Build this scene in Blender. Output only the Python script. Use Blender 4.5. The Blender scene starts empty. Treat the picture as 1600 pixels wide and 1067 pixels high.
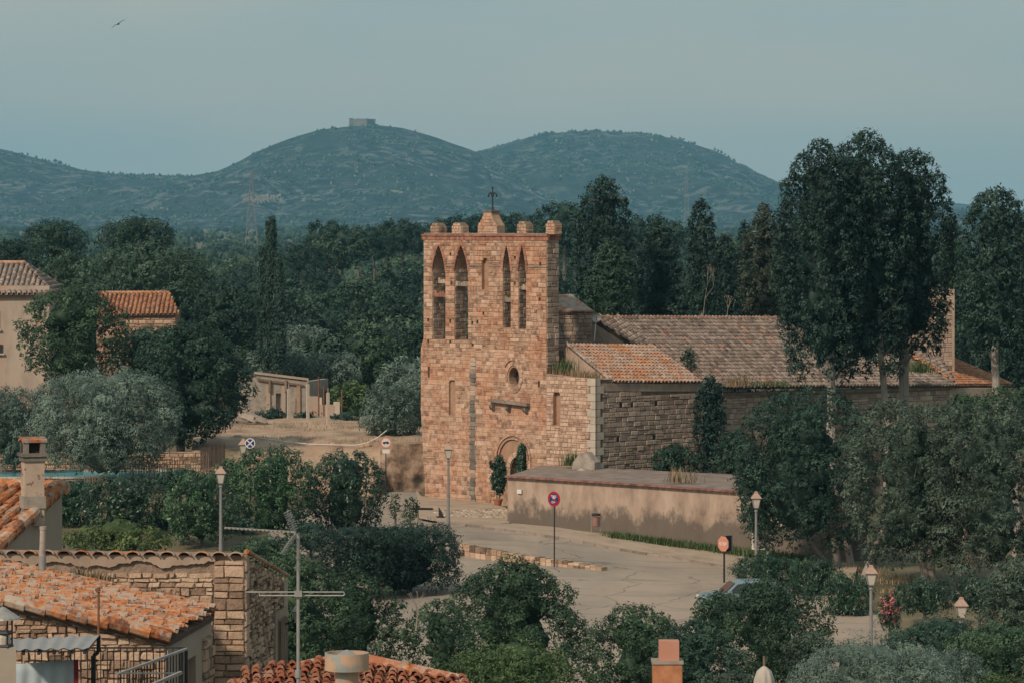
import bpy, math, random
import numpy as np
from mathutils import Vector, Matrix
from mathutils.geometry import tessellate_polygon
R = math.radians
random.seed(7)
sc = bpy.context.scene
col = sc.collection
# ------------------------------------------------------------------ camera
H, F, YH = 16.0, 6000.0, 340.0
cd = bpy.data.cameras.new('camera'); cam = bpy.data.objects.new('camera', cd); col.objects.link(cam)
cam.location = (0, 0, H); cam.rotation_euler = (R(90), 0, 0)
cd.sensor_width = 36; cd.lens = F/1600*36
cd.shift_y = -(533.5-YH)/1600
cd.clip_start = 1; cd.clip_end = 60000
sc.camera = cam
# ------------------------------------------------------------------ light
SUN = Vector((-.46, -.64, .60)).normalized()
w = bpy.data.worlds.new('World'); sc.world = w; w.use_nodes = True
nt = w.node_tree; nt.nodes.clear()
sky = nt.nodes.new('ShaderNodeTexSky'); sky.sky_type = 'NISHITA'; sky.sun_disc = False
sky.sun_elevation = math.asin(SUN.z); sky.sun_rotation = math.atan2(SUN.x, SUN.y)
sky.altitude = 0; sky.air_density = 1.0; sky.dust_density = 4.0; sky.ozone_density = 2.0
mx = nt.nodes.new('ShaderNodeMix'); mx.data_type = 'RGBA'
mx.inputs[0].default_value = .80
mx.inputs[7].default_value = (3.65, 5.0, 5.0, 1)
# thin high cloud veil, faint, all round the sky
tc = nt.nodes.new('ShaderNodeTexCoord'); mp = nt.nodes.new('ShaderNodeMapping'); mp.inputs['Scale'].default_value = (3, 3, 16)
nz = nt.nodes.new('ShaderNodeTexNoise'); nz.inputs['Scale'].default_value = 1.6; nz.inputs['Detail'].default_value = 5
rp = nt.nodes.new('ShaderNodeValToRGB')
rp.color_ramp.elements[0].position = .34; rp.color_ramp.elements[0].color = (3.55, 4.65, 4.75, 1)
rp.color_ramp.elements[1].position = .66; rp.color_ramp.elements[1].color = (4.75, 5.05, 4.65, 1)
bg = nt.nodes.new('ShaderNodeBackground'); bg.inputs[1].default_value = .100
ow = nt.nodes.new('ShaderNodeOutputWorld')
L = nt.links.new
L(tc.outputs['Generated'], mp.inputs[0]); L(mp.outputs[0], nz.inputs[0]); L(nz.outputs[0], rp.inputs[0])
L(sky.outputs[0], mx.inputs[6]); L(rp.outputs[0], mx.inputs[7]); L(mx.outputs[2], bg.inputs[0]); L(bg.outputs[0], ow.inputs[0])
sd = bpy.data.lights.new('sun', 'SUN'); sd.energy = 3.15; sd.angle = R(4); sd.color = (1, .80, .62)
so = bpy.data.objects.new('sun', sd); col.objects.link(so)
so.rotation_euler = SUN.to_track_quat('Z', 'Y').to_euler(); so.location = (-30, -20, 60)
vs = sc.view_settings; vs.view_transform = 'Standard'; vs.look = 'None'; vs.exposure = 0; vs.gamma = 1; vs.use_curve_mapping = False
sc.cycles.use_denoising = True
sc.cycles.max_bounces = 5; sc.cycles.diffuse_bounces = 2; sc.cycles.glossy_bounces = 2
sc.cycles.transmission_bounces = 4; sc.cycles.volume_bounces = 0; sc.cycles.transparent_max_bounces = 6
# ------------------------------------------------------------------ projection helpers
def at(px, py, Y):
    return Vector(((px-800)/F*Y, Y, H-(py-YH)/F*Y))
def sy(Y): return F/Y
CTRL = []
def _c(px, py, Y): p = at(px, py, Y); CTRL.append((p.x, p.y, p.z))
for c in [(660,778,219),(793,817,203.8),(700,825,198),(866,885,181.6),(1130,890,185.5),(1300,872,191.7),(1362,1056,150),
          (1000,960,166.5),(700,930,168.8),(345,875,176),(0,762,205),(150,745,212),(250,830,185),(600,765,225),(300,722,225),(-120,765,206)]: _c(*c)
CTRL += [(8,230,-.3),(20,240,-.8),(30,200,-1),(-2,245,.2),(-15,290,.3),(0,300,0),(25,300,0),(-40,300,.8),(-60,220,1.5),(60,200,-1.2),
         (-26,262,1.4),(-14,262,.4),(-12,120,-1.6),(0,120,-2),(15,120,-2.2),(30,130,-2),(-5,60,-1),(-20,60,-1),(10,60,-2),(0,0,-2),(-60,0,-1),(60,0,-2),
         (-80,400,0),(0,420,0),(80,400,0),(-30,160,0),(-8,150,-.9),(8,145,-1.6)]
CT = np.array(CTRL)
def gz(x, y):
    x = np.asarray(x, float); y = np.asarray(y, float)
    d2 = (x[..., None]-CT[:, 0])**2+(y[..., None]-CT[:, 1])**2+.5
    wt = d2**-1.6
    z = (wt*CT[:, 2]).sum(-1)/wt.sum(-1)
    k = np.clip((y-420)/400, 0, 1)
    return z*(1-k) + k*0.5
def g1(x, y): return float(gz(np.array([x]), np.array([y]))[0])
def G(px, py, lo=110, hi=300):
    Y = np.linspace(lo, hi, 1500); x = (px-800)/F*Y
    d = gz(x, Y)-(H-(py-YH)/F*Y)
    i = np.nonzero((d[1:] > 0) & (d[:-1] <= 0) | (d[1:] <= 0) & (d[:-1] > 0))[0]
    j = i[0] if len(i) else int(np.argmin(abs(d)))
    return Vector((x[j], Y[j], float(gz(x[j:j+1], Y[j:j+1])[0])))
# ------------------------------------------------------------------ materials
def mat(name, cols, scale=2.0, detail=6, rough=.85, noise=1.0, tint=0.0, objr=0.0, bump=0.0, bscale=None, stretch=(1,1,1), spec=.3,
        cols2=None, scale2=.4, mix2=(.45,.6), transl=0.0, metal=0.0, emit=None, wave=None):
    m = bpy.data.materials.new(name); m.use_nodes = True; t = m.node_tree; n = t.nodes; n.clear(); l = t.links.new
    out = n.new('ShaderNodeOutputMaterial'); b = n.new('ShaderNodeBsdfPrincipled')
    b.inputs['Roughness'].default_value = rough; b.inputs['Specular IOR Level'].default_value = spec; b.inputs['Metallic'].default_value = metal
    geo = n.new('ShaderNodeNewGeometry'); mp = n.new('ShaderNodeMapping'); mp.inputs['Scale'].default_value = stretch
    l(geo.outputs['Position'], mp.inputs[0])
    def noi(s, d=detail):
        q = n.new('ShaderNodeTexNoise'); q.inputs['Scale'].default_value = s; q.inputs['Detail'].default_value = d; q.inputs['Roughness'].default_value = .62
        l(mp.outputs[0], q.inputs[0]); return q.outputs[0]
    def mth(op, a, bb=None):
        q = n.new('ShaderNodeMath'); q.operation = op
        for i, v in enumerate((a, bb)):
            if v is None: continue
            if isinstance(v, (int, float)): q.inputs[i].default_value = v
            else: l(v, q.inputs[i])
        return q.outputs[0]
    def ramp(f, cs):
        q = n.new('ShaderNodeValToRGB'); e = q.color_ramp.elements
        while len(e) < len(cs): e.new(.5)
        for i, c in enumerate(cs):
            p = c[3] if len(c) > 3 else i/(len(cs)-1)
            e[i].position = p; e[i].color = (c[0], c[1], c[2], 1)
        l(f, q.inputs[0]); return q.outputs[0]
    n1 = noi(scale)
    f = mth('ADD', mth('MULTIPLY', mth('SUBTRACT', n1, .5), noise*1.6), .5)
    if tint:
        a = n.new('ShaderNodeAttribute'); a.attribute_name = 'tint'
        f = mth('ADD', f, mth('MULTIPLY', mth('SUBTRACT', a.outputs['Fac'], .5), tint))
    if objr:
        oi = n.new('ShaderNodeObjectInfo')
        f = mth('ADD', f, mth('MULTIPLY', mth('SUBTRACT', oi.outputs['Random'], .5), objr))
    c = ramp(f, cols)
    if cols2:
        n2 = noi(scale2, 5)
        g = n.new('ShaderNodeMapRange'); g.inputs[1].default_value = mix2[0]; g.inputs[2].default_value = mix2[1]; l(n2, g.inputs[0])
        mx = n.new('ShaderNodeMix'); mx.data_type = 'RGBA'; l(g.outputs[0], mx.inputs[0]); l(c, mx.inputs[6]); l(ramp(f, cols2), mx.inputs[7]); c = mx.outputs[2]
    l(c, b.inputs['Base Color'])
    if bump:
        q = n.new('ShaderNodeBump'); q.inputs['Strength'].default_value = 1; q.inputs['Distance'].default_value = bump
        l(noi(bscale or scale*3, 6), q.inputs['Height']); l(q.outputs[0], b.inputs['Normal'])
    sh = b.outputs[0]
    if transl:
        tr = n.new('ShaderNodeBsdfTranslucent'); l(c, tr.inputs[0]); ms = n.new('ShaderNodeMixShader'); ms.inputs[0].default_value = transl
        l(sh, ms.inputs[1]); l(tr.outputs[0], ms.inputs[2]); sh = ms.outputs[0]
    l(sh, out.inputs[0]); m['c'] = 1
    m.diffuse_color = (*cols[0][:3], 1)
    return m
M = {}
M['stone'] = mat('church_stone', [(.17,.11,.082),(.39,.255,.18),(.52,.365,.27),(.62,.48,.375)], 4.0, tint=.42, objr=.42, noise=1.05, bump=.02, bscale=9, cols2=[(.24,.115,.07),(.41,.215,.135),(.50,.295,.195),(.58,.40,.29)], scale2=.5, mix2=(.43,.61))
M['stone_grey'] = mat('grey_church_stone', [(.15,.115,.09),(.30,.225,.175),(.42,.325,.255),(.52,.43,.35)], 1.6, tint=.6, objr=.55, noise=.5, bump=.03, bscale=9)
M['stone_dark'] = mat('stained_stone', [(.07,.068,.06),(.17,.155,.135),(.30,.26,.21)], 2.2, tint=.5, objr=.5, bump=.03)
M['stone_pale'] = mat('pale_front_stone', [(.22,.145,.11),(.42,.29,.215),(.54,.395,.30),(.62,.48,.38)], 3, tint=.45, objr=.45, noise=1.0, bump=.02, bscale=9)
M['mortar'] = mat('mortar', [(.20,.125,.085),(.34,.225,.155),(.43,.30,.21)], 2.5, noise=.9, bump=.02, cols2=[(.18,.095,.06),(.32,.18,.115),(.40,.245,.16)], scale2=.5, mix2=(.40,.66))
M['mortar_dark'] = mat('old_mortar', [(.08,.062,.05),(.17,.13,.10),(.24,.19,.15)], 2.5, noise=.9, bump=.02)
M['quoin'] = mat('pale_limestone', [(.36,.31,.26),(.50,.44,.37)], 3, objr=.5, bump=.01)
M['rubble'] = mat('rubble_stone', [(.13,.09,.065),(.32,.215,.15),(.46,.32,.225),(.55,.41,.30)], 5, tint=.7, objr=.75, noise=.6, bump=.03, bscale=18)
M['rubble_mortar'] = mat('rubble_mortar', [(.14,.105,.08),(.29,.215,.165),(.40,.305,.235)], 5, noise=1, bump=.03, bscale=20)
M['brick_red'] = mat('red_brick', [(.22,.10,.07),(.36,.175,.12),(.42,.24,.17)], 5, tint=.6, objr=.6, bump=.01)
M['tile_old'] = mat('weathered_tile', [(.07,.056,.05),(.20,.16,.135),(.33,.265,.225),(.50,.41,.36)], 4, tint=.45, objr=.4, noise=.7, bump=.01, cols2=[(.13,.05,.03),(.34,.13,.065),(.44,.24,.15),(.5,.36,.27)], scale2=.7, mix2=(.60,.72))
M['tile_mix'] = mat('lichened_side_tile', [(.11,.085,.07),(.27,.20,.16),(.39,.29,.235),(.50,.39,.32)], 5, tint=.45, objr=.4, noise=.8, bump=.01, cols2=[(.14,.06,.035),(.33,.15,.075),(.42,.22,.12),(.46,.32,.23)], scale2=.8, mix2=(.44,.62))
M['tile_orange'] = mat('orange_lichen_tile', [(.13,.055,.035),(.34,.125,.05),(.45,.19,.08),(.43,.30,.20)], 11, tint=.5, objr=.5, noise=1.4, bump=.01, cols2=[(.14,.11,.09),(.26,.20,.165),(.38,.31,.26),(.45,.39,.33)], scale2=5, mix2=(.50,.60))
M['tile_red'] = mat('red_roof_tile', [(.15,.055,.035),(.33,.115,.06),(.40,.175,.10),(.40,.31,.25)], 12, tint=.8, objr=.7, noise=.9, bump=.01)
M['tile_lichen'] = mat('lichen_mottled_tile', [(.15,.10,.08),(.31,.215,.165),(.43,.33,.265),(.36,.32,.29)], 14, tint=.5, objr=.55, noise=1.5, bump=.012, cols2=[(.16,.055,.025),(.40,.14,.045),(.50,.20,.07),(.40,.27,.19)], scale2=6, mix2=(.46,.55))
M['under'] = mat('dark_under_tile', [(.05,.035,.028),(.12,.085,.065)], 4)
M['plaster'] = mat('stained_plaster', [(.22,.165,.125),(.37,.28,.215),(.44,.34,.265)], 1.2, noise=1.2, stretch=(1,1,.45), bump=.008, bscale=12, cols2=[(.13,.10,.08),(.24,.18,.14),(.34,.26,.20)], scale2=1.0, mix2=(.50,.70))
M['coping'] = mat('red_coping_tile', [(.12,.06,.05),(.24,.11,.09),(.30,.17,.14)], 3, objr=.5)
M['plaster2'] = mat('smooth_plaster', [(.25,.195,.155),(.34,.27,.215),(.38,.305,.245)], 2, noise=.8, stretch=(1,1,.5), bump=.004)
M['plaster_w'] = mat('pale_plaster', [(.25,.20,.165),(.38,.31,.255),(.44,.37,.305)], 1.2, noise=1, stretch=(1,1,.4), cols2=[(.27,.17,.12),(.37,.25,.18),(.42,.29,.21)], scale2=.6, mix2=(.48,.6))
M['concrete'] = mat('rough_concrete', [(.16,.145,.125),(.30,.265,.225),(.40,.355,.305)], 3, noise=1, bump=.01)
M['slab'] = mat('weathered_roof_slab', [(.13,.105,.09),(.22,.175,.15),(.32,.26,.22)], 1.5, noise=1.2, bump=.01)
M['road'] = mat('worn_pale_road', [(.24,.195,.155),(.335,.275,.218),(.375,.31,.25)], .35, noise=1.0, detail=9, stretch=(1,.35,1), bump=.004, bscale=8, cols2=[(.20,.175,.15),(.275,.235,.195),(.32,.27,.22)], scale2=.12, mix2=(.48,.62))
M['pave'] = mat('dusty_pavement', [(.22,.165,.125),(.36,.28,.21),(.42,.335,.26)], .8, noise=1.1, detail=9, bump=.006)
M['kerb'] = mat('kerb_stone', [(.16,.13,.105),(.26,.21,.17),(.34,.28,.23)], 2, objr=.6, bump=.01)
M['dirt'] = mat('dry_dirt', [(.18,.115,.075),(.33,.22,.15),(.41,.295,.205),(.46,.36,.26)], .5, noise=1.3, detail=10, stretch=(1,.5,1), bump=.03, bscale=3, cols2=[(.12,.10,.06),(.20,.165,.10),(.30,.24,.15)], scale2=.3, mix2=(.55,.68))
M['rock'] = mat('cut_rock', [(.06,.045,.035),(.17,.115,.08),(.30,.21,.15),(.36,.27,.20)], 1.3, noise=1.6, detail=9, bump=.12, bscale=2.5)
M['ground'] = mat('field_ground', [(.05,.055,.03),(.12,.105,.06),(.22,.18,.115)], .12, noise=1.4, detail=10)
M['metal'] = mat('grey_painted_metal', [(.16,.16,.165),(.24,.235,.235)], 6, rough=.5, spec=.5, metal=0)
M['metal_d'] = mat('dark_iron', [(.012,.014,.016),(.035,.035,.036)], 6, rough=.55)
M['galv'] = mat('galvanised_metal', [(.26,.25,.235),(.42,.41,.39)], 12, rough=.45, metal=.4)
M['rust'] = mat('rusty_metal', [(.10,.04,.025),(.24,.11,.065)], 8, rough=.8)
M['lampcap'] = mat('tan_lamp_metal', [(.30,.20,.155),(.44,.31,.25)], 8, rough=.5)  # warm sunlight on the grey lamp cap is put into this colour
M['glass'] = mat('frosted_lamp_glass', [(.42,.39,.33),(.55,.51,.44)], 4, rough=.25, spec=.5)
M['win'] = mat('dark_window_glass', [(.015,.018,.02),(.04,.045,.05)], 3, rough=.12, spec=.6)
M['void'] = mat('dark_recess', [(.02,.016,.014),(.04,.03,.025)], 3)  # near-black colour carries the shade inside holes and under the chimney hood
M['door'] = mat('green_painted_wood', [(.03,.055,.055),(.055,.09,.085)], 5, stretch=(4,4,.5))
M['wood'] = mat('weathered_wood', [(.09,.065,.05),(.20,.145,.105),(.28,.21,.16)], 5, objr=.5, stretch=(5,5,.6))
M['red'] = mat('red_sign_paint', [(.28,.012,.02),(.36,.02,.03)], 5, rough=.45)
M['redfade'] = mat('faded_red_paint', [(.50,.19,.13),(.58,.26,.19)], 8, rough=.6)
M['blue'] = mat('blue_sign_paint', [(.012,.03,.13),(.02,.045,.17)], 5, rough=.45)
M['white'] = mat('white_sign_paint', [(.55,.54,.50),(.68,.66,.62)], 6, rough=.5)
M['pot'] = mat('terracotta', [(.30,.10,.05),(.42,.17,.09)], 9)
M['binmat'] = mat('pinkish_bin_metal', [(.20,.11,.09),(.30,.17,.14)], 8, rough=.5)
M['car'] = mat('pale_blue_car_paint', [(.13,.19,.22),(.16,.22,.26)], 2, rough=.25, spec=.6)
M['rubber'] = mat('black_rubber', [(.012,.012,.012),(.03,.03,.03)], 9)
M['water'] = mat('pool_water', [(.02,.22,.27),(.04,.32,.37)], 1.5, rough=.25, spec=.25)
M['cloth'] = mat('pale_blue_sheet', [(.26,.33,.37),(.40,.47,.50)], 1.5, rough=.8)
M['cream_cloth'] = mat('cream_canvas', [(.36,.33,.28),(.48,.44,.385)], 3, rough=.9)
M['maroon'] = mat('maroon_edge', [(.10,.012,.025),(.16,.02,.035)], 4)
M['cream'] = mat('cream_render', [(.34,.29,.235),(.44,.38,.31)], 3, bump=.004)
M['cowl'] = mat('patched_tan_metal', [(.42,.27,.18),(.52,.35,.24)], 2, rough=.6, cols2=[(.24,.25,.23),(.36,.37,.34)], scale2=2.6, mix2=(.50,.54))
M['salmon'] = mat('salmon_clay', [(.42,.19,.13),(.50,.26,.19)], 5, rough=.8)
M['rustbrick'] = mat('orange_stained_brick', [(.16,.10,.08),(.42,.17,.08),(.50,.26,.16)], 5, noise=1.3, rough=.85)
M['bark'] = mat('bark', [(.045,.035,.03),(.12,.10,.085),(.20,.17,.145)], 4, stretch=(3,3,.6), bump=.02)
M['bark_g'] = mat('pale_grey_bark', [(.15,.135,.12),(.29,.26,.23),(.38,.345,.31)], 4, stretch=(4,4,.5), bump=.02)
M['twig'] = mat('bare_twig', [(.20,.17,.14),(.33,.29,.25)], 4)
M['dry'] = mat('dry_grass', [(.11,.085,.045),(.26,.19,.11),(.34,.26,.16)], 3, tint=.8)
M['grass'] = mat('green_grass', [(.03,.055,.02),(.07,.11,.04),(.12,.15,.06)], 2, tint=.8)
M['pink'] = mat('pink_flower', [(.42,.11,.12),(.58,.22,.22)], 4, tint=.6)
def leaf(name, a, b, c, tr=.12, objr=.25, spec=.25, rough=.6):
    q = (.56, .79, .88)
    a, b, c = [tuple(v*k for v, k in zip(t_, q)) for t_ in (a, b, c)]
    M[name] = mat(name, [tuple(v*.8 for v in a), tuple(v*1.12 for v in b), tuple(v*1.55 for v in c)], .55, detail=3, noise=.6, tint=.95, objr=objr, rough=rough, spec=spec, transl=tr)
leaf('leaf_dark',  (.014,.030,.020), (.034,.060,.038), (.072,.100,.058))
leaf('leaf_conifer', (.011,.026,.021), (.028,.052,.038), (.068,.092,.062), tr=.10)
leaf('leaf_mid',   (.020,.038,.020), (.052,.078,.038), (.105,.130,.062))
leaf('leaf_warm',  (.032,.042,.026), (.082,.094,.060), (.160,.152,.102))
leaf('leaf_yellow',(.045,.055,.015), (.110,.120,.035), (.200,.190,.065))
leaf('leaf_olive', (.075,.085,.062), (.160,.172,.126), (.245,.245,.180), tr=.10)
leaf('leaf_gloss', (.010,.028,.014), (.024,.052,.024), (.065,.110,.045), tr=.10, spec=.5, rough=.42)
leaf('leaf_brown', (.030,.032,.020), (.062,.060,.036), (.105,.095,.058), tr=.10)
leaf('leaf_far',   (.020,.036,.022), (.046,.068,.040), (.090,.110,.066), tr=.05)
leaf('leaf_mix',   (.024,.046,.026), (.058,.084,.048), (.120,.145,.088))
leaf('leaf_wood',  (.018,.036,.022), (.044,.068,.040), (.105,.125,.066), tr=.08, objr=.75)
leaf('leaf_laurel',(.014,.036,.014), (.036,.074,.028), (.100,.150,.055), spec=.45, rough=.45)
leaf('leaf_hedge', (.006,.018,.012), (.014,.032,.020), (.030,.058,.032), tr=.06, spec=.35, rough=.5)
leaf('leaf_yellow2',(.035,.055,.018), (.085,.110,.035), (.160,.175,.060))
leaf('leaf_conifer2',(.018,.036,.022), (.042,.066,.036), (.085,.110,.060), tr=.10)
def stain_mat():
    m = mat('damp_stained_render', [(.25,.185,.145),(.37,.28,.22),(.46,.365,.295)], 1.3, noise=1.6, stretch=(1,1,.4), bump=.006, bscale=10)
    t = m.node_tree; n = t.nodes; l = t.links.new; b = [q for q in n if q.type == 'BSDF_PRINCIPLED'][0]; c = b.inputs['Base Color'].links[0].from_socket
    geo = n.new('ShaderNodeNewGeometry'); mp = n.new('ShaderNodeMapping'); mp.inputs['Scale'].default_value = (1.0, 1.0, .7); l(geo.outputs['Position'], mp.inputs[0])
    q = n.new('ShaderNodeTexNoise'); q.inputs['Scale'].default_value = .9; q.inputs['Detail'].default_value = 12; q.inputs['Roughness'].default_value = .75; l(mp.outputs[0], q.inputs[0])
    sp = n.new('ShaderNodeSeparateXYZ'); l(geo.outputs['Position'], sp.inputs[0])
    h = n.new('ShaderNodeMath'); h.operation = 'MULTIPLY_ADD'; l(sp.outputs['Z'], h.inputs[0]); h.inputs[1].default_value = -.22; h.inputs[2].default_value = .22
    a = n.new('ShaderNodeMath'); a.operation = 'ADD'; l(q.outputs[0], a.inputs[0]); l(h.outputs[0], a.inputs[1])
    g = n.new('ShaderNodeMapRange'); g.inputs[1].default_value = .50; g.inputs[2].default_value = .64; g.inputs[4].default_value = .85; l(a.outputs[0], g.inputs[0])
    x = n.new('ShaderNodeMix'); x.data_type = 'RGBA'; x.inputs[7].default_value = (.10, .085, .072, 1); l(g.outputs[0], x.inputs[0]); l(c, x.inputs[6]); l(x.outputs[2], b.inputs['Base Color'])
    return m
M['bwall'] = stain_mat()
def crack_road():
    m = M['road']; t = m.node_tree; n = t.nodes; l = t.links.new; b = [q for q in n if q.type == 'BSDF_PRINCIPLED'][0]; c = b.inputs['Base Color'].links[0].from_socket
    geo = n.new('ShaderNodeNewGeometry'); nz_ = n.new('ShaderNodeTexNoise'); nz_.inputs['Scale'].default_value = .9; l(geo.outputs['Position'], nz_.inputs[0])
    mm = n.new('ShaderNodeMix'); mm.data_type = 'RGBA'; mm.blend_type = 'ADD'; mm.inputs[0].default_value = .9; l(geo.outputs['Position'], mm.inputs[6]); l(nz_.outputs[1], mm.inputs[7])
    v = n.new('ShaderNodeTexVoronoi'); v.feature = 'DISTANCE_TO_EDGE'; v.inputs['Scale'].default_value = .17; l(mm.outputs[2], v.inputs[0])
    g = n.new('ShaderNodeMapRange'); g.inputs[1].default_value = .002; g.inputs[2].default_value = .010; g.inputs[3].default_value = .55; g.inputs[4].default_value = 0; l(v.outputs[0], g.inputs[0])
    v2 = n.new('ShaderNodeTexVoronoi'); v2.inputs['Scale'].default_value = .11; l(mm.outputs[2], v2.inputs[0])
    sp = n.new('ShaderNodeSeparateColor'); l(v2.outputs['Color'], sp.inputs[0]); g2 = n.new('ShaderNodeMapRange'); g2.inputs[1].default_value = .70; g2.inputs[2].default_value = .72; g2.inputs[4].default_value = .28; l(sp.outputs[0], g2.inputs[0])
    mp2 = n.new('ShaderNodeMapping'); mp2.inputs['Scale'].default_value = (.22, .9, 1); mp2.inputs['Rotation'].default_value = (0, 0, -.55); l(geo.outputs['Position'], mp2.inputs[0])
    n3 = n.new('ShaderNodeTexNoise'); n3.inputs['Scale'].default_value = .9; n3.inputs['Detail'].default_value = 6; l(mp2.outputs[0], n3.inputs[0]); g3 = n.new('ShaderNodeMapRange'); g3.inputs[1].default_value = .52; g3.inputs[2].default_value = .72; g3.inputs[4].default_value = .5; l(n3.outputs[0], g3.inputs[0])
    cur = c
    for f, colr in ((g2.outputs[0], (.17, .155, .14, 1)), (g3.outputs[0], (.16, .145, .13, 1)), (g.outputs[0], (.07, .06, .05, 1))):
        x = n.new('ShaderNodeMix'); x.data_type = 'RGBA'; l(f, x.inputs[0]); l(cur, x.inputs[6]); x.inputs[7].default_value = colr; cur = x.outputs[2]
    l(cur, b.inputs['Base Color'])
crack_road()
# ------------------------------------------------------------------ object helpers
ORG = {}
def tag(o, label=None, cat=None, group=None, kind=None):
    if label: o['label'] = label
    if cat: o['category'] = cat
    if group: o['group'] = group
    if kind: o['kind'] = kind
    return o
def thing(name, loc, label, cat, group=None):
    o = bpy.data.objects.new(name, None); col.objects.link(o); o.location = loc; o.empty_display_size = .3
    ORG[o.name] = Vector(loc); return tag(o, label, cat, group)
def mesh_np(name, V, polys, tint=None, material=None, smooth=False):
    """polys: list of int arrays (n,k)"""
    me = bpy.data.meshes.new(name); V = np.asarray(V, np.float32)
    me.vertices.add(len(V)); me.vertices.foreach_set('co', V.ravel())
    loops = np.concatenate([p.ravel() for p in polys]).astype(np.int32)
    tot = np.concatenate([np.full(len(p), p.shape[1], np.int32) for p in polys])
    st = np.concatenate([[0], np.cumsum(tot)[:-1]]).astype(np.int32)
    me.loops.add(len(loops)); me.loops.foreach_set('vertex_index', loops)
    me.polygons.add(len(tot)); me.polygons.foreach_set('loop_start', st)
    try: me.polygons.foreach_set('loop_total', tot)
    except Exception: pass
    if smooth: me.polygons.foreach_set('use_smooth', np.ones(len(tot), bool))
    me.update(calc_edges=True)
    if tint is not None:
        a = me.attributes.new('tint', 'FLOAT', 'POINT'); a.data.foreach_set('value', np.asarray(tint, np.float32))
    if material: me.materials.append(material)
    return me
def link(name, me, parent=None, world=True, loc=None):
    o = bpy.data.objects.new(name, me); col.objects.link(o)
    if parent is not None:
        o.parent = parent; ORG[o.name] = ORG[parent.name]
        if loc is not None: o.location = Vector(loc)
    else:
        ORG[o.name] = Vector(loc) if loc is not None else Vector((0, 0, 0))
        if loc is not None: o.location = loc
    return o
class MB:
    def __init__(s): s.v = []; s.f = []; s.t = []
    def add(s, vs, fs, tint=.5):
        b = len(s.v); s.v += [tuple(v) for v in vs]; s.f += [tuple(i+b for i in f) for f in fs]; s.t += [tint]*len(vs); return s
    def box(s, c, size, rz=0, tint=.5, M_=None):
        x, y, z = size[0]/2, size[1]/2, size[2]/2
        m = M_ or Matrix.Rotation(rz, 3, 'Z')
        vs = [Vector(c)+m@Vector((a*x, b*y, d*z)) for a in (-1, 1) for b in (-1, 1) for d in (-1, 1)]
        return s.add(vs, [(0,1,3,2),(4,6,7,5),(0,4,5,1),(2,3,7,6),(0,2,6,4),(1,5,7,3)], tint)
    def bar(s, p0, p1, w, h=None, tint=.5):
        p0 = Vector(p0); p1 = Vector(p1); h = h or w
        d = (p1-p0); q = d.to_track_quat('X', 'Z').to_matrix()
        return s.box((p0+p1)/2, (d.length, w, h), M_=q, tint=tint)
    def cyl(s, p0, p1, r0, r1=None, n=10, tint=.5, caps=True):
        p0 = Vector(p0); p1 = Vector(p1); r1 = r0 if r1 is None else r1
        q = (p1-p0).to_track_quat('Z', 'Y').to_matrix(); vs = []
        for p, r in ((p0, r0), (p1, r1)):
            for k in range(n):
                a = 2*math.pi*k/n; vs.append(p+q@Vector((r*math.cos(a), r*math.sin(a), 0)))
        fs = [(k, (k+1) % n, n+(k+1) % n, n+k) for k in range(n)]
        if caps: fs += [tuple(range(n-1, -1, -1)), tuple(range(n, 2*n))]
        return s.add(vs, fs, tint)
    def lathe(s, base, prof, n=16, rot=0, tint=.5):
        vs = []; fs = []
        for r, z in prof:
            for k in range(n):
                a = rot+2*math.pi*k/n; vs.append(Vector(base)+Vector((r*math.cos(a), r*math.sin(a), z)))
        for j in range(len(prof)-1):
            fs += [(j*n+k, j*n+(k+1) % n, (j+1)*n+(k+1) % n, (j+1)*n+k) for k in range(n)]
        fs += [tuple(range(n-1, -1, -1)), tuple(range((len(prof)-1)*n, len(prof)*n))]
        return s.add(vs, fs, tint)
    def poly(s, pts, tint=.5): return s.add(pts, [tuple(range(len(pts)))], tint)
    def prism(s, pts, off, tint=.5):
        n = len(pts); off = Vector(off); vs = [Vector(p) for p in pts]+[Vector(p)+off for p in pts]
        fs = [tuple(range(n)), tuple(range(2*n-1, n-1, -1))]+[(k, n+k, n+(k+1) % n, (k+1) % n) for k in range(n)]
        return s.add(vs, fs, tint)
    def tube(s, pts, r, n=6, r1=None, tint=.5):
        r1 = r if r1 is None else r1; m = len(pts)-1
        for i in range(m):
            s.cyl(pts[i], pts[i+1], r+(r1-r)*i/m, r+(r1-r)*(i+1)/m, n, tint)
        return s
    def build(s, name, material, parent=None, smooth=False, kind=None, loc=None):
        org = ORG[parent.name] if parent is not None else (Vector(loc) if loc is not None else Vector((0, 0, 0)))
        me = bpy.data.meshes.new(name); me.from_pydata([tuple(Vector(v)-org) for v in s.v], [], s.f)
        a = me.attributes.new('tint', 'FLOAT', 'POINT'); a.data.foreach_set('value', s.t)
        if smooth: me.polygons.foreach_set('use_smooth', [True]*len(me.polygons))
        me.materials.append(material); me.update()
        o = link(name, me, parent, loc=(None if parent is not None else loc))
        if kind: o['kind'] = kind
        return o
def place(name, me, parent, Mw):
    o = bpy.data.objects.new(name, me); col.objects.link(o); o.parent = parent; ORG[o.name] = ORG[parent.name]
    o.matrix_basis = Matrix.Translation(-ORG[parent.name]) @ Mw
    return o
def clone(o, loc, label=None, group=None, scale=None, rz=None):
    def rec(a, par):
        c = a.copy(); col.objects.link(c)
        if par is not None: c.parent = par
        ORG[c.name] = Vector(loc)
        for ch in a.children: rec(ch, c)
        return c
    c = rec(o, None); c.location = loc
    if scale is not None: c.scale = scale
    if rz is not None: c.rotation_euler = (0, 0, rz)
    if label: c['label'] = label
    if group: c['group'] = group
    return c
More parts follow.
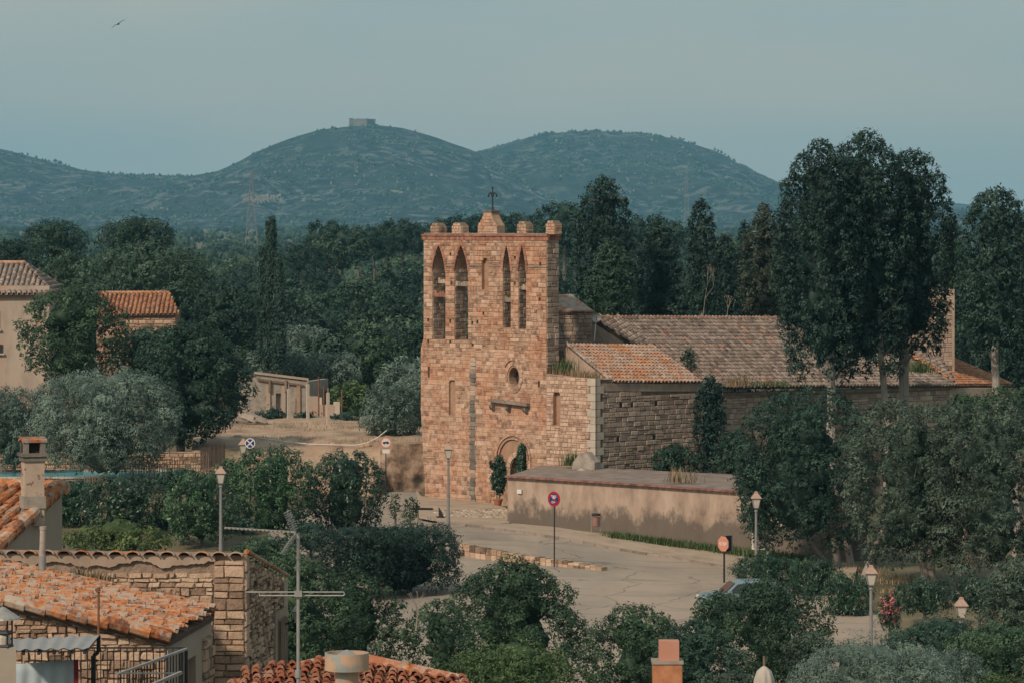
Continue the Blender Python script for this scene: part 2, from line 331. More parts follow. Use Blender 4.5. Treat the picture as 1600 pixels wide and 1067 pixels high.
# ------------------------------------------------------------------ numpy noise
def _hash(ix, iy, s):
    h = (ix*374761393+iy*668265263+s*974634777) & 0xffffffff
    h = ((h ^ (h >> 13))*1274126177) & 0xffffffff
    return ((h ^ (h >> 16)) & 0xffff)/65535.0
def vnoise(x, y, s=0):
    ix = np.floor(x).astype(np.int64); iy = np.floor(y).astype(np.int64); fx = x-ix; fy = y-iy
    fx = fx*fx*(3-2*fx); fy = fy*fy*(3-2*fy)
    a = _hash(ix, iy, s); b = _hash(ix+1, iy, s); c = _hash(ix, iy+1, s); d = _hash(ix+1, iy+1, s)
    return (a*(1-fx)+b*fx)*(1-fy)+(c*(1-fx)+d*fx)*fy
def fbm(x, y, o=5, s=0, ridged=False):
    r = 0; a = 1; t = 0
    for k in range(o):
        n = vnoise(x*2**k, y*2**k, s+k)
        if ridged: n = 1-abs(2*n-1)
        r = r+a*n; t += a; a *= .5
    return r/t
# ------------------------------------------------------------------ walls of real stones
class Frame:
    """vertical plane: origin, horizontal unit dir u, outward normal n"""
    def __init__(s, o, u):
        s.o = Vector((o[0], o[1], 0)); s.u = Vector((u[0], u[1], 0)).normalized()
        n = Vector((s.u.y, -s.u.x, 0))
        if n.dot(-s.o) < 0: n = -n
        s.n = n
    def p(s, u, v, d=0): return s.o+s.u*u+s.n*d+Vector((0, 0, v))
    def px(s, px, py):
        k = (px-800)/F; u = (k*s.o.y-s.o.x)/(s.u.x-k*s.u.y)
        q = s.o+s.u*u; return (u, H-(py-YH)/F*q.y)
    def mat(s, u, v, d, su, sv, sd, rot=0):
        X = s.u; Z = Vector((0, 0, 1)); N = s.n
        m = Matrix(((X.x, Z.x, N.x, 0), (X.y, Z.y, N.y, 0), (X.z, Z.z, N.z, 0), (0, 0, 0, 1)))
        return Matrix.Translation(s.p(u, v, d)) @ m @ Matrix.Rotation(rot, 4, 'Z') @ Matrix.Diagonal((su, sv, sd, 1))
def scan(polys, v):
    xs = []
    for P in polys:
        n = len(P)
        for i in range(n):
            (x0, y0), (x1, y1) = P[i], P[(i+1) % n]
            if (y0 <= v) != (y1 <= v): xs.append(x0+(v-y0)/(y1-y0)*(x1-x0))
    xs.sort(); return [(xs[i], xs[i+1]) for i in range(0, len(xs)-1, 2)]
def stone_unit(seed, mt, rough=.06):
    r = random.Random(seed); j = lambda: r.uniform(-rough, rough)
    vs = [(-.5, -.5, -.6), (.5, -.5, -.6), (.5, .5, -.6), (-.5, .5, -.6)]
    c = [(-.5, -.5), (.5, -.5), (.5, .5), (-.5, .5)]
    vs += [(x*(1-abs(j())), y*(1-abs(j())), .55) for x, y in c]
    vs += [(x*.86+j()*.6, y*.80+j()*.6, 1+j()) for x, y in c]
    fs = [(i, (i+1) % 4, 4+(i+1) % 4, 4+i) for i in range(4)]+[(4+i, 4+(i+1) % 4, 8+(i+1) % 4, 8+i) for i in range(4)]+[(8, 9, 10, 11)]
    return vs, fs
UNITS = {}
def unit_mesh(mt, i, rough):
    k = (mt.name, i, rough)
    if k not in UNITS:
        vs, fs = stone_unit(i*13+1, mt, rough); me = bpy.data.meshes.new('stone'); me.from_pydata(vs, [], fs); me.materials.append(mt)
        a = me.attributes.new('tint', 'FLOAT', 'POINT'); a.data.foreach_set('value', [.5]*len(vs)); UNITS[k] = me
    return UNITS[k]
def lay_stones(fr, polys, v0, v1, ch, wd, gap=.03, proud=(.015, .05), rng=None, rough=.06, wob=0):
    """returns list of (frame,u,v,w,h,depth,rot)"""
    rng = rng or random.Random(3); out = []; v = v0
    while v < v1-.04:
        h = min(rng.uniform(*ch), v1-v)
        for a, b in scan(polys, v+h/2):
            if b-a < .06: continue
            u = a
            while u < b-.02:
                ww = rng.uniform(*wd)*(1 if rng.random() > .25 else 1.5)
                if b-(u+ww) < wd[0]*.6: ww = b-u
                dh = h*rng.uniform(-1.5, 1.0)*wob
                # some courses split in two thin stones
                if wob and rng.random() < .22 and h > .1:
                    for q in (0, 1):
                        out.append((fr, u+ww/2, v+h*(.25+.5*q), ww-gap, h/2-gap, rng.uniform(*proud), rng.uniform(-.04, .04)))
                else:
                    out.append((fr, u+ww/2, v+h/2+dh*.3, ww-gap, h-gap+dh*.5, rng.uniform(*proud), rng.uniform(-.5, .5)*wob))
                u += ww
        v += h
    return out
def emit_stones(L_, parent, mt, n_ind=300, name='stone', stuff='masonry', rough=.06):
    L_ = [s for s in L_ if s[3] > .02 and s[4] > .02]
    L_.sort(key=lambda s: -s[3]*s[4]); rng = random.Random(5)
    for s in L_[:n_ind]:
        fr, u, v, w_, h_, d, r_ = s
        place(name, unit_mesh(mt, rng.randrange(5), rough), parent, fr.mat(u, v, 0, w_, h_, d, r_))
    rest = L_[n_ind:]
    if rest:
        mb = MB()
        for k, (fr, u, v, w_, h_, d, r_) in enumerate(rest):
            vs, fs = stone_unit(k, None, rough); m = fr.mat(u, v, 0, w_, h_, d, r_)
            mb.add([m@Vector(q) for q in vs], fs, rng.random())
        mb.build(stuff, mt, parent, kind='stuff')
def slab_holes(fr, outline, holes, thick, name, mt, parent, niches=(), back=True):
    """wall plate: outer polygon (u,v), holes through, thickness inward"""
    loops = [outline]+list(holes)+[q[0] for q in niches]
    tris = tessellate_polygon([[Vector((a, b, 0)) for a, b in lp] for lp in loops])
    flat = [p for lp in loops for p in lp]
    mb = MB(); mb.add([fr.p(a, b) for a, b in flat], [tuple(t) for t in tris])
    loops2 = [outline]+list(holes)
    if back:
        tr2 = tessellate_polygon([[Vector((a, b, 0)) for a, b in lp] for lp in loops2]); fl2 = [p for lp in loops2 for p in lp]
        mb.add([fr.p(a, b, -thick) for a, b in fl2], [tuple(t) for t in tr2])
    for lp in loops2:
        n = len(lp); mb.add([fr.p(a, b) for a, b in lp]+[fr.p(a, b, -thick) for a, b in lp], [(k, (k+1) % n, n+(k+1) % n, n+k) for k in range(n)])
    for lp, d in niches:
        n = len(lp); mb.add([fr.p(a, b) for a, b in lp]+[fr.p(a, b, -d) for a, b in lp], [(k, (k+1) % n, n+(k+1) % n, n+k) for k in range(n)]+[tuple(range(n, 2*n))])
    return mb.build(name, mt, parent)
def arch_pts(uc, w_, v0, vs_, v1, n=8):
    """round/pointed arch outline in (u,v)"""
    pts = [(uc-w_/2, v0), (uc+w_/2, v0), (uc+w_/2, vs_)]
    rise = v1-vs_; R_ = w_/2
    pointed = rise > R_*1.15
    for k in range(1, n):
        t = k/n
        if pointed:
            q = t*2 if t <= .5 else (1-t)*2
            x = R_*(1-q**1.7); pts.append((uc+(x if t <= .5 else -x), vs_+rise*q))
        else:
            a = math.pi*t; pts.append((uc+R_*math.cos(a), vs_+rise*math.sin(a)))
    pts.append((uc-w_/2, vs_)); return pts
def rect_pts(u0, v0, u1, v1): return [(u0, v0), (u1, v0), (u1, v1), (u0, v1)]
# ------------------------------------------------------------------ tiled roofs
def tile_shape(pitch, length, flip=False, n=5):
    r0, r1 = pitch*.35, pitch*.28; vs = []
    for z, r in ((0, r0), (1, r1)):
        for k in range(n):
            a = math.pi*k/(n-1); vs.append((-math.cos(a)*r, z*length, math.sin(a)*r*(-.7 if flip else .95)+(.045*(1-z) if not flip else .03*(1-z))))
    fs = [(k, k+1, n+k+1, n+k) for k in range(n-1)]
    if not flip:   # thickness at the lower lip
        b = len(vs)
        for k in range(n):
            a = math.pi*k/(n-1); vs.append((-math.cos(a)*r0*.80, 0.0, math.sin(a)*r0*.95*.75+.03))
        fs += [(k, b+k, b+k+1, k+1) for k in range(n-1)]
    return vs, fs
TM = {}
def tile_roof(parent, poly, slope_dir, pitch, expo, mt, n_ind=0, rng=None, jit=.02, phase=0, name='tile', stuff='roof_tiles', under=True, cover_h=1.0):
    """poly: coplanar 3d points; slope_dir: 3d unit vector UP the slope (in plane)"""
    rng = rng or random.Random(11); poly = [Vector(p) for p in poly]
    s = Vector(slope_dir).normalized(); nrm = Vector((0, 0, 0))
    for i in range(len(poly)): nrm += (poly[i]-poly[0]).cross(poly[(i+1) % len(poly)]-poly[0])
    nrm.normalize()
    if nrm.z < 0: nrm = -nrm
    s = (s-nrm*s.dot(nrm)).normalized(); e = s.cross(nrm).normalized(); o = poly[0]
    P = [((p-o).dot(s), (p-o).dot(e)) for p in poly]     # scan over e
    es = [b for a, b in P]; lo, hi = min(es), max(es)
    B = Matrix(((e.x, s.x, nrm.x, 0), (e.y, s.y, nrm.y, 0), (e.z, s.z, nrm.z, 0), (0, 0, 0, 1)))
    if under:
        mb = MB(); mb.prism([p-nrm*.03 for p in poly], -nrm*.08); mb.build('roof_deck', M['under'], parent)
    L_ = []; k = 0; x = lo+pitch*.3
    while x < hi:
        for flip in (False, True):
            xx = x+(pitch/2 if flip else 0)
            for a, b in scan([P], min(xx, hi-1e-3)):
                y = a-.04+(rng.random()*.02)+phase*expo*rng.uniform(0, .6)*(rng.random() < .8)
                while y < b-.05:
                    ln = min(expo*1.12, b-y+.02)
                    m = Matrix.Translation(o) @ B @ Matrix.Translation((xx+rng.uniform(-jit, jit), y, (.05 if not flip else .045)+rng.uniform(0, jit*.4))) @ Matrix.Rotation(rng.uniform(-jit, jit)*1.5, 4, 'Z') @ Matrix.Rotation(rng.uniform(0, jit)*1.2, 4, 'X')
                    L_.append((flip, m)); y += expo
        x += pitch; k += 1
    rng.shuffle(L_)
    L_.sort(key=lambda q: (q[0], q[1].translation.y+0*q[1].translation.z))
    sh = {fl: tile_shape(pitch, expo*1.15, fl) for fl in (False, True)}
    for fl, m in L_[:n_ind]:
        kk = (mt.name, pitch, expo, fl)
        if kk not in TM:
            me = bpy.data.meshes.new('tile'); me.from_pydata(sh[fl][0], [], sh[fl][1]); me.materials.append(mt)
            me.polygons.foreach_set('use_smooth', [i < 4 for i in range(len(me.polygons))]) if False else None
            a = me.attributes.new('tint', 'FLOAT', 'POINT'); a.data.foreach_set('value', [.5]*len(me.vertices)); TM[kk] = me
        place(name, TM[kk], parent, m)
    rest = L_[n_ind:]
    if rest:
        org = np.array(ORG[parent.name])
        Vs, Q, T = [], [], []; b = 0
        for fl, m in rest:
            v, f = sh[fl]; A = np.array(m); v = np.array(v)@A[:3, :3].T+A[:3, 3]-org
            Vs.append(v); Q.append(np.array(f)+b); b += len(v); T.append(np.full(len(v), rng.random()))
        me = mesh_np(stuff, np.concatenate(Vs), [np.concatenate(Q)], np.concatenate(T), mt)
        ob = link(stuff, me, parent); ob['kind'] = 'stuff'
    return nrm
# ------------------------------------------------------------------ foliage
def ico(sub=1):
    import bmesh
    bm = bmesh.new(); bmesh.ops.create_icosphere(bm, subdivisions=sub, radius=1)
    v = np.array([q.co[:] for q in bm.verts]); f = np.array([[q.index for q in g.verts] for g in bm.faces]); bm.free(); return v, f
ICO1, ICO2 = ico(1), ico(2)
def _unit(a): return a/np.maximum(np.linalg.norm(a, axis=1, keepdims=True), 1e-6)
def foliage(lobes, n, L_, W_, seed, up=0.0, core=.72, cluster=4, droop=0.0, shell=.36, spill=.03, inner=None):
    """lobes: array (k,6) centre+radii. Leaf diamonds on noisy lobe shells. returns V, quads, tris, tint"""
    r = np.random.default_rng(seed); lobes = np.asarray(lobes, float); C = lobes[:, :3]; Rr = lobes[:, 3:6]
    area = Rr[:, 0]*Rr[:, 2]+Rr[:, 1]*Rr[:, 2]+Rr[:, 0]*Rr[:, 1]
    ni = 0 if inner is None else inner
    if ni: area[-ni:] *= .12
    m0 = max(1, n//cluster); m = m0*3; li = r.choice(len(lobes), m, p=area/area.sum())
    d = _unit(r.normal(size=(m, 3)))
    d[:, 2] = np.where(d[:, 2] < -.75, -d[:, 2]*r.random(m), d[:, 2]); d = _unit(d)
    dn_ = (d[:, 2] < 0) & (r.random(m) < .45); d[dn_, 2] *= -1
    bk = (d[:, 1] > .45) & (r.random(m) < .45); d[bk, 1] *= -1
    rad = 1-shell*r.random(m)**1.5+spill*np.abs(r.normal(size=m))
    rad *= 1+.10*np.sin(d[:, 0]*7+li)*np.sin(d[:, 2]*6+li*2)
    P = C[li]+d*Rr[li]*rad[:, None]
    keep = np.ones(m, bool)
    for c, q in zip(C, Rr):
        keep &= ((((P-c)/q)**2).sum(1) > .42) | (r.random(m) < .05)
    k_ = np.nonzero(keep)[0][:m0]; P, d, li = P[k_], d[k_], li[k_]
    m = len(P); lt = r.random(len(lobes))
    P = np.repeat(P, cluster, 0)+r.normal(size=(m*cluster, 3))*L_*.75; d = np.repeat(d, cluster, 0); li = np.repeat(li, cluster)
    m = len(P)
    nr = _unit(d*1.5+r.normal(size=(m, 3))*.42+np.array([0, 0, .45])); t = r.normal(size=(m, 3))+d*.4+np.array([0, 0, up*2.2-droop*2])
    t = _unit(t-nr*(t*nr).sum(1, keepdims=True)); b = np.cross(nr, t)
    s = r.uniform(.6, 1.25, (m, 1)); tl = t*L_*s; bl = b*W_*s
    V = np.stack([P-tl, P-bl+tl*.1+nr*W_*.25, P+tl, P+bl+tl*.1+nr*W_*.25], 1).reshape(-1, 3)
    q = np.arange(m*4).reshape(m, 4)
    ti = np.clip(.5+(lt[li]-.5)*.42+r.normal(size=m)*.15, 0, 1); T = np.repeat(ti, 4)
    tris = None
    if core:
        iv, if_ = ICO2; VV = []; FF = []; b0 = len(V)
        sel = list(zip(C, Rr)) if not ni else list(zip(C, Rr))[-ni:]
        for k, (c, q2) in enumerate(sel):
            jt = 1+.22*r.normal(size=(len(iv), 1))
            VV.append(c+iv*q2*core*jt); FF.append(if_+b0); b0 += len(iv)
        V = np.concatenate([V]+VV); tris = np.concatenate(FF); T = np.concatenate([T, np.full(len(V)-len(T), .35)])
    return V, q, tris, T
def env_r(kind, h):
    h = min(max(h, -1), 1); t = (h+1)/2
    if kind == 'round': return math.sqrt(max(0, 1-h*h))
    if kind == 'dome': return math.sqrt(max(0, 1-abs(h)**2.6)) if h > 0 else (1-.35*h*h)
    if kind == 'umbrella': return math.sqrt(max(0, 1-h*h))
    if kind == 'spire': return max(.02, (1-t**1.15))*(.9+.1*min(1, t*4))
    if kind == 'column': return (max(0, 1-t**5.0))**.5*(.66+.34*min(1, t*2.2))
    if kind == 'clip': return max(0, 1-abs(h)**4.5)**.45
    if kind == 'egg': return math.sqrt(max(0, 1-h*h))*(1.05-.25*h)*.95
    if kind == 'cone': return (1-t**1.3)*.95+.05
    return math.sqrt(max(0, 1-h*h))
INNER = [0]
def make_lobes(kind, c, rx, ry, rz, n, lr, seed, vert=1.0):
    r = random.Random(seed); out = []; gl = math.pi*(3-math.sqrt(5)); a = r.random()*6
    for k in range(n):
        h = -1+2*(k+.5)/n
        if kind == 'umbrella': h = -.55+1.4*(k+.5)/n
        if kind == 'dome': h = -1+1.9*(k+.5)/n
        if kind == 'clip': h *= .82
        a += gl+r.uniform(-.3, .3); e = env_r(kind, h); q = lr*r.uniform(.7, 1.3)
        rr = max(0, e-q*.75)*(r.uniform(.80, 1.10) if kind in ('round', 'umbrella', 'egg', 'cone') else r.uniform(.90, 1.05))
        sx = q*rx; 
        out.append((c[0]+math.cos(a)*rr*rx, c[1]+math.sin(a)*rr*ry, c[2]+h*rz*(1-q*.4)+r.uniform(-.05, .05)*rz, sx, q*ry, q*(rx+ry)/2*vert))
    o_ = np.array(out); k_ = 1.04
    for ax, rr_ in ((0, rx), (1, ry), (2, rz)):   # fit the lobes to the wanted bounds
        lo_, hi_ = (o_[:, ax]-o_[:, 3+ax]*k_).min(), (o_[:, ax]+o_[:, 3+ax]*k_).max()
        f_ = 2*rr_/max(1e-6, hi_-lo_); o_[:, ax] = c[ax]+(o_[:, ax]-(lo_+hi_)/2)*f_; o_[:, 3+ax] *= f_
    out = [tuple(q) for q in o_]
    INNER[0] = max(3, n//7)
    for k in range(INNER[0]):   # inner mass
        h = -.62+1.24*(k+.5)/INNER[0]; e = env_r(kind, h)*.55
        out.append((c[0]+r.uniform(-.3, .3)*rx*e, c[1]+r.uniform(-.3, .3)*ry*e, c[2]+h*rz, e*rx, e*ry, max(e*rx*.8, rz*.3)))
    return out
# kind: envelope, n lobes, lobe radius, vert, leaf L, leaf W, up, droop, mat, trunk mat, cover, cluster
KIND = {
 'oak':     ('round', 120, .185, .78, 1, .48, .1, .0, 'leaf_dark', 'bark', 1.0, 5),
 'oak_mid': ('round', 120, .185, .78, 1, .48, .1, .0, 'leaf_mid', 'bark', 1.0, 5),
 'plane':   ('dome', 170, .165, .80, 1, .45, .0, .35, 'leaf_warm', 'bark_g', 1.0, 5),
 'elm':     ('dome', 170, .165, .85, 1, .45, .0, .35, 'leaf_dark', 'bark_g', 1.0, 5),
 'olive':   ('dome', 130, .18, .95, 1.1, .26, .5, .0, 'leaf_olive', 'bark_g', 1.3, 6),
 'pine':    ('umbrella', 60, .20, .55, 1.1, .32, .3, .0, 'leaf_dark', 'bark', 1.0, 5),
 'laurel':  ('dome', 170, .145, 1.1, 1, .42, .45, .0, 'leaf_gloss', 'bark', 1.0, 4),
 'clipped': ('clip', 90, .26, .8, .75, .48, .3, .0, 'leaf_gloss', 'bark', 1.1, 4),
 'bush':    ('round', 110, .175, .82, 1.1, .44, .2, .1, 'leaf_mid', 'bark', 1.0, 5),
 'cypress': ('column', 420, .115, 1.5, 1, .50, .75, .0, 'leaf_conifer', 'bark_g', 1.0, 5),
 'spire':   ('spire', 150, .34, 3.4, 1, .34, .95, .0, 'leaf_conifer', 'bark', 1.3, 5),
 'conifer': ('egg', 170, .165, 1.3, 1, .48, .3, .3, 'leaf_conifer', 'bark', 1.0, 5),
 'oleander':('dome', 90, .17, 1.2, 1.3, .22, .7, .0, 'leaf_gloss', 'bark', 1.2, 6),
}
def crown_mesh(kind, c, rx, ry, rz, seed, s, mt=None, dens=1.0, core=.55, lscale=1.0, nl=None):
    ev, n, lr, vert, Lf, Wr, up, dr, mk, tk, cover, cl = KIND[kind]
    n = nl or n
    lob = make_lobes(ev, c, rx, ry, rz, n, lr, seed, vert)
    Lf = Lf*lscale*2.75/s; Wf = Lf*Wr
    A = rx*rz*math.pi
    cnt = int(dens*cover*3.9*A/(Lf*Wf*2)); cap = 38000
    if cnt > cap: k = math.sqrt(cnt/cap); cnt = cap; Lf *= k; Wf *= k
    V, q, t, T = foliage(lob, cnt, Lf, Wf, seed, up=up, droop=dr, core=core*.88, cluster=cl, inner=INNER[0])
    return V, q, t, T, M[mt or mk]
def trunk_mb(base, top, r0, r1, seed, limbs=5, spread=1.0, reach=None):
    rr = random.Random(seed); mb = MB(); base = Vector(base); top = Vector(top); pts = []
    for k in range(7):
        t = k/6; pts.append(base.lerp(top, t)+Vector((rr.uniform(-.05, .05), rr.uniform(-.05, .05), 0))*(1 if 0 < k < 6 else 0)*min(2, (top-base).length*.25))
    mb.tube(pts, r0*1.15, 9, r1)
    for k in range(limbs):
        t = rr.uniform(.6, .98); p = base.lerp(top, t); a = rr.random()*6.28; ln = spread*rr.uniform(.4, .75)
        q = p+Vector((math.cos(a)*ln*.5, math.sin(a)*ln*.5, ln*.45)); e = p+Vector((math.cos(a)*ln, math.sin(a)*ln, ln*.95))
        mb.tube([p, q, e], r0*.35, 6, r0*.1)
    return mb
NT = [0]
def tree(name, kind, px, yt, yb, wpx, Y, label, cat='tree', mt=None, trunks=None, dens=1.0, group=None, depth=.95, gap=None, core=.55, lscale=1.0, nl=None, tr=None, ymax=None):
    NT[0] += 1; seed = NT[0]*7+3; s = sy(Y)
    c = at(px, (yt+yb)/2, Y); rx = wpx/2/s; rz = (yb-yt)/2/s; ry = rx*depth
    gx = c.x; base = Vector((gx, Y, g1(gx, Y)))
    o = thing(name, base, label, cat, group)
    V, q, t, T, mtl = crown_mesh(kind, c, rx, ry, rz, seed, s, mt, dens, core, lscale, nl)
    me = mesh_np('crown', V-np.array(base), [q]+([t] if t is not None else []), T, mtl)
    link('crown', me, o)
    tk = KIND[kind][9]
    for i, tt in enumerate(trunks or [(px, px, None)]):
        bx, tx, rad = tt
        b = at(bx, 800, Y); zb = g1(b.x, Y)-.1; bt = Vector((b.x, Y, zb)); tp = at(tx, yb-(yb-yt)*.45, Y)
        r0 = rad or max(.07, min(.32, (tp.z-zb)*.03))
        trunk_mb(bt, tp, r0, r0*.55, seed+i, 5 if kind not in ('spire', 'cypress') else 2, rx*.7).build('trunk', M[tr or tk], o)
    return o
PROTO = {}
def proto_tree(key, kind, rx, rz, dens, lscale, mt=None, trunk=1.5, seed=1, nl=None):
    base = Vector((0, -500, -300))
    V, q, t, T, mtl = crown_mesh(kind, (0, 0, trunk+rz), rx, rx, rz, seed, 15, mt, dens, .6, lscale, nl)
    PROTO[key] = (mesh_np('crown', V, [q, t], T, mtl), trunk_mb((0, 0, -.6), (0, 0, trunk+rz), .22, .12, seed, 4, rx*.6), M[KIND[kind][9]], trunk+2*rz, rx)
    me = MB.build(PROTO[key][1], 'trunk', PROTO[key][2])
    PROTO[key] = (PROTO[key][0], me.data, PROTO[key][3], PROTO[key][4]); bpy.data.objects.remove(me)
def put_tree(key, name, x, y, z, sc_, rz, label, cat, group, flat=1.0):
    o = thing(name, (x, y, z), label, cat, group); o.rotation_euler = (0, 0, rz); o.scale = (sc_, sc_, sc_*flat)
    for nm, me in (('crown', PROTO[key][0]), ('trunk', PROTO[key][1])):
        c = bpy.data.objects.new(nm, me); col.objects.link(c); c.parent = o; ORG[c.name] = Vector((x, y, z))
    return o
def tuft(name, pts, h, n, mt, label, cat, seed=1, spread=.25, w=.012, kind=None, parent=None):
    """grass-like blades from base points (slim 3d blades: 3-sided)"""
    r = random.Random(seed); mb = MB()
    for k in range(n):
        p = Vector(r.choice(pts)) if len(pts) > 2 else Vector(pts[0]).lerp(Vector(pts[-1]), r.random())
        p = p+Vector((r.gauss(0, spread), r.gauss(0, spread*.6), 0)); hh = h*r.uniform(.4, 1.1); a = r.random()*6.28; l = hh*r.uniform(.1, .5)
        q = p+Vector((math.cos(a)*l*.4, math.sin(a)*l*.4, hh*.6)); e = p+Vector((math.cos(a)*l, math.sin(a)*l, hh))
        s = Vector((math.cos(a+1.57), math.sin(a+1.57), 0))*w*r.uniform(.7, 1.6)
        mb.add([p-s, p+s, q+s*.8, q-s*.8, e], [(0, 1, 2, 3), (3, 2, 4)], r.random())
    o = mb.build(name, M[mt], parent)
    if parent is None: tag(o, label, cat)
    if kind: o['kind'] = kind
    return o
# ================================================================== SETTING
def axis(lo, hi, step, far_lo, far_hi, g=1.22):
    a = list(np.arange(lo, hi+.01, step)); st = step; x = hi
    while x < far_hi: st *= g; x += st; a.append(x)
    st = step; x = lo
    while x > far_lo: st *= g; x -= st; a.insert(0, x)
    return np.array(a)
xs = axis(-48, 48, 1.0, -6500, 6500); ys = axis(40, 320, 1.25, -1500, 8600)
X, Y_ = np.meshgrid(xs, ys)
Z = gz(X, Y_)
near = (Y_ < 420)
Z = Z+np.where(near, (fbm(X*.35, Y_*.35, 4, 5)-.5)*.16, 0)
nx, ny = len(xs), len(ys)
I = np.arange(nx*ny).reshape(ny, nx)
Q = np.stack([I[:-1, :-1], I[:-1, 1:], I[1:, 1:], I[1:, :-1]], -1).reshape(-1, 4)
go = link('ground', mesh_np('ground', np.stack([X, Y_, Z-.10], -1).reshape(-1, 3), [Q], None, M['ground'], True)); tag(go, 'dry grassy village ground reaching to the hills', kind='structure')
# ---- mountains -------------------------------------------------------
def ridge(X, Y, prof, Yc, front, back, seed, amp):
    px = X/Yc*F+800
    P = np.array(prof); yy = np.interp(px, P[:, 0], P[:, 1]); hc = H-(yy-YH)/F*Yc
    d = (Yc-Y); wob = (fbm(X/700, Y/700, 3, seed)-.5)*240
    d = d+wob*np.clip(np.abs(d)/500, 0, 1)
    f = np.where(d > 0, np.clip(1-d/front, 0, 1), np.clip(1+d/back, 0, 1))
    prof_ = np.where(d > 0, f**1.25*(1-.25*(1-f)), f)
    n = (fbm(X/210, Y/330, 6, seed+9, True)-.55)*amp*np.clip(np.abs(d)/420, 0, 1)*np.clip(f*3, 0, 1)
    n += (fbm(X/45, Y/60, 4, seed+3)-.5)*amp*.22*np.clip(np.abs(d)/60, .25, 1)*np.clip(f*3, 0, 1)
    return hc*prof_+n
mxs = np.linspace(-1600, 1900, 560); mys = np.concatenate([np.linspace(4200, 6700, 300), np.linspace(6720, 9600, 60)])
MX, MY = np.meshgrid(mxs, mys)
R0 = ridge(MX, MY, [(-900,180),(-400,215),(0,233),(60,248),(130,266),(200,274),(280,274),(340,276),(420,300),(520,330),(600,345)], 6500, 1500, 700, 1, 50)
R1 = ridge(MX, MY, [(100,345),(200,310),(270,280),(340,268),(375,252),(400,237),(450,217),(500,203),(548,197),(566,195),(590,195),(630,200),(680,215),(740,236),(800,268),(860,315),(900,343)], 6200, 1350, 700, 21, 60)
R2 = ridge(MX, MY, [(520,330),(620,285),(700,248),(740,235),(780,225),(850,205),(920,201),(1000,206),(1060,215),(1130,240),(1190,276),(1230,292),(1300,322),(1340,343)], 6900, 1700, 700, 41, 60)
R3 = ridge(MX, MY, [(1150,340),(1250,325),(1380,318),(1460,316),(1500,318),(1600,330),(1800,325),(2200,300)], 8200, 1500, 700, 61, 25)
MZ = np.maximum.reduce([R0, R1, R2, R3]); MZ = np.maximum(MZ, -6)
nx, ny = len(mxs), len(mys); I = np.arange(nx*ny).reshape(ny, nx)
Q = np.stack([I[:-1, :-1], I[:-1, 1:], I[1:, 1:], I[1:, :-1]], -1).reshape(-1, 4)
M['mount'] = mat('limestone_scrub_hill', [(.001,.006,.007,.30),(.006,.017,.018,.44),(.034,.050,.050,.56),(.13,.135,.125,.72)], .04, detail=15, noise=1.35, bump=10, bscale=.05,
                 cols2=[(.005,.014,.012),(.010,.022,.018),(.02,.034,.03),(.045,.055,.05)], scale2=.004, mix2=(.47,.60))
mo = link('mountain', mesh_np('mountain', np.stack([MX, MY, MZ], -1).reshape(-1, 3), [Q], None, M['mount'], True)); tag(mo, 'blue hazy limestone mountains with rocky scrub slopes', kind='structure')
def mz(x, y):
    i = np.clip(np.searchsorted(mxs, x)-1, 0, nx-2); j = np.clip(np.searchsorted(mys, y)-1, 0, ny-2)
    return MZ[j, i]
# bare rock cliffs and scars: thin crags standing out of the slope
def hit_mount(px, py):
    Y = np.linspace(4300, 9000, 1200); x = (px-800)/F*Y; d = mz(x, Y)-(H-(py-YH)/F*Y)
    i = np.nonzero(d > 0)[0]
    j = i[0] if len(i) else len(Y)-1
    return Vector((x[j], Y[j], float(mz(x[j:j+1], Y[j:j+1])[0])))
M['crag'] = mat('pale_crag_rock', [(.07,.065,.055),(.16,.14,.12),(.24,.205,.17)], .03, noise=1.4)
rr = random.Random(4); mb = MB()
def crag(px, py, w_, h_):
    p = hit_mount(px, py); vs = []; 
    for k in range(7):
        a = 6.28*k/7; vs.append((p.x+math.cos(a)*w_*rr.uniform(.5, 1.1), p.y+math.sin(a)*w_*.5-2, p.z-h_*.6))
    for k in range(7):
        a = 6.28*k/7+.3; vs.append((p.x+math.cos(a)*w_*rr.uniform(.3, .8), p.y+math.sin(a)*w_*.4+4, p.z+h_*rr.uniform(.3, .9)))
    mb.add(vs, [(k, (k+1) % 7, 7+(k+1) % 7, 7+k) for k in range(7)]+[tuple(range(7, 14))], rr.random())
for k in range(90): crag(rr.uniform(380, 440), rr.gauss(314, 1.8), rr.uniform(2, 4.5), rr.uniform(3, 7))
for k in range(24): t = rr.random(); crag(465+t*38, 322-t*34+rr.gauss(0, .8), rr.uniform(2, 3.5), rr.uniform(1.5, 3))
for k in range(16): crag(rr.uniform(232, 262), rr.gauss(324, 3.5), rr.uniform(2, 4), rr.uniform(2, 6))
for k in range(14): t = rr.random(); crag(612+t*42, 300+t*14+rr.gauss(0, 1.2), rr.uniform(3, 6), rr.uniform(1, 3))
for k in range(260): crag(rr.gauss(530, 95), rr.gauss(255, 26), rr.uniform(1.0, 2.6), rr.uniform(1, 4))
for k in range(240): crag(rr.gauss(970, 120), rr.gauss(262, 28), rr.uniform(1.2, 3), rr.uniform(1, 4))
for k in range(130): crag(rr.uniform(0, 380), rr.gauss(296, 18), rr.uniform(1.2, 3), rr.uniform(1, 3))
co = mb.build('crag', M['crag']); tag(co, 'pale limestone crags scattered on the mountain slopes', kind='stuff')
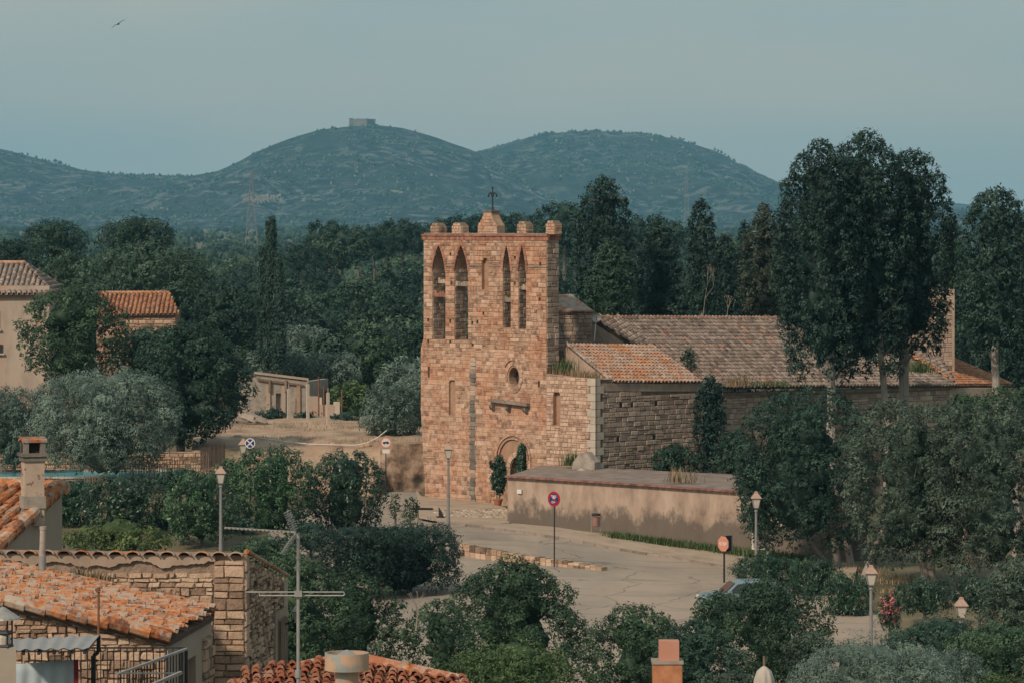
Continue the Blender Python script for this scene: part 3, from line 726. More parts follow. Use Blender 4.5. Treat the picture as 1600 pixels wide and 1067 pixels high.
# scrub on the mountain
N = 30000; r = np.random.default_rng(3)
sx = r.uniform(-1500, 1800, N); syy = r.uniform(4700, 7000, N); szz = mz(sx, syy)
vis = (szz > 6) & (fbm(sx/120, syy/120, 3, 77) > .40+.12*r.random(N))
sx, syy, szz = sx[vis], syy[vis], szz[vis]
iv = np.array([(1,0,0),(-1,0,0),(0,1,0),(0,-1,0),(0,0,1.2),(0,0,-.6)], float); jf = np.array([(0,2,4),(2,1,4),(1,3,4),(3,0,4),(2,0,5),(1,2,5),(3,1,5),(0,3,5)])
rs = r.uniform(1.2, 3.6, len(sx))
V = (iv[None]*rs[:, None, None]*r.uniform(.7, 1.3, (len(sx), 6, 1)))+np.stack([sx, syy, szz+rs*.4], -1)[:, None, :]
Q = (jf[None]+np.arange(len(sx))[:, None, None]*6).reshape(-1, 3)
so_ = link('scrub', mesh_np('scrub', V.reshape(-1, 3), [Q], np.repeat(r.random(len(sx)), 6), M['leaf_far'])); tag(so_, 'low dark scrub dotted over the mountain', kind='stuff')
# ---- castle ----------------------------------------------------------
cp = hit_mount(566, 197.5); cY = 6195.0; cc = at(566, 197.0, cY); cb = float(mz(np.array([cc.x]), np.array([cY]))[0])
cx0 = cc.x; ctop = at(566, 186.2, cY).z; cbz = cb-6
castle = thing('castle', (cx0, cY, cbz), 'small square ruined castle with corner towers on the mountain summit', 'castle')
ang = R(-24); hw = 13.6; cen = Vector((cx0-.5, cY+12, 0)); mb = MB()
def crt(a, b): return cen+Matrix.Rotation(ang, 3, 'Z')@Vector((a*hw, b*hw, 0))
cs = [crt(-1, -1), crt(1, -1), crt(1, 1), crt(-1, 1)]
M['castle'] = mat('castle_stone', [(.08,.075,.065),(.17,.15,.13),(.22,.19,.165)], .2, noise=1)
for i in range(4):
    a, b = cs[i], cs[(i+1) % 4]; mid = (a+b)/2
    w1 = MB(); w1.box((mid.x, mid.y, (cbz+ctop-1.2)/2), ((b-a).length, 1.6, ctop-1.2-cbz), rz=math.atan2((b-a).y, (b-a).x)); wo = w1.build('wall', M['castle'], castle)
    m2 = MB(); nmer = 9
    for k in range(nmer): p = a.lerp(b, (k+.5)/nmer); m2.box((p.x, p.y, ctop-.7), (1.7, 1.5, 1.3), rz=math.atan2((b-a).y, (b-a).x))
    m2.build('battlement', M['castle'], wo)
for i, c_ in enumerate(cs): 
    m2 = MB(); hgt = ctop+(1.2 if i == 3 or i == 0 else .3); m2.lathe((c_.x, c_.y, 0), [(3.4, cbz), (3.1, hgt-2), (3.3, hgt-1.8), (3.3, hgt)], 14); m2.build('corner_tower', M['castle'], castle)
# ---- pylons ----------------------------------------------------------
def pylon(px, yb, yt, wb, Y, label, nseg=9, th=.22):
    b = at(px, yb, Y); t = at(px, yt, Y); hb = wb/2/sy(Y); gzz = g1(b.x, Y)
    o = thing('electricity_pylon', (b.x, Y, gzz), label, 'pylon', 'electricity pylons')
    def wd(t_): return hb*(1-t_)**1.15*.92+hb*.10
    Hh = t.z-gzz; z = lambda t_: gzz+Hh*t_
    for sx_, sy_ in ((-1, -1), (1, -1), (1, 1), (-1, 1)):
        mb = MB()
        for k in range(nseg): mb.bar((b.x+sx_*wd(k/nseg), Y+sy_*wd(k/nseg), z(k/nseg)), (b.x+sx_*wd((k+1)/nseg), Y+sy_*wd((k+1)/nseg), z((k+1)/nseg)), th)
        mb.build('leg', M['metal'], o)
    mb = MB()
    for k in range(nseg):
        t0, t1 = k/nseg, (k+1)/nseg; c0 = [(-1, -1), (1, -1), (1, 1), (-1, 1)]
        for i in range(4):
            a0 = c0[i]; a1 = c0[(i+1) % 4]
            p = lambda c_, tt: (b.x+c_[0]*wd(tt), Y+c_[1]*wd(tt), z(tt))
            mb.bar(p(a0, t0), p(a1, t1), th*.6); mb.bar(p(a1, t0), p(a0, t1), th*.6); mb.bar(p(a0, t1), p(a1, t1), th*.6)
    mb.build('lattice', M['metal'], o)
    for tt, ln in ((.72, 2.0), (.84, 2.4), (.95, 1.6)):
        mb = MB(); mb.bar((b.x-hb*ln*.75, Y, z(tt)), (b.x+hb*ln*.75, Y, z(tt)), th*.9); mb.bar((b.x-hb*ln*.75, Y, z(tt)), (b.x, Y, z(tt)+hb*.5), th*.6); mb.bar((b.x+hb*ln*.75, Y, z(tt)), (b.x, Y, z(tt)+hb*.5), th*.6)
        mb.build('cross_arm', M['metal'], o)
pylon(393, 397, 268, 22, 1500, 'lattice electricity pylon behind the twin spire cypresses', th=.11)
pylon(1073, 340, 262, 11, 2400, 'distant lattice pylon standing above the cypresses behind the church', th=.11)
# ---- far woods -------------------------------------------------------
def far_wood(name, n, Yr, pxr, hr, label, seed, leafn=60, mt='leaf_far', zoff=0.0):
    r = np.random.default_rng(seed); Y = np.exp(r.uniform(math.log(Yr[0]), math.log(Yr[1]), n)); px = r.uniform(*pxr, n); x = (px-800)/F*Y
    z = gz(x, Y)+zoff; h = r.uniform(*hr, n); w_ = h*r.uniform(.45, .75, n)
    base = 1; lob = []
    for k in range(7): a = k*2.4; lob.append((math.cos(a)*.5*(k > 0), math.sin(a)*.5*(k > 0), .55+.12*math.sin(k*3), .5, .5, .36))
    V0, q0, t0, T0 = foliage(lob, leafn*5, .13, .07, seed, core=.86, cluster=3, shell=.3)
    Vs = V0[None]*np.stack([w_, w_, h], -1)[:, None, :]
    an = r.uniform(0, 6.28, n); ca, sa = np.cos(an)[:, None], np.sin(an)[:, None]
    xx = Vs[..., 0]*ca-Vs[..., 1]*sa; yy = Vs[..., 0]*sa+Vs[..., 1]*ca
    Vs = np.stack([xx+x[:, None], yy+Y[:, None], Vs[..., 2]+z[:, None]-h[:, None]*.12], -1)
    off = np.arange(n)[:, None, None]*len(V0)
    q = (q0[None]+off).reshape(-1, 4); t = (t0[None]+off).reshape(-1, 3)
    T = np.clip(T0[None]*.7+r.uniform(-.25, .5, n)[:, None], 0, 1)
    o = link(name, mesh_np('wood', Vs.reshape(-1, 3), [q, t], T.ravel(), M[mt])); tag(o, label, kind='stuff'); return o
far_wood('distant_wood', 1900, (820, 3200), (-100, 1700), (3.5, 7), 'distant evergreen wood fading into haze below the mountains', 5, 22)
far_wood('plain_trees', 420, (3000, 4700), (-100, 1700), (5, 9), 'far tree belts on the plain at the mountain foot', 6, 14)
# ---- haze ------------------------------------------------------------
mh = bpy.data.materials.new('pale_haze'); mh.use_nodes = True; t = mh.node_tree; t.nodes.clear()
ou = t.nodes.new('ShaderNodeOutputMaterial'); pv = t.nodes.new('ShaderNodeVolumePrincipled')
pv.inputs['Color'].default_value = (.29, .73, 1.0, 1); pv.inputs['Density'].default_value = 7.4e-5; pv.inputs['Anisotropy'].default_value = .0
t.links.new(pv.outputs[0], ou.inputs['Volume'])
mb = MB(); hx = float(max(xs.max(), -xs.min()))+60; mb.box((0, (ys.min()+ys.max())/2, 96.5), (2*hx, ys.max()-ys.min()+120, 209)); hz = mb.build('haze', mh); hz['kind'] = 'stuff'
# ================================================================== CHURCH
S = math.sqrt(.5)
FA = Frame((1.908, 212.0), (-S, S))          # west front; u grows to the left and away
FL = Frame((1.908, 212.0), (S, S))           # flank of the bell gable
def fp(px, py): return FA.px(px, py)
church = thing('church', (0, 215, -.3), 'old orange stone church with tall bell gable front and weathered tiled nave roof', 'church')
uL = fp(662, 500)[0]; uB = fp(657.5, 600)[0]; zt = fp(760, 368)[1]
TH = .96
facade_out = [(0, -.6), (fp(664, 778)[0], -.6), (fp(664, 778)[0], fp(664, 765)[1]), (uB, fp(657, 640)[1]), (uB, fp(657, 545)[1]), (uL, fp(662, 528)[1]), (uL, zt), (0, zt)]
def ap(x0, x1, yb, ysp, yt):
    a = fp(x0, yb); b = fp(x1, yb); uc = (a[0]+b[0])/2; w_ = abs(a[0]-b[0])
    return arch_pts(uc, w_, a[1], fp((x0+x1)/2, ysp)[1], fp((x0+x1)/2, yt)[1])
big = [ap(676, 696, 530, 424, 382.5), ap(710.5, 731.5, 531, 424, 382.5), ap(786, 798, 512, 424, 383), ap(810.5, 822, 514, 424, 383)]
oc_c = fp(803, 589); 
ocw = [(oc_c[0]+.40*math.cos(a*math.pi/8), oc_c[1]+.56*math.sin(a*math.pi/8)) for a in range(16)]
dc = fp(811, 728); rc = fp(803, 717); dw = .64
door_h = arch_pts(dc[0], 2*dw, -.5, dc[1]-.1, dc[1]+.72)
holes = big
nich = [(ap(753, 763.5, 453, 408, 403.5), .2), (ap(701.5, 711.5, 648, 599, 592.5), .12), (ocw, .6), (door_h, .62)]
put = [(669.5,399),(704,398),(749,393),(804.5,403),(844,413),(668.5,439),(705.5,443),(804.5,443),(843,468),(669,500),(703.5,502),(755.5,490),(738,505),(746,503),(669,533),(703.5,535),(738.5,538),(739,575),(670,581),(742,590),(842,600)]
pn = []
for i, (a, b) in enumerate(put):
    u, v = fp(a, b); q = .075 if i not in (2,) else .09; hh = .10 if i < 17 else .17
    if i in (17, 18): hh = .30
    pn.append((rect_pts(u-q, v-hh, u+q, v+hh), .35))
wall = slab_holes(FA, facade_out, holes, TH, 'front_wall', M['mortar'], church, niches=nich+pn)
hp = holes+[q[0] for q in nich+pn]
# dark back panels, shade of the put-log holes put into their colour
for q, d in pn: mb = MB(); mb.poly([FA.p(a, b, -.3) for a, b in q]); mb.build('putlog_shade_panel', M['void'], church)
rg = random.Random(21); ST = []
zs = fp(760, 416)[1]
ring = [(rc[0]+1.36*math.cos(a*math.pi/12), rc[1]+1.36*math.sin(a*math.pi/12)) for a in range(0, 13)]
ring = [(rc[0]+1.36, -.6)]+ring+[(rc[0]-1.36, -.6)]
ocr = [(oc_c[0]+.66*math.cos(a*math.pi/10), oc_c[1]+.88*math.sin(a*math.pi/10)) for a in range(20)]
block = [ring, ocr]+[h for h in holes]+[q[0] for q in nich[:2]]+[q[0] for q in pn]
ST += lay_stones(FA, [facade_out]+block, -.3, fp(760, 545)[1], (.20, .29), (.24, .56), .014, (.006, .028), rg, .05, .02)
ST += lay_stones(FA, [facade_out]+block, fp(760, 545)[1], zs-.08, (.17, .29), (.2, .48), .024, (.01, .045), rg, .09, .06)
ST += lay_stones(FA, [facade_out]+block, zs+.10, zt-.28, (.17, .30), (.2, .46), .026, (.01, .045), rg, .1, .07)
emit_stones(ST, wall, M['stone'], 300)
# flank of the bell gable
flw = FL.px(873, 500)[0]
flo = rect_pts(0, -.3, TH, zt)
RS = lay_stones(FL, [rect_pts(0.0, fp(854, 590)[1], TH, zt-.28)], 3, zt-.25, (.24, .36), (.28, .5), .03, (.02, .06), rg, .07, .02)
mb = MB()
for fr, u, v, w_, h_, d, r_ in RS:
    vs, f = stone_unit(len(mb.v), None, .07); m = fr.mat(u, v, 0, w_, h_, d, r_); mb.add([m@Vector(q) for q in vs], f, rg.random())
# reveals of the four tall openings: brick-like courses on the left jamb and arch soffit
for hpoly in big:
    um = max(p[0] for p in hpoly); v0 = min(p[1] for p in hpoly); v1 = max(p[1] for p in hpoly)
    fj = Frame((FA.p(um, 0).x, FA.p(um, 0).y), (S, S)); v = v0
    while v < v1-1.0:
        h_ = rg.uniform(.15, .24); u = .04
        while u < TH-.08:
            w_ = min(rg.uniform(.22, .42), TH-.04-u)
            vs, f = stone_unit(len(mb.v), None, .06); m = fj.mat(u+w_/2, v+h_/2, 0, w_-.025, h_-.025, rg.uniform(.01, .04)); mb.add([m@Vector(q) for q in vs], f, rg.random()); u += w_
        v += h_
mb.build('side_masonry', M['stone_grey'], church, kind='stuff')
# brick voussoirs round the tall arches
for hpoly, xr in zip(big, ((676, 696), (710.5, 731.5), (786, 798), (810.5, 822))):
    ua = (min(p[0] for p in hpoly)+max(p[0] for p in hpoly))/2
    top = [p for p in hpoly if p[1] > fp(760, 426)[1]]; top.sort(key=lambda p: math.atan2(p[1]-fp(760, 426)[1], p[0]-ua))
    mb = MB()
    for (a, b), (c, d) in zip(top[:-1], top[1:]):
        ln = math.hypot(c-a, d-b); nn = max(1, round(ln/.14))
        for k in range(nn):
            t0, t1 = (k+.06)/nn, (k+.94)/nn
            p0 = (a+(c-a)*t0, b+(d-b)*t0); p1 = (a+(c-a)*t1, b+(d-b)*t1)
            ox, oy = (d-b)/ln, -(c-a)/ln; hh = .16
            mb.prism([FA.p(p0[0], p0[1], .055), FA.p(p1[0], p1[1], .055), FA.p(p1[0]+ox*hh, p1[1]+oy*hh, .055), FA.p(p0[0]+ox*hh, p0[1]+oy*hh, .055)], -FA.n*.12, rg.random())
    mb.build('arch_bricks', M['brick_red'], church)
# broken cross walls inside the tall openings
for i, (xa, xb, y0, y1, d) in enumerate([(677, 696, 456, 464, .25), (711, 731, 440, 447, .2), (678, 696, 436, 443, .5), (786, 798, 464, 472, .3), (811, 822, 446, 453, .35)]):
    a = fp(xa, y1); b = fp(xb, y0); mb = MB()
    for k in range(5):
        uu = a[0]+(b[0]-a[0])*(k+.5)/5; hh = (b[1]-a[1])*rg.uniform(.7, 1.2)
        mb.box(FA.p(uu, a[1]+hh/2, -d), (abs(b[0]-a[0])/5-.02, .35, hh), rz=R(135), tint=rg.random())
    mb.build('cross_wall', M['brick_red'] if i in (0,) else M['stone_grey'], church)
# string course and cornice
def band(v0, v1, out, name, mt, u0=-.12, u1=None, seg=.45, flank=True):
    u1 = u1 or uL+.12; mb = MB()
    n = int((u1-u0)/seg)
    for k in range(n):
        a = u0+(u1-u0)*k/n; b = u0+(u1-u0)*(k+.965)/n; o_ = out*rg.uniform(.85, 1.1)
        mb.prism([FA.p(a, v0, o_), FA.p(b, v0, o_), FA.p(b, v1, o_), FA.p(a, v1, o_)], -FA.n*(out+.10), rg.random())
    if flank:
        n = max(2, int((TH+.2)/seg))
        for k in range(n):
            a = -.0+(TH+.1)*k/n; b = (TH+.1)*(k+.965)/n
            mb.prism([FL.p(a, v0, out), FL.p(b, v0, out), FL.p(b, v1, out), FL.p(a, v1, out)], -FL.n*(out+.1), rg.random())
    mb.build(name, mt, church)
def split_band(v0, v1, out, name, mt, seg, cut):
    # interrupted by the openings
    edges = [-.06]
    for hh in cut: edges += [min(p[0] for p in hh)-.02, max(p[0] for p in hh)+.02]
    edges.append(uL+.06); edges.sort()
    mb = MB()
    for a, b in zip(edges[::2], edges[1::2]):
        n = max(1, int((b-a)/seg))
        for k in range(n):
            x0 = a+(b-a)*k/n; x1 = a+(b-a)*(k+.97)/n
            mb.prism([FA.p(x0, v0, out), FA.p(x1, v0, out), FA.p(x1, v1, out), FA.p(x0, v1, out)], -FA.n*(out+.1), rg.random())
    mb.prism([FL.p(0, v0, out), FL.p(TH, v0, out), FL.p(TH, v1, out), FL.p(0, v1, out)], -FL.n*(out+.1), .5)
    mb.build(name, mt, church)
split_band(zs-.045, zs+.03, .045, 'string_course', M['stone_dark'], .5, big+[nich[0][0]])
band(zt-.27, zt-.06, .05, 'brick_cornice', M['brick_red'], seg=.13)
band(zt-.05, zt+.05, .11, 'cornice_slab', M['brick_red'], u0=-.1, seg=.42)
# wall-top capping
mb = MB(); mb.prism([FA.p(-.02, zt+.03, -.02), FA.p(uL, zt+.03, -.02), FA.p(uL, zt+.03, -TH), FA.p(-.02, zt+.03, -TH)], Vector((0, 0, .09))); mb.build('wall_top', M['slab'], church)
# merlons with gabled tops
def merlon(x0, x1, ytop, ybase):
    a = fp(x0, ybase); b = fp(x1, ybase); ua, ub = max(a[0], b[0]), min(a[0], b[0]); w_ = (ua-ub)*.74; u0, u1 = ub+(ua-ub)*.06, ub+(ua-ub)*.06+w_
    v0 = zt+.06; v1 = fp((x0+x1)/2, ytop)[1]; vm = v1-.20; dd = .10; D = .55; um = (u0+u1)/2
    prof = [(u0, v0), (u1, v0), (u1, vm), (um+.12, v1), (um-.12, v1), (u0, vm)]
    mb = MB(); mb.prism([FA.p(p[0], p[1], -dd) for p in prof], -FA.n*D); o = mb.build('merlon', M['mortar_dark'], church)
    s_ = lay_stones(FA, [prof], v0, v1, (.13, .2), (.16, .3), .02, (.01, .03), rg, .08)
    f2 = Frame((FA.p(u0, 0, -dd).x, FA.p(u0, 0, -dd).y), (S, S))
    s2 = lay_stones(f2, [rect_pts(0.02, v0, D, vm)], v0, vm, (.13, .2), (.16, .3), .02, (.01, .03), rg, .08)
    mb = MB()
    for fr, u, v, ww, h_, d, r_ in s_:
        vs, f = stone_unit(len(mb.v), None, .08); m = fr.mat(u, v, -dd, ww, h_, d, r_); mb.add([m@Vector(q) for q in vs], f, rg.random())
    for fr, u, v, ww, h_, d, r_ in s2:
        vs, f = stone_unit(len(mb.v), None, .08); m = fr.mat(u, v, 0, ww, h_, d, r_); mb.add([m@Vector(q) for q in vs], f, rg.random())
    mb.build('merlon_stones', M['stone'], o, kind='stuff')
for q in [(667, 686, 348.5, 368), (700, 720.5, 348, 368), (802, 821.5, 346, 366), (847, 866, 345, 365)]: merlon(*q)
# central pinnacle with concave flanks
u0, u1 = fp(775, 360)[0], fp(745, 360)[0]; um = (u0+u1)/2; v0 = zt+.06; v1 = fp(763, 331)[1]; D = .62
hf = v1-v0; hw_ = (u1-u0)/2
prof = [(um-hw_, v0), (um+hw_, v0), (um+hw_, v0+hf*.38), (um+hw_*.80, v0+hf*.52), (um+hw_*.58, v0+hf*.68), (um+hw_*.42, v0+hf*.86), (um+hw_*.36, v1), (um-hw_*.36, v1), (um-hw_*.42, v0+hf*.86), (um-hw_*.58, v0+hf*.68), (um-hw_*.80, v0+hf*.52), (um-hw_, v0+hf*.38)]
mb = MB(); mb.prism([FA.p(p[0], p[1], -.08) for p in prof], -FA.n*D); pin = mb.build('pinnacle', M['mortar'], church)
mb = MB()
for fr, u, v, ww, h_, d, r_ in lay_stones(FA, [prof], v0, v1-.06, (.13, .22), (.16, .34), .02, (.012, .035), rg, .08):
    vs, f = stone_unit(len(mb.v), None, .08); m = fr.mat(u, v, -.08, ww, h_, d, r_); mb.add([m@Vector(q) for q in vs], f, rg.random())
mb.build('pinnacle_stones', M['stone'], pin, kind='stuff')
mb = MB(); mb.box(FA.p(um, v1+.03, -.08-D/2), (hw_*.95, D+.1, .07), rz=R(135)); mb.build('pinnacle_cap', M['slab'], pin)
# weathered ledges on the flanks
# wrought iron cross
cpos = FA.p(um-.1, 0, -.08-D/2); zc0 = v1+.05; zc1 = at(764, 293, cpos.y).z; hh = zc1-zc0
cross = thing('iron_cross', (cpos.x, cpos.y, zc0), 'black wrought iron cross with curled tips on top of the bell gable', 'cross')
mb = MB(); mb.cyl((cpos.x, cpos.y, zc0), (cpos.x, cpos.y, zc1), .045, .03, 8); mb.cyl((cpos.x, cpos.y, zc0), (cpos.x, cpos.y, zc0+.22), .09, .05, 8); mb.lathe((cpos.x, cpos.y, zc1-.1), [(.03, 0), (.075, .06), (.0, .14)], 8); mb.build('shaft', M['metal_d'], cross)
ux = FA.u; ux = Vector((.92, -.38, 0)); za = zc0+hh*.68
for sg in (-1, 1):
    mb = MB(); P_ = [cpos+Vector((0, 0, za+.05)), cpos+ux*sg*.12+Vector((0, 0, za+.12)), cpos+ux*sg*.22+Vector((0, 0, za+.04)), cpos+ux*sg*.26+Vector((0, 0, za-.08)), cpos+ux*sg*.22+Vector((0, 0, za-.14))]
    P_ = [Vector((p.x, p.y, p.z-cpos.z)) for p in P_]
    mb.tube(P_, .032, 6, .04); mb.lathe(P_[-2], [(.0, -.06), (.06, 0), (0, .06)], 8); mb.tube([Vector((cpos.x, cpos.y, za-.22)), P_[1]], .022, 6); mb.build('arm', M['metal_d'], cross)
# oculus rings
mb = MB()
def ring_stones(mb, uc, vc, r0, r1, k0, k1, n, d, th=.2, ky=1.0, full=True, a0=0, a1=2*math.pi):
    for k in range(n):
        A0 = a0+(a1-a0)*(k+.04)/n; A1 = a0+(a1-a0)*(k+.96)/n
        f = lambda rr_, kk, A: FA.p(uc+rr_*math.cos(A), vc+rr_*kk*math.sin(A), d)
        mb.prism([f(r0, k0, A0), f(r1, k1, A0), f(r1, k1, (A0+A1)/2), f(r1, k1, A1), f(r0, k0, A1), f(r0, k0, (A0+A1)/2)], -FA.n*th, rg.random())
ring_stones(mb, oc_c[0], oc_c[1], .50, .68, 1.32, 1.30, 16, .05, .25); mb.build('oculus_ring', M['stone'], church)
mb = MB(); ring_stones(mb, oc_c[0], oc_c[1], .40, .49, 1.38, 1.34, 16, -.06, .25); mb.build('oculus_inner_ring', M['stone'], church)
mb = MB(); mb.poly([FA.p(a, b, -.55) for a, b in ocw]); gl = mb.build('oculus_glass', M['win'], church)
# hood above the oculus
mb = MB(); ring_stones(mb, oc_c[0]+.05, oc_c[1], .72, .86, 1.30, 1.32, 9, .09, .2, a0=R(35), a1=R(165)); mb.build('hood_mould', M['stone'], church)
# console slab with corbels
a = fp(768, 627); b = fp(829, 627); mb = MB(); mb.prism([FA.p(b[0], a[1]-.15, .32), FA.p(a[0], a[1]+.02, .32), FA.p(a[0], a[1]+.16, .32), FA.p(b[0], a[1]+.02, .32)], -FA.n*.36); mb.build('stone_shelf', M['slab'], church)
for q in (772, 797, 824):
    u, v = fp(q, 636+(q-772)*.09); mb = MB(); mb.prism([FA.p(u-.1, v+.12, .28), FA.p(u+.1, v+.12, .28), FA.p(u+.1, v-.02, .28), FA.p(u+.1, v-.16, .12), FA.p(u-.1, v-.16, .12), FA.p(u-.1, v-.02, .28)], -FA.n*.3); mb.build('corbel', M['stone_dark'], church)
# vertical toothing scar of rough grey stones
v = 0.0; k = 0; uc = fp(739, 700)[0]
L2 = []
while v < fp(739, 560)[1]:
    h_ = rg.uniform(.16, .3); wv = rg.uniform(.34, .52); L2.append((FA, uc+rg.uniform(-.06, .06)+.012*k*0, v+h_/2, wv, h_-.01, rg.uniform(.03, .09), rg.uniform(-.06, .06))); v += h_
for s_ in L2:
    place('toothing_stone', unit_mesh(M['stone_dark'] if rg.random() < .72 else M['stone_grey'], rg.randrange(5), .13), wall, s_[0].mat(s_[1], s_[2], 0, s_[3], s_[4], s_[5], s_[6]))
# stepped footing at the base
mb = MB(); mb.prism([FA.p(.5, -.5, .18), FA.p(uB, -.5, .10), FA.p(uB, .12, .10), FA.p(.5, -.02, .18)], -FA.n*.3); mb.build('footing', M['stone_grey'], church)
# doorway: stepped archivolts, plain voussoirs, leaf door
def archi(r0, r1, d, name, mt, n=13, th=.3, dc=(rc[0], rc[1]+.1)):
    mb = MB(); ring_stones(mb, dc[0], dc[1]-.1, r0, r1, 1, 1, n, d, th, a0=0, a1=math.pi)
    for sg in (-1, 1):
        z = -.45
        while z < dc[1]-.1-.05:
            h_ = min(.42, dc[1]-.1-z); mb.prism([FA.p(dc[0]+sg*r0, z, d), FA.p(dc[0]+sg*r1, z, d), FA.p(dc[0]+sg*r1, z+h_-.015, d), FA.p(dc[0]+sg*r0, z+h_-.015, d)], -FA.n*th, rg.random()); z += h_
    mb.build(name, mt, church)
archi(1.30, 1.38, .10, 'archivolt', M['stone']); archi(1.205, 1.275, .03, 'archivolt', M['stone_grey']); archi(1.11, 1.18, .10, 'archivolt', M['stone']); archi(1.06, 1.11, .0, 'archivolt', M['stone_grey']); archi(.64, .92, .07, 'door_surround', M['stone_pale'], 9, dc=dc)
mb = MB(); dp = arch_pts(dc[0], 2*dw, -.5, dc[1]-.1, dc[1]+.72); mb.prism([FA.p(a, b, -.42) for a, b in dp], -FA.n*.06); door = mb.build('door', M['door'], church)
for k in range(9):
    x0 = dc[0]-dw+k*2*dw/9; xm = x0+dw/9; hgt = dc[1]-.1+math.sqrt(max(0, dw*dw-(xm-dc[0])**2))*.9
    mb = MB(); mb.prism([FA.p(x0+.012, -.3, -.385), FA.p(x0+2*dw/9-.012, -.3, -.385), FA.p(x0+2*dw/9-.012, hgt, -.385), FA.p(x0+.012, hgt, -.385)], -FA.n*.03); mb.build('plank', M['door'], door)
# swallow on the wall near the oculus is built with the birds
# ---- low right part of the front and its side wall
PA = Frame((1.908, 212.0), (S, -S)); pu = PA.px(930, 650)[0]
po = [(0, -.6), (pu, -.6), (pu, PA.px(930, 592)[1]), (0, PA.px(855, 584)[1])]
slit = arch_pts((PA.px(864.5, 640)[0]+PA.px(875.5, 640)[0])/2, abs(PA.px(864.5, 640)[0]-PA.px(875.5, 640)[0]), PA.px(870, 664)[1], PA.px(870, 618)[1], PA.px(870, 611)[1])
w2 = slab_holes(PA, po, [], .5, 'side_front_wall', M['mortar'], church, niches=[(slit, .25)])
S2 = lay_stones(PA, [po, slit], 0, PA.px(855, 584)[1], (.17, .27), (.22, .42), .026, (.012, .045), rg, .07, .03)
emit_stones(S2, w2, M['stone_pale'] if 'stone_pale' in M else M['stone'], 150)
c0 = PA.p(pu, 0); FS = Frame((c0.x, c0.y), (S, S)); su = FS.px(1098, 640)[0]
so2 = [(0, -.6), (su, -.6), (su, FS.px(1098, 597)[1]), (0, PA.px(930, 592)[1])]
w3 = slab_holes(FS, so2, [], .5, 'side_wall', M['mortar_dark'], church)
q3 = [FS.px(a, b) for a, b in ((970, 633), (987, 634), (1025, 630), (965, 686), (1022, 683))]
ph = [rect_pts(u-.1, v-.13, u+.1, v+.13) for u, v in q3]
S3 = lay_stones(FS, [[(.55, 0), (su, 0), (su, FS.px(1098, 612)[1]), (.55, FS.px(945, 612)[1]-.1)]]+ph, 1.2, 7.2, (.22, .32), (.3, .6), .03, (.02, .06), rg, .08, .03)
emit_stones(S3, w3, M['stone_grey'], 300)
for p in ph: mb = MB(); mb.prism([FS.p(a, b, .012) for a, b in p], -FS.n*.3); mb.build('putlog_shade_panel', M['void'], church)  # dark blocks flush with the wall, hole shade put into their colour
mb = MB(); tops = [(.02, FS.px(945, 610)[1]), (su, FS.px(1098, 611)[1]), (su, FS.px(1098, 598)[1]), (.02, FS.px(945, 598)[1]+.0)]
mb.prism([FS.p(a, b, .045) for a, b in tops], -FS.n*.1); mb.build('plaster_band', M['plaster'], church)
# pale quoins, alternately long and short on both faces
v = 1.8; k = 0
while v < 6.9:
    h_ = .42; lg = k % 2
    ws = .62 if lg else .34; wf = .30 if lg else .52
    mb = MB(); mb.prism([FS.p(-.0, v, .07), FS.p(ws, v, .07), FS.p(ws, v+h_-.02, .07), FS.p(-.0, v+h_-.02, .07)], -FS.n*.16); mb.prism([PA.p(pu-wf, v, .07), PA.p(pu+.07, v, .07), PA.p(pu+.07, v+h_-.02, .07), PA.p(pu-wf, v+h_-.02, .07)], -PA.n*.16, .4)
    mb.build('quoin', M['quoin'], church); v += h_; k += 1
# lean-to roof
A_, B_, C_, D_ = at(886, 537, 213.1), at(1020, 542, 218.0), at(1099, 595.5, 215.35), at(959, 597.5, 210.35)
tile_roof(church, [D_, C_, B_, A_], ((A_-D_)+(B_-C_)), .29, .36, M['tile_mix'], 300, rg, name='roof_tile')
# plastered gable under the verge of the lean-to roof
gfr = Frame((D_.x-.1, D_.y+.15), ((A_-D_).x, (A_-D_).y)); gl_ = (Vector((A_.x, A_.y, 0))-Vector((D_.x, D_.y, 0))).length
mb = MB(); mb.prism([gfr.p(0, D_.z-.1), gfr.p(gl_, A_.z-.1), gfr.p(gl_, 6.6), gfr.p(0, 6.6)], -gfr.n*.4); mb.build('gable_wall', M['plaster'], church)
# verge tiles (lichened orange)
mb = MB()
for k in range(12):
    t = k/12; p = D_.lerp(A_, t); q = D_.lerp(A_, t+.09); mb.cyl(p+Vector((-.03, 0, .02)), q+Vector((-.03, 0, .05)), .10, .09, 8, rg.random())
mb.build('verge_tiles', M['tile_old'], church)
# ledge on top of the low front with rubble
mb = MB(); mb.prism([PA.p(0, PA.px(855, 585)[1], -.02), PA.p(pu, PA.px(930, 593)[1], -.02), PA.p(pu, PA.px(930, 593)[1], -1.6), PA.p(0, PA.px(855, 585)[1], -1.6)], Vector((0, 0, -.2))); mb.build('wall_ledge', M['dirt'], church)
# ---- nave
NB = Vector((9.13, 216.9, 0)); FN = Frame((NB.x, NB.y), (S, S)); nu0 = -1.0; nu1 = FN.px(1484, 620)[0]
zE = FN.px(1128, 609)[1]; zE2 = FN.px(1483, 603)[1]
E1 = FN.p(FN.px(1128, 640)[0]-2.6, zE+.02, .35); E2 = FN.p(FN.px(1305, 640)[0], FN.px(1305, 603)[1], .35)
R1_ = at(928, 498, 220.3); R2_ = at(1216, 500, 231.6)
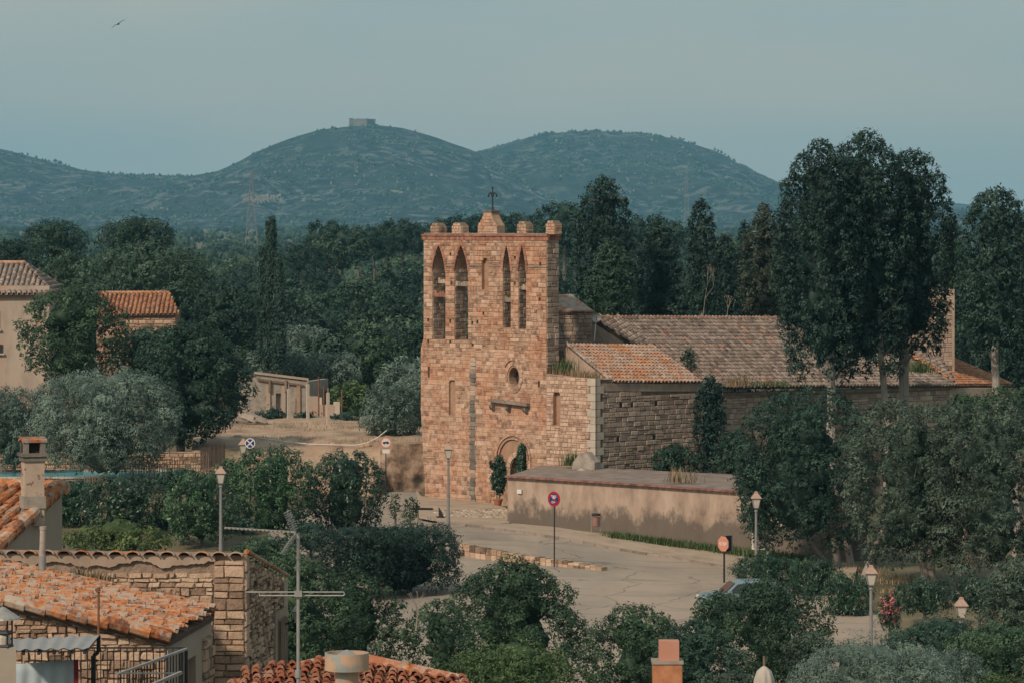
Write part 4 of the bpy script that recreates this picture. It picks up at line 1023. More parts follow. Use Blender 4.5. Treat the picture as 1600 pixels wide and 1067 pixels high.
# keep the roof plane flat: put E2 and E1 in one plane with the ridge
def onplane(p, a, b, c):
    n = (b-a).cross(c-a); return Vector((p.x, p.y, a.z-((p.x-a.x)*n.x+(p.y-a.y)*n.y)/n.z))
E1 = onplane(E1, R1_, R2_, E2)
sd_ = Vector((-S, S, 0))*5.6; slope = (R1_+R2_-E1-E2)*.5; slope = Vector((-S, S, .62)).normalized()
tile_roof(church, [E1, E2, R2_, R1_], slope, .30, .36, M['tile_old'], 0, rg, name='roof_tile', stuff='nave_roof_tiles')
mb = MB(); n = 42
for k in range(n):
    p = R1_.lerp(R2_, k/n); q = R1_.lerp(R2_, (k+1.08)/n); mb.cyl(p+Vector((0, 0, .03)), q+Vector((0, 0, .05)), .15, .13, 8, rg.random())
mb.build('ridge_tiles', M['tile_orange'], church)
# hip end and lower chancel roof
HB = FN.p(FN.px(1484, 620)[0]+.3, zE2, .35); T1 = at(1345, 563, 232.5); T2 = at(1480, 566, 241.0)
back = R2_+Vector((-3, 3, 0))
P1 = [E2, at(1345, 600, (E2.y+HB.y)/2-2), HB, at(1476, 560, 239.5), at(1330, 556, 233.2)]
P1 = [E2, HB, onplane(at(1460, 558, 239.5), E2, HB, at(1330, 556, 233.0)), at(1330, 556, 233.0)]
tile_roof(church, P1, Vector((-S, S, .55)), .30, .36, M['tile_old'], 0, rng=random.Random(5), stuff='chancel_roof_tiles')
hipw = [R2_, E2+Vector((0.05, 0, 0)), at(1330, 556, 233.0), R2_+Vector((-1, 4, -.6))]
mb = MB(); mb.prism([R2_, E2, at(1335, 556, 233.2)], Vector((0, .05, -.15))); mb.build('roof_deck', M['under'], church)
tile_roof(church, [E2, at(1335, 556, 233.2), R2_], Vector((-.8, .1, .6)), .30, .36, M['tile_old'], 0, rng=random.Random(6), stuff='hip_tiles', under=False)
OR_ = [HB+Vector((.02, 0, .03)), at(1577, 602, 246), at(1482, 559, 244), at(1398, 560, 236.5)]
OR_[3] = onplane(OR_[3], OR_[0], OR_[1], OR_[2])
tile_roof(church, OR_, Vector((-.25, .75, .5)), .30, .36, M['tile_orange'], 0, rng=random.Random(8), stuff='orange_roof_tiles')
mb = MB()
for k in range(22):
    p = at(1482, 558, 243.9).lerp(at(1578, 600, 246), k/22); q = at(1482, 558, 243.9).lerp(at(1578, 600, 246), (k+1.1)/22); mb.cyl(p, q, .16, .14, 8, rg.random())
mb.build('hip_ridge_tiles', M['tile_orange'], church)
no = [(nu0-3, -1), (nu1, -1), (nu1, zE2-.03), (nu0-3, zE-.05)]
w4 = slab_holes(FN, no, [], .6, 'nave_wall', M['mortar_dark'], church)
vis = [[(FN.px(1120, 640)[0], 0), (FN.px(1200, 640)[0], 0), (FN.px(1200, 640)[0], zE-.25), (FN.px(1120, 640)[0], zE-.25)]]
emit_stones(lay_stones(FN, vis, .6, zE-.25, (.28, .36), (.4, .7), .03, (.015, .04), rg, .05, .01), w4, M['stone_grey'], 140)
vis = [[(FN.px(1330, 640)[0], 0), (nu1, 0), (nu1, zE2-.15), (FN.px(1330, 640)[0], zE2-.15)]]
emit_stones(lay_stones(FN, vis, 2.6, zE2-.2, (.28, .36), (.4, .7), .03, (.015, .04), rg, .05, .01), w4, M['stone_grey'], 60)
mb = MB(); mb.prism([FN.p(-3, zE-.22, .12), FN.p(nu1, zE2-.2, .12), FN.p(nu1, zE2-.04, .22), FN.p(-3, zE-.05, .22)], -FN.n*.3); mb.build('eaves_cornice', M['stone_dark'], church)
e_ = FN.p(nu1, 0); mb = MB(); mb.prism([e_+Vector((0, 0, -1)), e_+Vector((6, 6, -1)), e_+Vector((6, 6, zE2-.4)), e_+Vector((0, 0, zE2-.1))], Vector((-.5, .5, 0))); mb.build('apse_wall', M['plaster'], church)
# ridge-side gable and hidden rear slopes so that the building is closed
bk = Vector((-5.2, 5.2, -3.6)); mb = MB(); mb.prism([R1_-Vector((0, 0, .15)), R2_-Vector((0, 0, .15)), R2_+bk, R1_+bk], Vector((0, 0, -.2))); mb.build('rear_roof', M['tile_old'], church)
mb = MB(); mb.prism([E1-Vector((0, 0, .2)), R1_-Vector((0, 0, .3)), R1_+bk, Vector(((R1_+bk).x, (R1_+bk).y, 0)), Vector((E1.x, E1.y, 0))], Vector((.35, .35, 0))); mb.build('west_gable', M['stone_grey'], church)
# little stair turret
tY = 217.0; t0 = at(875, 540, tY); t1 = at(925.5, 540, tY); zt1 = at(900, 487, tY).z; ztt = at(900, 460, tY+1.5).z
mb = MB(); mb.box(((t0.x+t1.x)/2-.35, tY+1.4, (zt1+5)/2), (t1.x-t0.x+.6, 2.8, zt1-5)); tu = mb.build('stair_turret', M['mortar_dark'], church)
ft = Frame((t0.x-.6, tY), (1, 0)); emit_stones(lay_stones(ft, [rect_pts(.05, 6.5, t1.x-t0.x+.6, zt1)], 8.2, zt1, (.18, .27), (.25, .45), .03, (.015, .04), rg, .08, .03), tu, M['stone_grey'], 150)
x0, x1 = t0.x-.9, t1.x+.1
mb = MB(); ap_ = at(893, 460, tY+1.6); al_ = at(860, 460, tY+1.6)
e0, e1, e2, e3 = Vector((x0, tY-.12, zt1)), Vector((x1, tY-.12, zt1)), Vector((x1, tY+3, zt1)), Vector((x0, tY+3, zt1))
mb.add([e0, e1, e2, e3, al_, ap_], [(0, 1, 5, 4), (1, 2, 5), (2, 3, 4, 5), (3, 0, 4), (3, 2, 1, 0)]); mb.build('turret_roof', mat('rust_stained_turret_roof', [(.12,.10,.09),(.34,.28,.23),(.42,.36,.31)], 3, cols2=[(.20,.07,.03),(.36,.13,.06),(.40,.2,.12)], scale2=1.2, mix2=(.5,.6)), tu)
mb = MB(); mb.box(((x0+x1)/2, tY-.14, zt1+.0), (x1-x0, .12, .10)); mb.build('turret_eaves', M['tile_orange'], tu)
# upstand between turret and lean-to roof
mb = MB(); mb.prism([at(878, 541, 212.6), at(884, 534, 212.9), at(924, 533, 215.5), at(924, 540, 215.5)], Vector((.15, .3, 0))); mb.build('parapet', M['slab'], church)
# east block (squat tower) behind the chancel
bY = 238.5; b0 = at(1433, 560, bY); b1 = at(1491, 560, bY); bt_ = at(1490, 452, bY).z
mb = MB(); mb.box(((b0.x+b1.x)/2-1.2+.6, bY+2.2, (bt_+4)/2), (b1.x-b0.x+1.2, 4.4, bt_-4)); eb = mb.build('east_tower', M['mortar_dark'], church)
fe = Frame((b0.x-.6, bY), (1, 0)); emit_stones(lay_stones(fe, [rect_pts(.4, 6.5, b1.x-b0.x+.58, bt_)], 6.8, bt_, (.22, .32), (.3, .6), .03, (.015, .04), rg, .07, .03), eb, M['stone_grey'], 220)
mb = MB(); mb.box((b1.x-.06, bY-.03, (bt_+6)/2), (.14, .10, bt_-6)); mb.box((b0.x-.45, bY-.06, (bt_+6)/2-1), (.9, .2, bt_-8)); mb.build('tower_corner', M['plaster'], eb)
# satellite dish and downpipe at the nave gable
dY = 215.9; d_ = at(932, 497, dY); dish = thing('satellite_dish', (d_.x, dY, at(932, 515, dY).z), 'round grey satellite dish at the left end of the nave ridge', 'dish')
mb = MB(); q = Vector((-.15, -1, .25)).to_track_quat('Z', 'Y').to_matrix(); prof = [(.0, -.07), (.12, -.05), (.22, -.01), (.27, .05)]; vs = []
for r_, z_ in prof:
    for k in range(16): a = k*math.pi/8; vs.append(d_+q@Vector((r_*math.cos(a), r_*math.sin(a), z_)))
mb.add(vs, [(j*16+k, j*16+(k+1) % 16, (j+1)*16+(k+1) % 16, (j+1)*16+k) for j in range(3) for k in range(16)]); mb.build('reflector', M['galv'], dish)
mb = MB(); mb.tube([d_+Vector((.0, .05, -.1)), d_+Vector((0, -.3, .0))], .015, 5); mb.box(d_+Vector((0, -.3, .02)), (.06, .08, .06)); mb.build('receiver', M['metal_d'], dish)
mb = MB(); mb.cyl(d_+Vector((-.12, .1, -1.3)), d_+Vector((-.02, .1, 0)), .03, n=8); mb.build('mast', M['white'], dish)
dpp = at(1130, 600, 214.6); mb = MB(); p1 = at(1112, 598, 215.0); p2 = at(1128, 612, 215.6); p3 = at(1131, 622, 215.6)
mb.tube([p1, at(1127, 598, 215.4), p2, p3, p3+Vector((.1, -.15, -.1))], .06, 8); mb.build('downpipe', M['slab'], church)
# overgrowth on roofs and ledges
tuft('ledge_grass', [tuple(PA.p(.1, PA.px(860, 585)[1], -.35)), tuple(PA.p(pu-.2, PA.px(925, 592)[1], -.35))], .5, 520, 'dry', 'dry grass tuft growing along the ledge over the low church front', 'grass', 3, .22, .012, kind='stuff')
tuft('ledge_shrub', [tuple(PA.p(.5, PA.px(870, 580)[1], -.5)), tuple(PA.p(1.4, PA.px(870, 580)[1], -.5))], .75, 150, 'grass', 'green weeds at the foot of the bell gable above the ledge', 'grass', 4, .2, .02, kind='stuff')
# ================================================================== ROADS AND GROUND SHEETS
EDGE = {}; rrk = random.Random(9)
def strip(name, far, near, mt, dz, nseg=60, nrow=10, thick=0, kind='structure', label=None, nz_=0.0):
    """sheet between two polylines of ground points, following the ground"""
    def samp(P, t):
        L0 = [0]
        for a, b in zip(P[:-1], P[1:]): L0.append(L0[-1]+(Vector((b[0]-a[0], b[1]-a[1])).length))
        q = t*L0[-1]
        for i in range(len(P)-1):
            if q <= L0[i+1]+1e-6: f = (q-L0[i])/max(1e-6, L0[i+1]-L0[i]); return (P[i][0]+(P[i+1][0]-P[i][0])*f, P[i][1]+(P[i+1][1]-P[i][1])*f)
        return P[-1][0], P[-1][1]
    V = []
    for i in range(nseg+1):
        a = samp(far, i/nseg); b = samp(near, i/nseg)
        for j in range(nrow+1):
            t = j/nrow; V.append((a[0]+(b[0]-a[0])*t, a[1]+(b[1]-a[1])*t))
    V = np.array(V); z = gz(V[:, 0], V[:, 1])+dz
    if nz_: z = z+(fbm(V[:, 0]*.8, V[:, 1]*.8, 3, 5)-.5)*nz_
    top = np.c_[V, z]; EDGE[name] = top.reshape(nseg+1, nrow+1, 3)[:, -1]; I = np.arange(len(V)).reshape(nseg+1, nrow+1)
    Q = np.stack([I[:-1, :-1], I[1:, :-1], I[1:, 1:], I[:-1, 1:]], -1).reshape(-1, 4)
    o = link(name, mesh_np(name, top, [Q], None, mt, True)); tag(o, label, kind=kind); return o
kerb = [G(655, 812), G(690, 818), G(760, 826), G(850, 838), G(960, 858), G(1060, 872.5), G(1130, 886), G(1220, 905), G(1330, 940)]
roadfar = [G(440, 800), G(560, 790), G(610, 768), G(655, 768), G(648, 800)]+kerb
near_ = [Vector((-11, 150, 0)), Vector((-9, 110, 0)), Vector((0, 100, 0)), Vector((10, 100, 0)), Vector((22, 130, 0))]
strip('road', roadfar, near_, M['road'], 0.012, 120, 30, label='pale worn road curving past the church')
wallb = [G(800, 812), G(793, 818.5), G(900, 831), G(1000, 845), G(1100, 854), G(1200, 863), G(1340, 885)]
plaza_far = [G(650, 768), G(661, 779), G(720, 786), G(790, 794), G(800, 812)]
strip('pavement', plaza_far, kerb[:3], M['pave'], .11, 24, 8, label='dusty pavement in front of the church door'); ed_ = list(EDGE['pavement'][8::2])
strip('pavement', wallb, kerb[2:], M['pave'], .11, 90, 8, label='dusty pavement along the boundary wall'); ed_ += list(EDGE['pavement'][2::2])
# kerb stones, one by one
kt = thing('stone_kerb', tuple(kerb[2]), 'row of grey kerb stones edging the pavement before the long wall', 'kerb')
edge = [Vector(k) for k in ed_[:-1]]
for a, b in zip(edge[:-1], edge[1:]):
    p = a.lerp(b, .01); q = a.lerp(b, .98); dz_ = Vector((-.05, -.07, -.20+rrk.uniform(-.008, .008)))
    mb = MB(); mb.bar(p+dz_, q+dz_, .2, .42); mb.build('kerb_stone', M['kerb'], kt)
# pale cobbles before the door
rr = random.Random(8); mb = MB(); ca, cb_, cc_, cdx = G(672, 800), G(792, 798), G(792, 812), G(690, 808)
for k in range(1500):
    s_, t_ = rr.random(), rr.random()**.8
    p = ca.lerp(cb_, s_).lerp(cdx.lerp(cc_, s_), t_); w_ = rr.uniform(.05, .11); z = g1(p.x, p.y)+.115; a = rr.random()*3
    x = [Vector((p.x+w_*math.cos(a+i*1.57)*rr.uniform(.8, 1.2), p.y+w_*math.sin(a+i*1.57)*rr.uniform(.8, 1.2), z)) for i in range(4)]
    mb.add(x+[(v-p)*.6+p+Vector((0, 0, .035+z*.0)) if False else Vector((p.x+(v.x-p.x)*.6, p.y+(v.y-p.y)*.6, z+.035)) for v in x], [(0,1,5,4),(1,2,6,5),(2,3,7,6),(3,0,4,7),(4,5,6,7)], rr.random())
co = mb.build('cobbles', mat('pale_cobbles', [(.16,.12,.09),(.36,.29,.22),(.52,.45,.36)], 2, tint=1.2)); tag(co, 'pale cobbles set in the pavement by the church door', kind='stuff')
# low stone verge in the road
mk = thing('stone_verge', tuple(G(730, 868)), 'low crumbling stone kerb wall tapering out in the middle of the road', 'kerb wall')
va, vb = G(722, 868), G(945, 891); n = 26
for k in range(n):
    t = k/n; p = va.lerp(vb, t); q = va.lerp(vb, (k+.93)/n); h_ = .50*(1-t)**.8+.10+rr.uniform(-.03, .03)
    z0 = g1(p.x, p.y)
    for lay in range(2):
        mb = MB(); mb.bar(Vector((p.x, p.y, z0+h_*(.25+.5*lay)))+Vector((0, rr.uniform(-.03, .03), 0)), Vector((q.x, q.y, z0+h_*(.25+.5*lay))), .42, h_*.47, rr.random()); mb.build('stone', M['rubble'], mk)
tuft('verge_grass', [tuple(va+Vector((0, 0, .45))), tuple(va.lerp(vb, .6)+Vector((0, 0, .2)))], .16, 700, 'dry', 'dry grass on the low stone kerb wall', 'grass', 5, .2, .010, kind='stuff')
# drain grate strip on the plaza
p = G(640, 798); q = G(676, 799); mb = MB(); mb.bar(p+Vector((0, 0, .16)), q+Vector((0, 0, .16)), .3, .1); gr = mb.build('drain_grate', M['metal_d']); tag(gr, 'dark strip drain let into the pavement left of the tall lamp post', 'drain')
# ================================================================== BOUNDARY WALL (flat topped)
bwp = [(793, 203.8), (900, 200.9), (1000, 198.6), (1140, 195.3), (1345, 190.8)]
top_px = [745.5, 748, 753, 768, 785]
bw = thing('boundary_wall', tuple(G(793, 817)), 'long low rendered wall with flat slab top and dark damp stains, beside the church', 'wall')
fr_pts = [at(a, tp, Y) for (a, Y), tp in zip(bwp, top_px)]
zt_ = [2.25, 2.22, 2.17, 2.08, 2.0]
for i in range(4):
    (xa, Ya), (xb, Yb) = bwp[i], bwp[i+1]; a = at(xa, 700, Ya); b = at(xb, 700, Yb)
    mb = MB(); mb.prism([(a.x, a.y, -1.6), (b.x, b.y, -1.6), (b.x, b.y, zt_[i+1]), (a.x, a.y, zt_[i])], Vector((.35, .45, 0))); mb.build('wall_panel', M['bwall'] if 'bwall' in M else M['plaster'], bw)
a = at(793, 700, 203.8); bk_ = [(855, 209.3), (930, 209.0), (1140, 206.5), (1345, 196)]
mb = MB(); mb.prism([(a.x, a.y, -1), (a.x, a.y, 2.25), (at(850, 0, 210.2).x, 210.2, 2.25), (at(850, 0, 210.2).x, 210.2, -1)], Vector((.3, .1, 0))); mb.build('end_wall', M['plaster'], bw)
rear = [at(846, 0, 210.6), at(925, 0, 209.0), at(1010, 0, 207.6), at(1142, 0, 205.8), at(1345, 0, 192.5)]
for i in range(4):
    (xa, Ya), (xb, Yb) = bwp[i], bwp[i+1]; p0 = at(xa, 0, Ya); p1 = at(xb, 0, Yb); r0, r1 = rear[i], rear[i+1]
    r0z, r1z = zt_[i]+.12, zt_[i+1]+.12
    mb = MB(); mb.prism([(p0.x, p0.y, zt_[i]), (p1.x, p1.y, zt_[i+1]), (r1.x, r1.y, r1z), (r0.x, r0.y, r0z)], Vector((0, 0, .07))); mb.build('roof_slab', M['slab'], bw)
    n = int((p1-p0).length/.42); off = Vector((-.06, -.08, 0))
    dirv = (Vector((p1.x, p1.y, 0))-Vector((p0.x, p0.y, 0)))
    for k in range(n):
        za = zt_[i]+(zt_[i+1]-zt_[i])*k/n; zb_ = zt_[i]+(zt_[i+1]-zt_[i])*(k+.96)/n
        q0 = Vector((p0.x, p0.y, 0)).lerp(Vector((p1.x, p1.y, 0)), k/n); q1 = Vector((p0.x, p0.y, 0)).lerp(Vector((p1.x, p1.y, 0)), (k+.96)/n)
        q0.z, q1.z = za+.045, zb_+.045; mb = MB(); mb.bar(q0+off, q1+off, .30, .085, rr.random()); mb.build('coping_tile', M['coping'], bw)
mb = MB(); p = at(812, 767, 203.1); q = at(818, 767, 202.9)
dv = (at(900, 0, 200.9)-at(793, 0, 203.8)).normalized(); nv = Vector((dv.y, -dv.x, 0)); 
pl = at(812, 767.5, 203.2)+nv*.02; mb.box(pl, (.30, .05, .22), rz=math.atan2(dv.y, dv.x)); pq = mb.build('wall_plaque', M['white']); tag(pq, 'small white plaque fixed on the rendered wall near its left end', 'plaque')
# fallen gable stone against the church corner + tile scrap
st = at(915, 734, 208.0); mb = MB(); b0 = at(893, 736, 208.2); b1 = at(929, 736, 207.6); mb.prism([b0, b1, at(929, 722, 207.6), at(915, 706, 207.9), at(905, 708, 208), at(895, 722, 208.1)], Vector((.35, .5, 0)))
so_ = mb.build('leaning_stone_slab', M['concrete']); tag(so_, 'grey pointed stone slab set against the pale church corner', 'stone')
mb = MB(); mb.prism([at(899, 735, 207.2), at(914, 735, 207.1), at(908, 731, 207.2)], Vector((.1, .3, 0))); so_ = mb.build('roof_vent', M['cream']); tag(so_, 'tiny triangular pale vent on the flat wall top', 'vent')
# ================================================================== DIRT BANK AND ROCK CUT
def bankz(px, row): pass
cols_ = list(range(300, 770, 6)); V = []
rows_ = 9; rb = np.random.default_rng(5)
for px in cols_:
    k = min(1, max(0, (px-585)/25)); left = min(1, max(0, (430-px)/110))
    top = at(px, 691-22*left*0-4*left, 229-3.2*k); foot_Y = 221*(1-k)+225.2*k
    foot = Vector(((px-800)/F*foot_Y, foot_Y, 0)); foot.z = g1(foot.x, foot.y)-.1
    ym = [(655, 252), (664, 246), (675, 239)]
    bkp = at(px, 650-6*left, 256); pts = [Vector((bkp.x, bkp.y+8, bkp.z-3)), bkp]+[at(px, y, Y) for y, Y in ym]+[top]
    for t in (.25, .5, .75, 1): 
        q = top.lerp(foot, t); q.z += (0.25*(1-k))*math.sin(t*math.pi); pts.append(q)
    V += pts
nr = 10; nc = len(cols_); V = np.array([tuple(v) for v in V]); 
nzv = (fbm(V[:, 0]*1.3, V[:, 1]*1.3+V[:, 2]*2, 4, 8)-.5); ri = np.tile(np.arange(nr), nc)
V[:, 2] += nzv*np.where(ri > 4, .5, .18)*(ri < 9); V[:, 1] += nzv*np.where(ri > 5, 1.3, 0)*(ri < 9)
I = np.arange(len(V)).reshape(nc, nr); Q = np.stack([I[:-1, :-1], I[:-1, 1:], I[1:, 1:], I[1:, :-1]], -1)
o = link('dirt_field', mesh_np('dirt_field', V, [Q[:, :5].reshape(-1, 4)], None, M['dirt'], True)); tag(o, 'bare dry raised field beside the church', kind='structure')
nb = sum(1 for c in cols_ if c < 590)
o = link('earth_bank', mesh_np('earth_bank', V, [Q[:nb, 5:].reshape(-1, 4)], None, M['dirt'], True)); tag(o, 'sloping earth bank below the dry field', kind='structure')
o = link('rock_cut', mesh_np('rock_cut', V, [Q[nb:, 5:].reshape(-1, 4)], None, M['rock'], False)); tag(o, 'vertical rocky cut below the dry field', kind='structure')
# loose stones on the field edge
for i, (px, py) in enumerate([(463, 696), (520, 694), (530, 697), (567, 696), (590, 712), (630, 703), (575, 694)]):
    p = at(px, py, 228.4); mb = MB(); mb.lathe(p+Vector((0, 0, -.15)), [(.22, 0), (.26, .12), (.12, .24)], 7, i); o = mb.build('loose_stone', M['rubble']); tag(o, 'loose stone on the edge of the dry field below the sagging rope', 'stone', 'loose stones on the field edge')
tuft('field_grass', [tuple(at(a, b, c)) for a, b, c in ((430, 668, 243), (470, 662, 247), (520, 672, 240), (560, 668, 243), (600, 662, 247), (500, 690, 230), (570, 690, 230), (620, 688, 228), (450, 684, 233))], .18, 1500, 'dry', 'sparse dry grass over the raised field', 'grass', 7, 1.6, .012, kind='stuff')
# sagging white rope
pts = [(395, 682, 229), (440, 688.5, 228.6), (480, 693, 228.2), (520, 694.5, 228), (556, 694.8, 227.8), (574, 691, 227.6), (590, 683, 227.4), (604, 672, 227.2)]
mb = MB(); mb.tube([at(*p) for p in pts], .028, 5); o = mb.build('white_rope', M['white']); tag(o, 'white rope sagging along the edge of the dry field', 'rope')
# ================================================================== RUIN
rY = 262.0
ru = thing('ruined_shed', tuple(at(440, 652, rY)), 'roofless grey concrete shed ruin with sloping top and blocked openings', 'ruin')
FR = Frame((at(480, 600, rY).x, rY), (-.985, -.17))
def rp(a, b): return FR.px(a, b)
out_ = [rp(480, 660), rp(480, 596), rp(403, 585), rp(372, 583), rp(372, 660)]
nic = [([rp(439, 645), rp(439, 614), rp(431, 614), rp(431, 645)], .35), ([rp(470, 648), rp(470, 622), rp(462, 622), rp(462, 648)], .3)]
slab_holes(FR, out_, [], .5, 'wall', M['concrete'], ru, niches=nic)
mb = MB(); a, b = rp(482, 594), rp(395, 583.5); mb.prism([FR.p(a[0], a[1], .12), FR.p(b[0], b[1], .12), FR.p(b[0], b[1]+.14, .12), FR.p(a[0], a[1]+.14, .12)], -FR.n*.8); mb.build('wall_cap', M['plaster_w'], ru)
mb = MB(); a, b = rp(474, 603), rp(402, 594); mb.prism([FR.p(a[0], a[1], .14), FR.p(b[0], b[1], .14), FR.p(b[0], b[1]+.16, .14), FR.p(a[0], a[1]+.12, .14)], -FR.n*.2); mb.build('beam', M['wood'], ru)
for q in (421, 446): a = rp(q, 600); mb = MB(); mb.box(FR.p(a[0], a[1]-.1, .12), (.14, .2, .8)); mb.build('beam_end', M['wood'], ru)
for q in (419, 466, 443): a = rp(q, 652); t_ = rp(q, 602); mb = MB(); mb.prism([FR.p(a[0]-.14, a[1], .12), FR.p(a[0]+.14, a[1], .12), FR.p(t_[0]+.12, t_[1], .12), FR.p(t_[0]-.12, t_[1], .12)], -FR.n*.2); mb.build('pilaster', M['plaster_w'] if q != 466 else M['rubble'], ru)
mb = MB()
e0, e1 = FR.p(*rp(480, 660)), FR.p(*rp(480, 596)); mb.prism([e0, e1, e1+Vector((1.2, 5, 0)), e0+Vector((1.2, 5, 0))], Vector((-.4, 0, 0))); mb.build('end_wall', M['concrete'], ru)
# blocky yard walls right of the lamp
yw = thing('yard_wall', tuple(at(510, 652, 258)), 'low broken rendered yard wall right of the ruined shed', 'wall')
for x0, x1, y0, y1, mt in ((479, 497, 619, 652, 'plaster_w'), (496, 503, 621, 652, 'quoin'), (499, 522, 632, 652, 'plaster_w'), (521, 531, 627.5, 653, 'quoin')):
    a, b = at(x0, y1, 259), at(x1, y0, 259); mb = MB(); mb.box(((a.x+b.x)/2, 259+(x0 % 7)*.03, (a.z+b.z)/2-.3), (b.x-a.x, .5, b.z-a.z+.6)); mb.build('wall_section', M[mt], yw)
for i, (px, y0, y1) in enumerate([(451, 607, 654), (481, 600, 655), (512.5, 613, 663)]):
    Y = [252, 251.5, 247][i]; a, b = at(px, y1, Y), at(px, y0, Y); mb = MB(); mb.box(((a.x+b.x)/2, Y, (a.z+b.z)/2-.2), (.17, .17, b.z-a.z+.4), rz=.4)
    mb.box((b.x, Y, b.z+.12), (.035, .035, .35)) ; o = mb.build('concrete_post', M['quoin'])
    tag(o, ['pale concrete post nearest the ruined shed wall', 'pale concrete post standing in front of the far street lamp', 'tallest looking pale concrete post at the right end of the dry field row'][i], 'post', 'concrete posts by the ruin')
for i, (px, y0, y1) in enumerate([(498, 588, 643), (506, 602, 647), (534, 608, 653)]):
    a, b = at(px, y1, 256), at(px, y0, 256); mb = MB(); mb.cyl((a.x, 256, a.z-.4), b, .05, n=6); o = mb.build('rusty_pole', M['rust'])
    tag(o, ['tall rusty pole just right of the far street lamp', 'thin rusty pole between the yard wall sections', 'thin rusty pole before the yellow green hedge'][i], 'pole', 'rusty poles by the yard wall')
# rubble ledge of pale stones at left of field
rs_ = thing('rubble_heap', tuple(at(405, 662, 250)), 'heap of pale rubble slabs at the upper left edge of the dry field', 'rubble')
for k, (px, py, w_) in enumerate([(391, 655, 1.1), (402, 657, 1.3), (412, 661, 1.2), (420, 664, 1.0), (428, 667, .9), (436, 670, .8), (398, 651, .9), (385, 650, 1.0), (408, 655, .7)]):
    p = at(px, py, 249-k*.3); mb = MB(); mb.box(p, (w_, .6, .28), M_=Matrix.Rotation(.35+.1*(k % 3), 3, 'Y')@Matrix.Rotation(k, 3, 'X')*1.0 if False else Matrix.Rotation(.3, 3, 'Y')); mb.build('slab', M['quoin'] if k % 2 else M['concrete'], rs_)
# pale stones by the fence
for k, (px, py) in enumerate([(340, 697), (349, 694), (357, 691), (364, 688), (371, 685), (352, 699), (361, 696), (343, 703)]):
    p = at(px, py, 232-k*.1); mb = MB(); mb.lathe(p, [(.3, -.2), (.36, .0), (.2, .22)], 7, k); o = mb.build('boulder', M['concrete']); tag(o, 'pale boulder in the heap behind the board fence at the bank', 'boulder', 'pale boulders behind the board fence')
# ================================================================== POOL GARDEN
pz = at(50, 741, 212).z
pool = thing('swimming_pool', (at(120, 0, 212).x, 212, pz), 'turquoise swimming pool behind the chimney', 'pool')
xa, xb = at(-60, 0, 212).x, at(262, 0, 212).x; ya, yb = 209.6, 215.2
mb = MB(); mb.box(((xa+xb)/2, (ya+yb)/2, pz-.06), (xb-xa, yb-ya, .04)); mb.build('water', M['water'], pool)
for c_, s_ in ((((xa+xb)/2, ya-.2, pz), (xb-xa+.8, .4, .1)), (((xa+xb)/2, yb+.2, pz), (xb-xa+.8, .4, .1)), ((xa-.2, (ya+yb)/2, pz), (.4, yb-ya, .1)), ((xb+.2, (ya+yb)/2, pz), (.4, yb-ya, .1))):
    mb = MB(); mb.box(c_, s_); mb.build('pool_edge', M['quoin'], pool)
mb = MB(); mb.box(((xa+xb)/2, (ya+yb)/2, pz-.12), (xb-xa+2, yb-ya+2.2, .06)); mb.build('pool_deck', M['kerb'], pool)
for i, px in enumerate((223, 237)):
    p = at(px, 0, 210.4); mb = MB(); P_ = [Vector((p.x, 209.6, pz-.3))]+[Vector((p.x+.32-.32*math.cos(a), 209.6+.3*a/3.14, pz+.35+.42*math.sin(a))) for a in np.linspace(0, 3.14, 8)]+[Vector((p.x+.64, 210, pz-.2))]
    mb.tube(P_, .035, 6); o = mb.build('pool_handrail', M['white']); tag(o, ['left one of the two arched white handrails at the pool end', 'right one of the two arched white handrails at the pool end'][i], 'handrail', 'pool handrails')
FP = Frame((at(-40, 0, 220).x, 220), (1, 0)); gw = thing('garden_wall', (at(40, 0, 220).x, 220, 1.2), 'dry stone wall behind the pool', 'wall')
zt2 = at(0, 706, 220).z; zb2 = at(0, 738, 220).z-.5; wl = at(350, 0, 220).x-FP.o.x
mb = MB(); mb.prism([FP.p(0, zb2), FP.p(wl, zb2), FP.p(wl, zt2), FP.p(0, zt2)], Vector((0, .5, 0))); gwm = mb.build('wall_core', M['rubble_mortar'], gw)
emit_stones(lay_stones(FP, [rect_pts(0, zb2, wl, zt2)], zb2+.4, zt2, (.14, .24), (.25, .55), .03, (.03, .09), rr, .1, .05), gwm, M['rubble'], 300)
def picket(xa, xb, ya, yb_, Y, h_, label, mt='wood', n=None, jit=.12):
    a, b = at(xa, ya, Y), at(xb, yb_, Y); o = thing('picket_fence', tuple(a), label, 'fence'); L0 = (b-a).length; n = n or int(L0/.14)
    for k in range(n):
        p = a.lerp(b, (k+.5)/n); hh = h_*rr.uniform(1-jit, 1+jit); mb = MB(); mb.cyl(p+Vector((0, 0, -.3)), p+Vector((rr.uniform(-.03, .03), 0, hh)), .032, .02, 5); mb.build('pale', M[mt], o)
    for t in (.3, .75):
        mb = MB(); mb.bar(a+Vector((0, .03, h_*t)), b+Vector((0, .03, h_*t)), .025); mb.build('wire_rail', M['metal_d'], o)
picket(255, 328, 740, 728, 205, .75, 'brown chestnut paling fence climbing right behind the round bushes')
picket(130, 172, 766, 764, 200, .8, 'grey weathered paling fence between chimney and round bush', n=20)
picket(-20, 82, 768, 760, 203, .6, 'short dark paling fence before the pool beside the chimney', n=40)
picket(185, 250, 741, 741, 208, .6, 'pale paling fence in front of the pool handrails', n=26)
a, b = at(313, 716, 208), at(352, 708, 215); bf = thing('board_fence', tuple(a), 'brown board fence at the right end of the garden', 'fence'); n = 12
